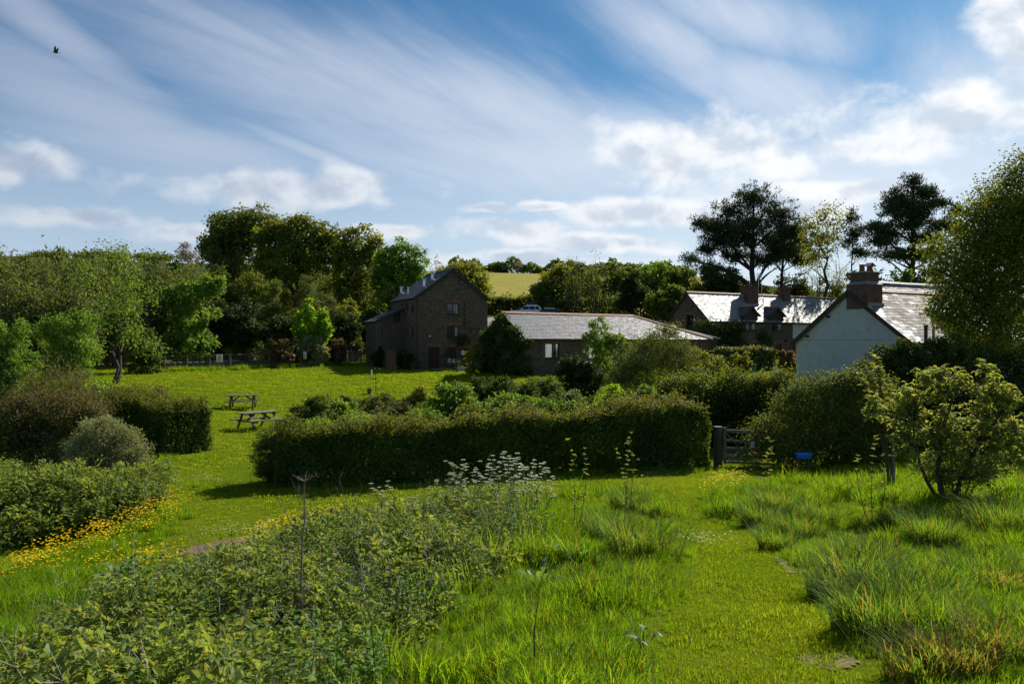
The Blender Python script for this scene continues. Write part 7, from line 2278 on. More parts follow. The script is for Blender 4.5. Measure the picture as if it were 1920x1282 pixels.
PATH = gpoly((1235, 1290), (1256, 1235), (1272, 1160), (1296, 1100), (1314, 1040), (1314, 1010), (1300, 970), (1270, 940), (1235, 920), (1180, 912), (1100, 912), (1050, 905), (1120, 893), (1300, 882), (1420, 884), (1560, 880), (1640, 878),
             (1600, 900), (1500, 905), (1400, 905), (1310, 930), (1288, 955), (1330, 975), (1385, 992), (1410, 1000), (1450, 1035), (1485, 1070), (1512, 1120), (1545, 1165), (1580, 1210), (1620, 1290))
M['straw'] = pbr('worn_straw_turf', (0.26, 0.20, 0.10), 0.95, 0.1, noise=(14, 2.5), col2=(0.12, 0.13, 0.03), bump=(40, 1.0))
MEADOW = [(-0.6, 2.8), (0.9, 2.8)] + gpoly((1235, 1282), (1272, 1160), (1310, 1040), (1310, 1010), (1290, 965), (1240, 925), (1180, 915), (1080, 915), (1020, 960), (900, 1040), (840, 1130)) + [(-0.7, 5.2)]
MEADOW2 = [(2.0, 3.0)] + gpoly((1620, 1282), (1545, 1165), (1485, 1070), (1410, 1000), (1330, 975), (1288, 955), (1310, 930), (1400, 905), (1500, 905), (1640, 900)) + [(11, 22.0), (16, 22.5), (16, 10), (9, 3)]
SLOPE = [(-3.2, 4.8), (-6.5, 7.0), (-10, 9.5)] + gpoly((0, 1130), (100, 1075), (330, 1065), (440, 1052), (520, 1030), (640, 985)) + [(-3.0, 14.5), (-3.6, 12.0), (-4.2, 10.0), (-4.0, 7.5)]
BRAMBLE = [(-0.55, 2.4), (-2.2, 2.0), (-3.4, 3.6), (-3.9, 5.6), (-4.3, 7.6), (-4.4, 9.4), (-3.9, 11.6), (-3.1, 13.2), (-1.9, 14.2), (-0.6, 14.6), (0.35, 13.2), (0.5, 11.2), (0.1, 9.4), (-0.55, 7.6), (-0.75, 6.0), (-0.8, 4.4)]

short = [proto('turf_tuft', lambda g: blades(g, 55, 0.13, 0.055, 0.0075, RG, 0.6, yng=0.06, seg=2), 'g_lawn') for _ in range(3)]
far_turf = [proto('turf_patch', lambda g: blades(g, 70, 0.42, 0.085, 0.030, RG, 0.7, yng=0.08, seg=2), 'g_lawn') for _ in range(3)]
mead = [proto('meadow_tuft', lambda g: blades(g, 46, 0.11, 0.30, 0.0105, RG, 0.62, yng=0.02), 'g_meadow') for _ in range(3)] + [proto('meadow_tuft', lambda g: blades(g, 40, 0.12, 0.24, 0.009, RG, 0.9, yng=0.13), 'g_meadow')]
tuss = [proto('tussock_tuft', lambda g: blades(g, 90, 0.13, 0.46, 0.0085, RG, 0.85, yng=0.12, seg=4), 'g_tussock') for _ in range(2)]

# mown path and lawn
x, y = poly_points(PATH, 260, RG, fall=9)
p1 = on_ground(x, y)
sc1 = RG.uniform(0.6, 1.15, len(x)) * (1 + 0.25 * np.clip((y - 8) / 14, 0, 1)) * (0.75 + 0.5 * lump(x, y, 1.6, 2.0))
tag(scatter('mown_path_grass', 'short mown grass of the path winding through the meadow', p1, short, sc1, RG), None)
LAWN = [(-13, 11.5), (-5.2, 13.6), (-3.4, 16.0), (-1.6, 18.2), (1.2, 18.0), (1.2, 22.6), (-7.6, 21.2), (-8.5, 24), (-9, 30), (-4, 40), (2, 45), (2, 56), (-2, 66), (-9, 67), (-16, 68), (-22, 61), (-32, 60), (-40, 50), (-26, 34), (-18, 28), (-16, 20), (-20, 13)]
x, y = poly_points(LAWN, 26, RG, fall=17)
p2 = on_ground(x, y)
k = y > 13.0
d = in_poly(x, y, [(-6.05, 14.0), (-4.6, 14.0), (-4.6, 15.6), (-6.05, 15.6)])
k &= ~d
x, y, p2 = x[k], y[k], p2[k]
sc2 = np.clip(0.26 + y / 55, 0.45, 1.3) * RG.uniform(0.7, 1.2, len(x)) * (0.8 + 0.4 * lump(x, y, 0.5))
scatter('lawn_grass', 'mown lawn grass in front of the mill and round the picnic tables', p2, far_turf, sc2, RG)
# long meadow grass
xs, ys = [], []
for pl, dn in ((MEADOW, 130), (MEADOW2, 120)):
    x, y = poly_points(pl, dn, RG, fall=6.5)
    xs.append(x); ys.append(y)
x, y = np.concatenate(xs), np.concatenate(ys)
lp = lump(x, y, 1.0, 0.4) * 0.6 + lump(x, y, 2.3, 1.7) * 0.4
sc = (0.30 + 1.10 * lp ** 1.8) * RG.uniform(0.7, 1.2, len(x)) * (1 + 0.03 * np.clip(y - 6, 0, 14))
sc *= np.clip(0.35 + edge_dist(x, y, PATH) / 0.5, 0.35, 1)
pick = np.where(RG.uniform(0, 1, len(x)) < 0.16 + 0.35 * (lump(x, y, 0.6, 3.1) > 0.72), 3, RG.integers(0, 3, len(x)))
scatter('meadow_grass', 'long bright meadow grass on both sides of the mown path', on_ground(x, y), mead, sc, RG, tilt=0.22, idx=pick)
# rough grass on the bank
x, y = poly_points(SLOPE, 60, RG, fall=11)
scatter('bank_grass', 'deep green long grass on the bank below the brambles', on_ground(x, y), mead, (0.55 + 0.7 * lump(x, y, 1.2)) * RG.uniform(0.7, 1.2, len(x)) * 1.1, RG, tilt=0.2)
# rough edges: foot of hedges and bushes
ex, ey = [], []
for (ax, ay), (bx_, by_), n in (((-7, 20.7), (6, 23.4), 260), ((-13, 26.0), (-9.4, 25.8), 60), ((6.8, 24.2), (14, 22.5), 240), ((-25, 58.2), (-17.5, 65.0), 260), ((-17, 66), (-13.6, 70), 90), ((1.0, 22.0), (6, 22.6), 60), ((-12, 18.6), (-7.8, 21.0), 90)):
    t_ = RG.uniform(0, 1, n)
    ex.append(ax + (bx_ - ax) * t_ + RG.normal(0, 0.25, n)); ey.append(ay + (by_ - ay) * t_ + RG.normal(0, 0.22, n))
x, y = np.concatenate(ex), np.concatenate(ey)
scatter('rough_grass', 'uncut grass along the foot of the hedges and the pond fence', on_ground(x, y), mead, RG.uniform(0.5, 1.2, len(x)) * np.clip(y / 30, 0.8, 1.7), RG)

# large tussocks: one object each
def tussock(px, py, r, h, dry=0.12, mat='g_tussock'):
    x, y, z = gp(px, py)
    SEED[0] += 1
    rg = np.random.default_rng(SEED[0])
    if dry > 0.4:
        lab, grp = 'orange tinged dry grass tussock low beside the foot of the mown path', 'dry tussocks at the foot of the mown path'
    elif px < 1270:
        lab, grp = 'green grass tussock on the bramble side of the mown path', 'tussocks on the bramble side of the path'
    else:
        lab, grp = 'arching green grass tussock on the apple tree side of the mown path', 'tussocks on the apple tree side of the path'
    t = thing('grass_tussock', lab, 'grass tussock', (x, y, z), 0, grp)
    g = Geo()
    n = int(620 * r / 0.35)
    blades(g, n, r * 0.8, h * 1.05, 0.0125, rg, 0.75, yng=dry, seg=4)
    g.build('blade', M[mat], t)['kind'] = 'stuff'
    g = Geo(); blades(g, n // 4, r * 0.85, h * 0.5, 0.009, rg, 0.8, yng=0.9, seg=3)
    g.build('dry_blade', M[mat], t)['kind'] = 'stuff'


for a in ((1195, 1045, .42, .62), (1150, 1015, .36, .55), (1240, 1050, .30, .42), (1175, 955, .34, .5), (1215, 965, .26, .36), (1425, 985, .36, .5), (1455, 965, .40, .6), (1380, 958, .22, .28), (1500, 1010, .36, .5), (1540, 985, .3, .5), (1455, 1030, .28, .4),
          (1600, 1105, .36, .55), (1640, 1075, .34, .5), (1560, 1120, .26, .4), (1660, 1190, .36, .5), (1740, 1150, .34, .45), (1610, 1180, .24, .36), (1750, 1020, .4, .5), (1690, 990, .3, .45), (1880, 1000, .45, .6), (1830, 1090, .3, .4)):
    tussock(*a)
for a in ((1790, 1262, .26, .32, .6), (1880, 1240, .28, .34, .7), (1720, 1275, .22, .3, .5), (1885, 1110, .24, .3, .7)):
    tussock(*a)

# seed heads over the meadow
def seed_proto(g):
    for _ in range(2):
        e = np.array([*RG.normal(0, .09, 2), RG.uniform(.38, .6)])
        c = g.curve((0, 0, 0), e, 0.0016, 0.0009, (0, 0, 0), RG, k=5, s=3)
        g.tube(np.array([c[-1], c[-1] + [0.004, 0, .03], c[-1] + [0.012, 0.003, .06]]), np.array([.0018, .0032, .001]), 4)


sh_ = [proto('seed_head', seed_proto, 'dead_pale'), proto('seed_head', seed_proto, 'stem_green'), proto('seed_head', seed_proto, 'stem_red')]
xs, ys = [], []
for pl in (MEADOW, MEADOW2):
    x, y = poly_points(pl, 5, RG, fall=8); xs.append(x); ys.append(y)
x, y = np.concatenate(xs), np.concatenate(ys)
scatter('grass_seed_heads', 'thin stems with seed heads standing over the meadow grass', on_ground(x, y), sh_, RG.uniform(0.6, 1.1, len(x)), RG, tilt=0.2)
for i, (pts_) in enumerate((((1500, 1232), (1590, 1226), (1612, 1248), (1570, 1262), (1505, 1252)), ((1452, 1046), (1480, 1058), (1492, 1078), (1474, 1074)), ((1205, 884), (1290, 880), (1300, 890), (1215, 893)))):
    drape('bare_patch', gpoly(*pts_), M['straw'], ('worn straw coloured patch at the edge of the mown path', 'small worn patch where the mown path bends', 'worn dry patch of turf in front of the long hedge')[i], 0.012, 0.05)

# brambles
def sprig(g, rg, L=0.34, nl=9, leaf=0.052):
    a = rg.uniform(0, 6.28); d = np.array([math.cos(a), math.sin(a), 0])
    tt = np.linspace(0, 1, 6)[:, None]
    p = d * L * tt + np.array([0, 0, 1]) * (0.16 * np.sin(tt * 2.4) - 0.03)
    g.tube(p, np.linspace(0.0045, 0.002, 6), 3)
    P_, N_, U_, S_ = [], [], [], []
    for i in range(nl):
        t = rg.uniform(0.05, 1); q = p[int(t * 5)] + rg.normal(0, 0.02, 3)
        sd = rand_dirs(1, rg)[0]; sd[2] = abs(sd[2]) * 0.4; sd = sd / np.linalg.norm(sd)
        st = q + sd * rg.uniform(0.03, 0.07)
        for ang, k in ((0, 1.0), (1.15, 0.8), (-1.15, 0.8)):
            u = np.array([sd[0] * math.cos(ang) - sd[1] * math.sin(ang), sd[0] * math.sin(ang) + sd[1] * math.cos(ang), sd[2] - 0.15])
            P_.append(st); U_.append(u); N_.append(np.array([*rg.normal(0, 0.38, 2), 1.0])); S_.append(leaf * k * rg.uniform(0.75, 1.2))
    n = len(P_); S_ = np.array(S_)
    g.leaves8(np.array(P_), unit(np.array(N_)), np.array(U_), S_, S_ * 0.72, r=np.repeat(rg.uniform(0, 0.8, nl), 3), y=(rg.uniform(0, 1, n) < 0.12) * 0.8)


spr = [proto('bramble_sprig', lambda g: sprig(g, RG), 'l_bramble') for _ in range(5)]
spr_small = [proto('bramble_sprig', lambda g: sprig(g, RG, 0.42, 16, 0.05), 'l_bramble') for _ in range(3)]


def bramble_height(x, y):
    return 0.05 + 0.42 * lump(x, y, 0.8, 0.9) ** 1.3 + 0.26 * lump(x, y, 2.4, 2.2)


x, y = poly_points(BRAMBLE, 330, RG, fall=6)
ed = edge_dist(x, y, BRAMBLE)
gap_ = lump(x, y, 1.5, 6.1)
k = (RG.uniform(0, 1, len(x)) < np.clip(ed / 0.7, 0.2, 1)) & ((gap_ > 0.34) | (RG.uniform(0, 1, len(x)) < 0.25))
x, y, ed = x[k], y[k], ed[k]
h = bramble_height(x, y) * np.clip(0.25 + ed / 1.1, 0.25, 1) * (1 - 0.25 * np.clip((y - 8) / 6, 0, 1))
u = RG.uniform(0, 1, len(x)) ** 0.45
scatter('bramble_patch', 'tangled bramble thicket covering the front of the mound', on_ground(x, y, 0) + np.stack([0 * x, 0 * x, h * u], 1), spr, RG.uniform(0.45, 1.35, len(x)), RG, tilt=0.5)
x, y = poly_points(BRAMBLE, 40, RG, fall=8)
k = lump(x, y, 1.3, 2.7) + 0.25 * (y > 9) > 0.52
x, y = x[k], y[k]
scatter('bank_herbage', 'long grass growing up through the brambles', on_ground(x, y), mead, RG.uniform(0.9, 1.9, len(x)), RG, tilt=0.3)


def dry_proto(g):
    for _ in range(3):
        a = RG.normal(0, .12, 2); e = np.array([*RG.normal(0, .16, 2), RG.uniform(.35, .75)])
        c = g.curve((a[0], a[1], 0), (a[0] + e[0], a[1] + e[1], e[2]), 0.0022, 0.0008, (0, 0, 0), RG, k=5, s=3)
        for q in range(3):
            g.tube(np.array([c[3], c[3] + [*RG.normal(0, .05, 2), RG.uniform(.03, .12)]]), 0.0009, 3)


dp = [proto('dry_stem', dry_proto, 'dead'), proto('dry_stem', dry_proto, 'dead_pale'), proto('dry_stem', dry_proto, 'twig')]
x, y = poly_points(BRAMBLE, 9, RG, fall=9)
scatter('dry_stems', 'thin dry stems and last year\'s grass standing among the brambles', on_ground(x, y), dp, RG.uniform(0.7, 1.35, len(x)), RG, tilt=0.3)
HEAP = [(-14, 14.2), (-9.2, 14.8), (-8.2, 16.0), (-7.9, 17.6), (-8.3, 19.2), (-10.0, 19.4), (-14.5, 19.0)]
x, y = poly_points(HEAP, 210, RG)
h = np.clip(0.35 + 0.55 * lump(x, y, 0.6, 2.0), 0.1, 1.1) * np.clip((y - 14.0) / 2.2, 0.25, 1)
u = RG.uniform(0, 1, len(x)) ** 0.5
scatter('bramble_heap', 'mounded bramble thicket below the grey willow', on_ground(x, y) + np.stack([0 * x, 0 * x, h * u], 1), spr_small, RG.uniform(0.9, 1.6, len(x)), RG, tilt=0.35)
# nettles and herbs through the brambles
def herb(g, rg):
    H = rg.uniform(0.35, 0.55)
    g.tube(np.array([(0, 0, -0.05), (0.01, 0, H * .5), (0.02, 0.01, H)]), np.array([0.005, 0.004, 0.002]), 3)
    P_, U_, N_, S_ = [], [], [], []
    for i in range(8):
        z = H * (0.25 + 0.75 * i / 7); a0 = i * 1.57
        for s in (0, math.pi):
            a = a0 + s + rg.normal(0, .2); P_.append((0.01, 0, z)); U_.append((math.cos(a), math.sin(a), -0.15)); N_.append((-.2 * math.cos(a), -.2 * math.sin(a), 1)); S_.append(0.085 * (1.15 - 0.6 * i / 7) * rg.uniform(.8, 1.2))
    S_ = np.array(S_)
    g.leaves8(np.array(P_), unit(np.array(N_, float)), np.array(U_, float), S_, S_ * 0.5, r=rg.uniform(0, .8, len(S_)))


hb = [proto('nettle_stem', lambda g: herb(g, RG), 'l_bright') for _ in range(3)]
x, y = poly_points(BRAMBLE, 34, RG, fall=7)
k = lump(x, y, 1.1, 4.0) > 0.5
x, y = x[k], y[k]
scatter('nettle_patch', 'dark green nettles growing up through the brambles', on_ground(x, y), hb, RG.uniform(0.8, 1.3, len(x)), RG, tilt=0.15)

# buttercups and daisies
def buttercup(g, rg, H=0.3):
    pass


def flower_head(g, rg, r=0.018, petals=5, z=0.30, cup=0.4):
    a0 = rg.uniform(0, 6.28); tilt = rg.normal(0, 0.25, 2)
    P_ = np.tile([[tilt[0] * .05, tilt[1] * .05, z]], (petals, 1)); an = a0 + np.arange(petals) * 2 * np.pi / petals
    U = np.stack([np.cos(an), np.sin(an), np.full(petals, cup) + tilt[0] * np.cos(an) + tilt[1] * np.sin(an)], 1)
    N = np.stack([-cup * np.cos(an), -cup * np.sin(an), np.ones(petals)], 1)
    g.leaves(P_, unit(N), U, r, r * 1.15, fold=0.1, r=rg.uniform(0, 1, petals))


def cup_proto(g):
    for _ in range(3):
        b = Geo(); H = RG.uniform(0.28, 0.44)
        flower_head(b, RG, 0.021, 5, H)
        off = np.array([*RG.normal(0, 0.06, 2), 0])
        g.add(np.concatenate(b.V) + off, np.concatenate(b.F), np.concatenate(b.r))


cups = [proto('buttercup_head', cup_proto, 'petal_yellow') for _ in range(4)]
bands = [gpoly((0, 1125), (60, 1060), (200, 1008), (320, 945), (372, 975), (300, 1012), (210, 1045), (70, 1092)), gpoly((425, 1060), (500, 1015), (615, 982), (650, 992), (560, 1016), (450, 1056)), gpoly((0, 1112), (130, 1085), (340, 1062), (345, 1088), (150, 1098), (0, 1128)),
         gpoly((1300, 950), (1345, 918), (1395, 905), (1400, 925), (1340, 955))]
fx, fy = [], []
for b, dn in zip(bands, (150, 140, 80, 60)):
    x, y = poly_points(b, dn, RG)
    k = RG.uniform(0, 1, len(x)) < 0.06 + 1.0 * lump(x, y, 2.2, 1.0) ** 1.6
    fx.append(x[k]); fy.append(y[k])
x, y = np.concatenate(fx), np.concatenate(fy)
xg, yg = np.concatenate([x[::2], x[::3]]), np.concatenate([y[::2], y[::3]])
xg, yg = xg + RG.normal(0, 0.1, len(xg)), yg + RG.normal(0, 0.1, len(yg))
scatter('buttercup_foliage', 'leafy green stems under the yellow buttercups', on_ground(xg, yg), mead[:3], RG.uniform(0.6, 0.95, len(xg)), RG)
x = np.append(x, [gp(*q)[0] for q in ((1025, 1020), (1065, 1022), (1090, 1028), (1560, 935), (1600, 945), (280, 1150), (250, 1130), (300, 1120), (270, 1160))]); y = np.append(y, [gp(*q)[1] for q in ((1025, 1020), (1065, 1022), (1090, 1028), (1560, 935), (1600, 945), (280, 1150), (250, 1130), (300, 1120), (270, 1160))])
scatter('buttercup_bloom', 'bands of yellow buttercups along the mown grass', on_ground(x, y, 0.01), cups, RG.uniform(0.85, 1.3, len(x)), RG, tilt=0.15)


def daisy_proto(g):
    for _ in range(3):
        b = Geo(); flower_head(b, RG, 0.014, 7, 0.06, 0.15); off = np.array([*RG.normal(0, 0.12, 2), 0])
        g.add(np.concatenate(b.V) + off, np.concatenate(b.F), np.concatenate(b.r))


dz = [proto('daisy_head', daisy_proto, 'petal_white') for _ in range(3)]
x, y = poly_points(LAWN, 3.2, RG)
k = (lump(x, y, 0.9, 5.0) * lump(x, y, 0.35, 1.0) > 0.52) & (RG.uniform(0, 1, len(x)) < 0.7)
x, y = x[k], y[k]
cx = [gp(460, 1000)[:2], gp(445, 995)[:2], gp(395, 900)[:2], gp(620, 690)[:2], gp(600, 693)[:2], gp(960, 925)[:2], gp(1010, 918)[:2], gp(1320, 1015)[:2]]
for q in cx:
    x = np.append(x, q[0] + RG.normal(0, 0.02 * q[1], 28)); y = np.append(y, q[1] + RG.normal(0, 0.02 * q[1], 28))
scatter('daisies', 'white daisies scattered over the mown lawn', on_ground(x, y), dz, np.clip(0.8 + y / 50, 0.9, 2.0) * RG.uniform(0.8, 1.3, len(x)), RG)

# ------------------------------------------------------------------ single plants near the camera
def umbel_plant(seed, H, nb, white=True):
    rg = np.random.default_rng(seed)
    st, fl, lf = Geo(), Geo(), Geo()
    main = st.curve((0, 0, -0.05), (rg.normal(0, .06), rg.normal(0, .06), H * 0.92), 0.006, 0.003, (0, 0, 0), rg, k=6, s=4)
    heads = [main[-1]]
    for i in range(nb):
        j = rg.integers(2, 5); a = rg.uniform(0, 6.28)
        e = main[j] + np.array([math.cos(a) * rg.uniform(.08, .2), math.sin(a) * rg.uniform(.08, .2), rg.uniform(.15, .38) * H])
        c = st.curve(main[j], e, 0.004, 0.002, (0, 0, 0.1), rg, k=4, s=3); heads.append(c[-1])
        if rg.uniform() < 0.6:
            e2 = c[2] + np.array([*rg.normal(0, .07, 2), .12 * H]); st.curve(c[2], e2, 0.003, 0.0015, (0, 0, 0), rg, k=3, s=3); heads.append(e2)
    for h in heads:
        R_ = rg.uniform(0.022, 0.042); n = 11
        for q in range(n):
            a = q * 2.4; r = R_ * math.sqrt((q + .5) / n); c = h + np.array([math.cos(a) * r, math.sin(a) * r, 0.025 - r * 0.25])
            st.tube(np.array([h, c]), 0.0011, 3)
            an = np.arange(4) * 1.57 + rg.uniform(0, 1.5)
            fl.leaves(np.tile(c, (4, 1)), np.tile([[0.1, 0, 1]], (4, 1)) + rg.normal(0, .15, (4, 3)), np.stack([np.cos(an), np.sin(an), 0 * an], 1), 0.0115, 0.013, fold=0.05, r=rg.uniform(0, 1, 4))
    for i in range(14):
        j = rg.integers(0, 4); a = rg.uniform(0, 6.28); n = 10
        o = main[j]; d = np.array([math.cos(a), math.sin(a), 0.5])
        P_ = o + d * rg.uniform(0.03, 0.2, (n, 1)); lf.leaves(P_, unit(rg.normal(0, .4, (n, 3)) + [0, 0, 1]), d + rg.normal(0, .6, (n, 3)), 0.035, 0.014, r=rg.uniform(0, 1, n))
    return st, fl, lf


cow = []
for i in range(4):
    cow.append([m_.mesh(nm, M[mt]) for m_, nm, mt in zip(umbel_plant(40 + i, 1.0, 14), ('stem', 'flower', 'leaf'), ('stem_green', 'petal_white', 'l_mid'))])
cps = [(845, 900, 12.4, 866), (862, 905, 12.2, 880), (905, 905, 12.8, 880), (925, 905, 12.9, 872), (945, 905, 13.1, 858), (955, 905, 13.2, 852), (968, 905, 13.0, 862), (985, 900, 13.3, 872), (1012, 905, 13.0, 868), (1025, 905, 13.2, 880), (935, 905, 12.5, 890), (890, 905, 12.3, 895), (1000, 905, 12.6, 892), (830, 905, 12.0, 905),
       (805, 910, 11.8, 915), (715, 930, 12.0, 912), (780, 930, 11.6, 932)]
for i, (px, _, D, tp) in enumerate(cps):
    x = (px - 960) / FX * D; z = gz(x, D); H = CZ - (tp - 641) / FX * D - z
    t = thing('cow_parsley', 'white flowering cow parsley plant on the crest of the mound' if px > 740 else 'lone white cow parsley plant standing apart before the dark hedge', 'wildflower', (x, D, z), RG.uniform(0, 6.28), 'cow parsley on the crest' if px > 740 else None)
    if px in (780,):
        t['label'] = 'low cow parsley plant between the lone one and the flowering crest'
    t.scale = (max(0.7, H), max(0.7, H), max(0.3, H))
    for me, nm in zip(cow[i % 4], ('stem', 'flower', 'leaf')):
        tag(link(nm, me, t), kind='stuff' if nm != 'stem' else None)


def stalk_tree(name, label, cat, px, D, tops, mat, leafn=60, leaf=0.045, bark='twig', r=0.007, whorl=True, basepy=None, seed=0, aspect=0.5, gap=0.25):
    """a young whip: thin stems with whorls of leaves"""
    rg = np.random.default_rng(seed + 100)
    x = (px - 960) / FX * D; z = gz(x, D)
    t = thing(name, label, cat, (x, D, z))
    st, lf = Geo(), Geo()
    for (tpx, tpy) in tops:
        q = P(tpx, tpy, D); e = np.array([q[0] - x, rg.normal(0, .05), q[2] - z])
        c = st.curve((rg.normal(0, .01), 0, -0.1), e, r, r * 0.25, (0, 0, 0), rg, k=9, s=5)
        L = np.linalg.norm(e); nw = max(4, int(L / 0.085))
        for i in range(nw):
            tq = gap + (1 - gap) * (i + rg.uniform(0, .6)) / nw
            if rg.uniform() < 0.22: continue
            k = min(7, int(tq * 8)); f = tq * 8 - k; o = c[k] * (1 - f) + c[k + 1] * f
            m = rg.integers(3, 7); a = rg.uniform(0, 6.28, m)
            side = np.array([math.cos(a[0]), math.sin(a[0]), 0.6]) * rg.uniform(0.01, 0.07)
            if rg.uniform() < 0.5: st.tube(np.array([o, o + side]), 0.002, 3); o = o + side
            U = np.stack([np.cos(a), np.sin(a), rg.uniform(0.1, 1.1, m)], 1)
            s = leaf * 1.4 * rg.uniform(.7, 1.25, m)
            lf.leaves8(np.tile(o, (m, 1)), unit(np.stack([-np.cos(a) * .5, -np.sin(a) * .5, np.ones(m)], 1) + rg.normal(0, .25, (m, 3))), U, s, s * aspect, r=rg.uniform(0, 1, m), y=rg.uniform(0, .6, m))
    st.build('stem', M[bark], t); lf.build('leaf', M[mat], t)['kind'] = 'stuff'
    return t


stalk_tree('sapling', 'two-stemmed fruit sapling beside the cow parsley with bright leaf tufts', 'sapling', 1078, 12.2, [(1068, 824), (1098, 842)], 'l_apple', seed=1)
stalk_tree('sapling', 'twin sapling with short leafy twigs halfway along the dark hedge', 'sapling', 1172, 13.6, [(1155, 838), (1181, 796), (1186, 850)], 'l_apple', seed=2)
stalk_tree('sapling', 'single bushy sapling in front of the sloping hedge by the gate', 'sapling', 1443, 17.0, [(1441, 815), (1446, 840)], 'l_apple', seed=3, leaf=0.06)
stalk_tree('sapling', 'dark stemmed sapling with small leaves beside the apple tree', 'sapling', 1637, 12.0, [(1644, 812), (1650, 850), (1612, 850)], 'l_apple', seed=4, leaf=0.04)
stalk_tree('sapling', 'short leafy sapling at the bend of the mown path', 'sapling', 1200, 15.5, [(1203, 890), (1192, 905)], 'l_apple', seed=5, leaf=0.04)
# staked tree
D_ = 17.0; x = (1664 - 960) / FX * D_; z = gz(x, D_)
t_ = stalk_tree('staked_tree', 'slender young tree tied to a wooden stake behind the apple tree', 'tree', 1666, D_, [(1640, 668), (1610, 700), (1668, 720), (1652, 690)], 'l_apple', leaf=0.085, r=0.018, seed=6, aspect=0.6, gap=0.55)
q = P(1675, 812, D_)
sk = thing('tree_stake', 'upright wooden stake with a tie supporting the slender young tree', 'stake', (q[0], D_, gz(q[0], D_)))
m = MB(); m.cyl((0, 0, -0.2), (0, 0, q[2] - gz(q[0], D_)), 0.035, 0.033, n=9); m.build('stake', M['grey_wood'], sk)
m = MB(); m.box(-0.13, 0.05, -0.045, -0.036, (q[2] - gz(q[0], D_)) * 0.58, (q[2] - gz(q[0], D_)) * 0.58 + 0.03); m.build('tie', M['dead_pale'], sk)


def apple_tree():
    D = 13.6
    rg = np.random.default_rng(9)
    x = (1786 - 960) / FX * D; b = (x, D, gz(x, D))
    t = thing('apple_tree', 'spreading young apple tree with big pale backlit leaves', 'tree', b)
    B = px_blobs(D, b, [(1780, 730, 66, 46), (1855, 740, 54, 46), (1890, 760, 40, 40), (1715, 765, 56, 44), (1750, 815, 80, 60), (1840, 820, 90, 66), (1900, 830, 50, 60), (1870, 690, 26, 20), (1735, 705, 40, 18), (1640, 770, 20, 30), (1800, 880, 100, 40), (1690, 820, 30, 40)], 0.7, rg, 0.25)
    C, O = blob_points(B, 640, rg, 0.42, 0.3)
    C[:, 2] = np.maximum(C[:, 2], 0.12)
    st, lf = Geo(), Geo()
    trunk = st.curve((0, 0, -0.2), (0.05, 0.1, 1.75), 0.06, 0.02, (0, 0, 0), rg, k=9, s=8)
    tr2 = st.curve((0.06, 0.05, -0.2), (0.75, -0.1, 1.5), 0.045, 0.015, (0, 0, .1), rg, k=9, s=7)
    tr3 = st.curve((-0.05, 0.02, -0.2), (-0.6, 0.15, 1.35), 0.04, 0.014, (0, 0, .1), rg, k=9, s=7)
    A = np.concatenate([trunk[2:], tr2[3:], tr3[3:]])
    nodes = [A]
    for q in C[::9]:
        j = int((np.linalg.norm(A - q, axis=1) + 1.0 * np.maximum(A[:, 2] - q[2] + 0.15, 0)).argmin())
        nodes.append(st.curve(A[j], q, 0.016, 0.005, (0, 0, .12), rg, k=6, s=4)[1:])
    N_ = np.concatenate(nodes)
    for q in C:
        j = int((np.linalg.norm(N_ - q, axis=1) + 0.8 * np.maximum(N_[:, 2] - q[2], 0)).argmin())
        st.curve(N_[j], q, 0.0065, 0.003, (0, 0, .08), rg, k=4, s=3)
    low = C[:, 2] < 0.75
    for q, o, lw in zip(C, O, low):
        m = int(rg.integers(8, 14)); a = rg.uniform(0, 6.28) + np.arange(m) * 2.4
        inc = rg.uniform(-0.45, 0.55, m)
        U = np.stack([np.cos(a), np.sin(a), inc], 1)
        N = unit(np.stack([-np.cos(a) * inc, -np.sin(a) * inc, np.full(m, 1.0)], 1) + rg.normal(0, .28, (m, 3)))
        s = (0.066 if lw else 0.100) * rg.uniform(.6, 1.2, m)
        pp = q + rg.normal(0, 0.03, (m, 3))
        lf.leaves8(pp, N, U, s, s * 0.6, fold=0.22, droop=0.6, r=np.clip(rg.uniform(0, .4) + rg.uniform(0, .6, m), 0, 1), y=(rg.uniform(0, 1, m) < 0.3) * rg.uniform(0.2, 0.8, m))
    st.build('trunk', M['bark'], t); lf.build('crown', M['l_apple'], t)


apple_tree()


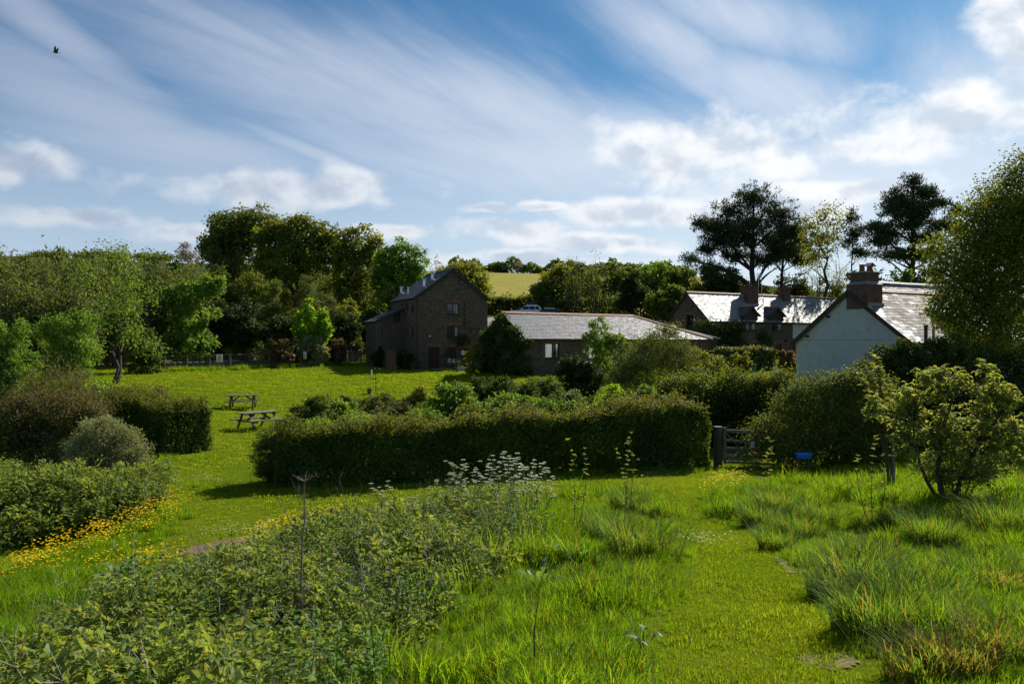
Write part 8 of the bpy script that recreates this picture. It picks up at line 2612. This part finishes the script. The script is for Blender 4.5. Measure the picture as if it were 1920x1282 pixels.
def dead_hogweed():
    D = 6.6
    px = 566; x = (px - 960) / FX * D; z = gz(x, D)
    rg = np.random.default_rng(4)
    t = thing('dead_hogweed', 'tall dead hogweed stalk with a spoked seed head standing in the brambles', 'dead plant', (x, D, z))
    g = Geo()
    def pt(a, b, dy=0): q = P(a, b, D); return np.array([q[0] - x, dy, q[2] - z])
    g.tube(np.array([(0, 0, -0.1), pt(564, 1100), pt(567, 1010), pt(572, 970), pt(571, 925), pt(571, 902)]), np.array([.011, .0095, .008, .006, .004, .0035]), 6)
    g.build('stalk', M['dead'], t)
    h = Geo(); c = pt(571, 902)
    for i in range(15):
        a = i * 2 * math.pi / 15; r = rg.uniform(0.06, 0.10)
        q = np.array([c, c + [math.cos(a) * r * .5, math.sin(a) * r * .5, 0.02], c + [math.cos(a) * r, math.sin(a) * r, rg.uniform(.03, .06)]]); h.tube(q, np.array([.0017, .0014, .001]), 4)
        for k in range(2):
            e = q[-1] + rg.normal(0, .012, 3) + [0, 0, .008]; h.tube(np.array([q[-1], e]), .001, 3)
    h.build('seed_head', M['dead'], t)
    s = Geo(); o = pt(570, 975)
    for i in range(8):
        a = rg.uniform(0, 6.28); hh = rg.uniform(.2, .34); e = o + [math.cos(a) * rg.uniform(.02, .10), math.sin(a) * .06, hh]
        c2 = s.curve(o, e, .0016, .0007, (0, 0, 0), rg, k=5, s=3)
        for k in range(3):
            s.tube(np.array([c2[rg.integers(2, 5)], c2[rg.integers(2, 5)] + [*rg.normal(0, .02, 2), rg.uniform(.02, .06)]]), .0008, 3)
    s.tube(np.array([pt(562, 1020), pt(548, 985), pt(532, 955), pt(521, 935), pt(523, 920)]), np.array([.004, .004, .0035, .003, .002]), 4)
    s.build('branch', M['dead'], t)['kind'] = 'stuff'


dead_hogweed()


def dry_stalks(name, label, px, D, top, hw, n, mat='dead', seed=0, r=0.003, lean=0.0, branchy=True, h0=0.0):
    rg = np.random.default_rng(seed + 900)
    x = (px - 960) / FX * D; z = gz(x, D); H = CZ - (top - 641) / FX * D - z
    t = thing(name, label, 'dead plant', (x, D, z))
    w = hw / FX * D
    g, b = Geo(), Geo()
    for i in range(n):
        e = np.array([rg.uniform(-1, 1) * w + lean * H, rg.uniform(-.5, .5) * w, H * rg.uniform(.65, 1.0)])
        c = g.curve((e[0] * .25, e[1] * .3, -.05), e, r, r * .4, (0, 0, 0), rg, k=7, s=4)
        if branchy:
            for k in range(5):
                o = c[rg.integers(3, 7)]; q = o + np.array([*rg.normal(0, .06, 2), rg.uniform(.05, .16)])
                b.curve(o, q, r * .5, r * .2, (0, 0, 0), rg, k=4, s=3)
    g.build('stalk', M[mat], t)
    if branchy: b.build('branch', M[mat], t)['kind'] = 'stuff'
    return t


dry_stalks('dry_umbel_stalks', 'cluster of branching dead stalks against the dark hedge', 668, 8.6, 896, 46, 8, seed=1)
dry_stalks('dry_umbel_stalks', 'thin dead stalks in the shade of the hedge beside the hogweed', 540, 8.8, 960, 30, 5, seed=2)
dry_stalks('red_stems', 'bare reddish stems leaning out of the brambles at the foot of the picture', 165, 4.6, 1105, 75, 7, 'stem_red', 3, 0.0045, 0.10)
dry_stalks('red_stems', 'forked brown stems rising from the brambles beside the dock', 262, 4.9, 1075, 34, 4, 'twig', 4, 0.004, 0.05)
dry_stalks('pale_grass_stems', 'pale dry grass stems on the crest left of the cow parsley', 770, 11.0, 930, 70, 26, 'dead_pale', 5, 0.0022, branchy=False)
dry_stalks('pale_stalk', 'single pale dead stalk bent over the brambles at the edge', 138, 4.0, 1100, 8, 1, 'dead_pale', 6, 0.0045, 0.06, branchy=False)
dry_stalks('thin_stalk', 'thin upright brown stalk beside the hogweed', 723, 6.6, 1018, 5, 2, 'twig', 7, 0.006, 0.02)
dry_stalks('thin_stalk', 'short dark stalk in the brambles near the dock', 430, 8.2, 1000, 16, 3, 'twig', 8, 0.006, 0.0)
dry_stalks('thistle_stem', 'tall thin thistle stem rising from the meadow grass', 1010, 5.2, 1080, 3, 1, 'stem_red', 9, 0.007, 0.0, branchy=False)
x, y, z = P(235, 1240, 4.0)
t_ = thing('bleached_stick', 'short bleached white stick poking out of the brambles', 'stick', (x, y, gz(x, y) + 0.25))
g_ = Geo(); g_.tube(np.array([(0, 0, 0), (0.01, 0.0, 0.04), (0.022, 0, 0.085)]) + [0, 0, z - gz(x, y) - 0.27], np.array([.009, .008, .004]), 6); g_.build('wood', M['dead_pale'], t_)


def rosette(name, label, px, py, n, L, W, seed, h=0.0, mat='l_dock', up=0.8):
    """broad leaves on stalks from one root, each leaf a part"""
    rg = np.random.default_rng(seed)
    x, y, z = gp(px, py)
    t = thing(name, label, 'plant', (x, y, z))
    s = Geo()
    for i in range(n):
        a = rg.uniform(0, 1) + i * 2.4
        el = rg.uniform(0.25, 1.3) * up
        rad = rg.uniform(0.02, 0.5) * L
        o = np.array([rad * math.cos(a), rad * math.sin(a), h * rg.uniform(0.45, 1.0)])
        U = np.array([[math.cos(a), math.sin(a), el]]); st = o + unit(U)[0] * (L * 0.3)
        g = Geo()
        g.leaves8(st[None], unit(np.array([[-math.cos(a) * el, -math.sin(a) * el, 1.0]]) + rg.normal(0, .15, (1, 3))), U, L * rg.uniform(.7, 1.15), W * rg.uniform(.8, 1.15), fold=0.16, droop=0.5, r=rg.uniform(0, 1, 1))
        g.build('leaf', M[mat], t)
        s.tube(np.array([(0, 0, -0.05), o * 0.7, st]), np.array([.006, .005, .004]), 4)
    s.build('stem', M['stem_red'], t)


rosette('dock_plant', 'broad leaved dock plant standing between the buttercups and the brambles', 228, 1138, 18, 0.26, 0.14, 1, h=0.46, up=0.9)
rosette('dock_plant', 'smaller dock with upright leaves in the bright meadow grass', 1010, 1112, 8, 0.20, 0.07, 2, h=0.12, up=1.4)
rosette('burdock_plant', 'low plant with broad pale leaves in the grass beside the path', 1205, 1232, 5, 0.10, 0.08, 3, h=0.16, up=0.3)
rosette('dock_plant', 'long leaved dock behind the thistle stem in the bright meadow', 1075, 1062, 6, 0.24, 0.06, 5, h=0.1, up=1.6)
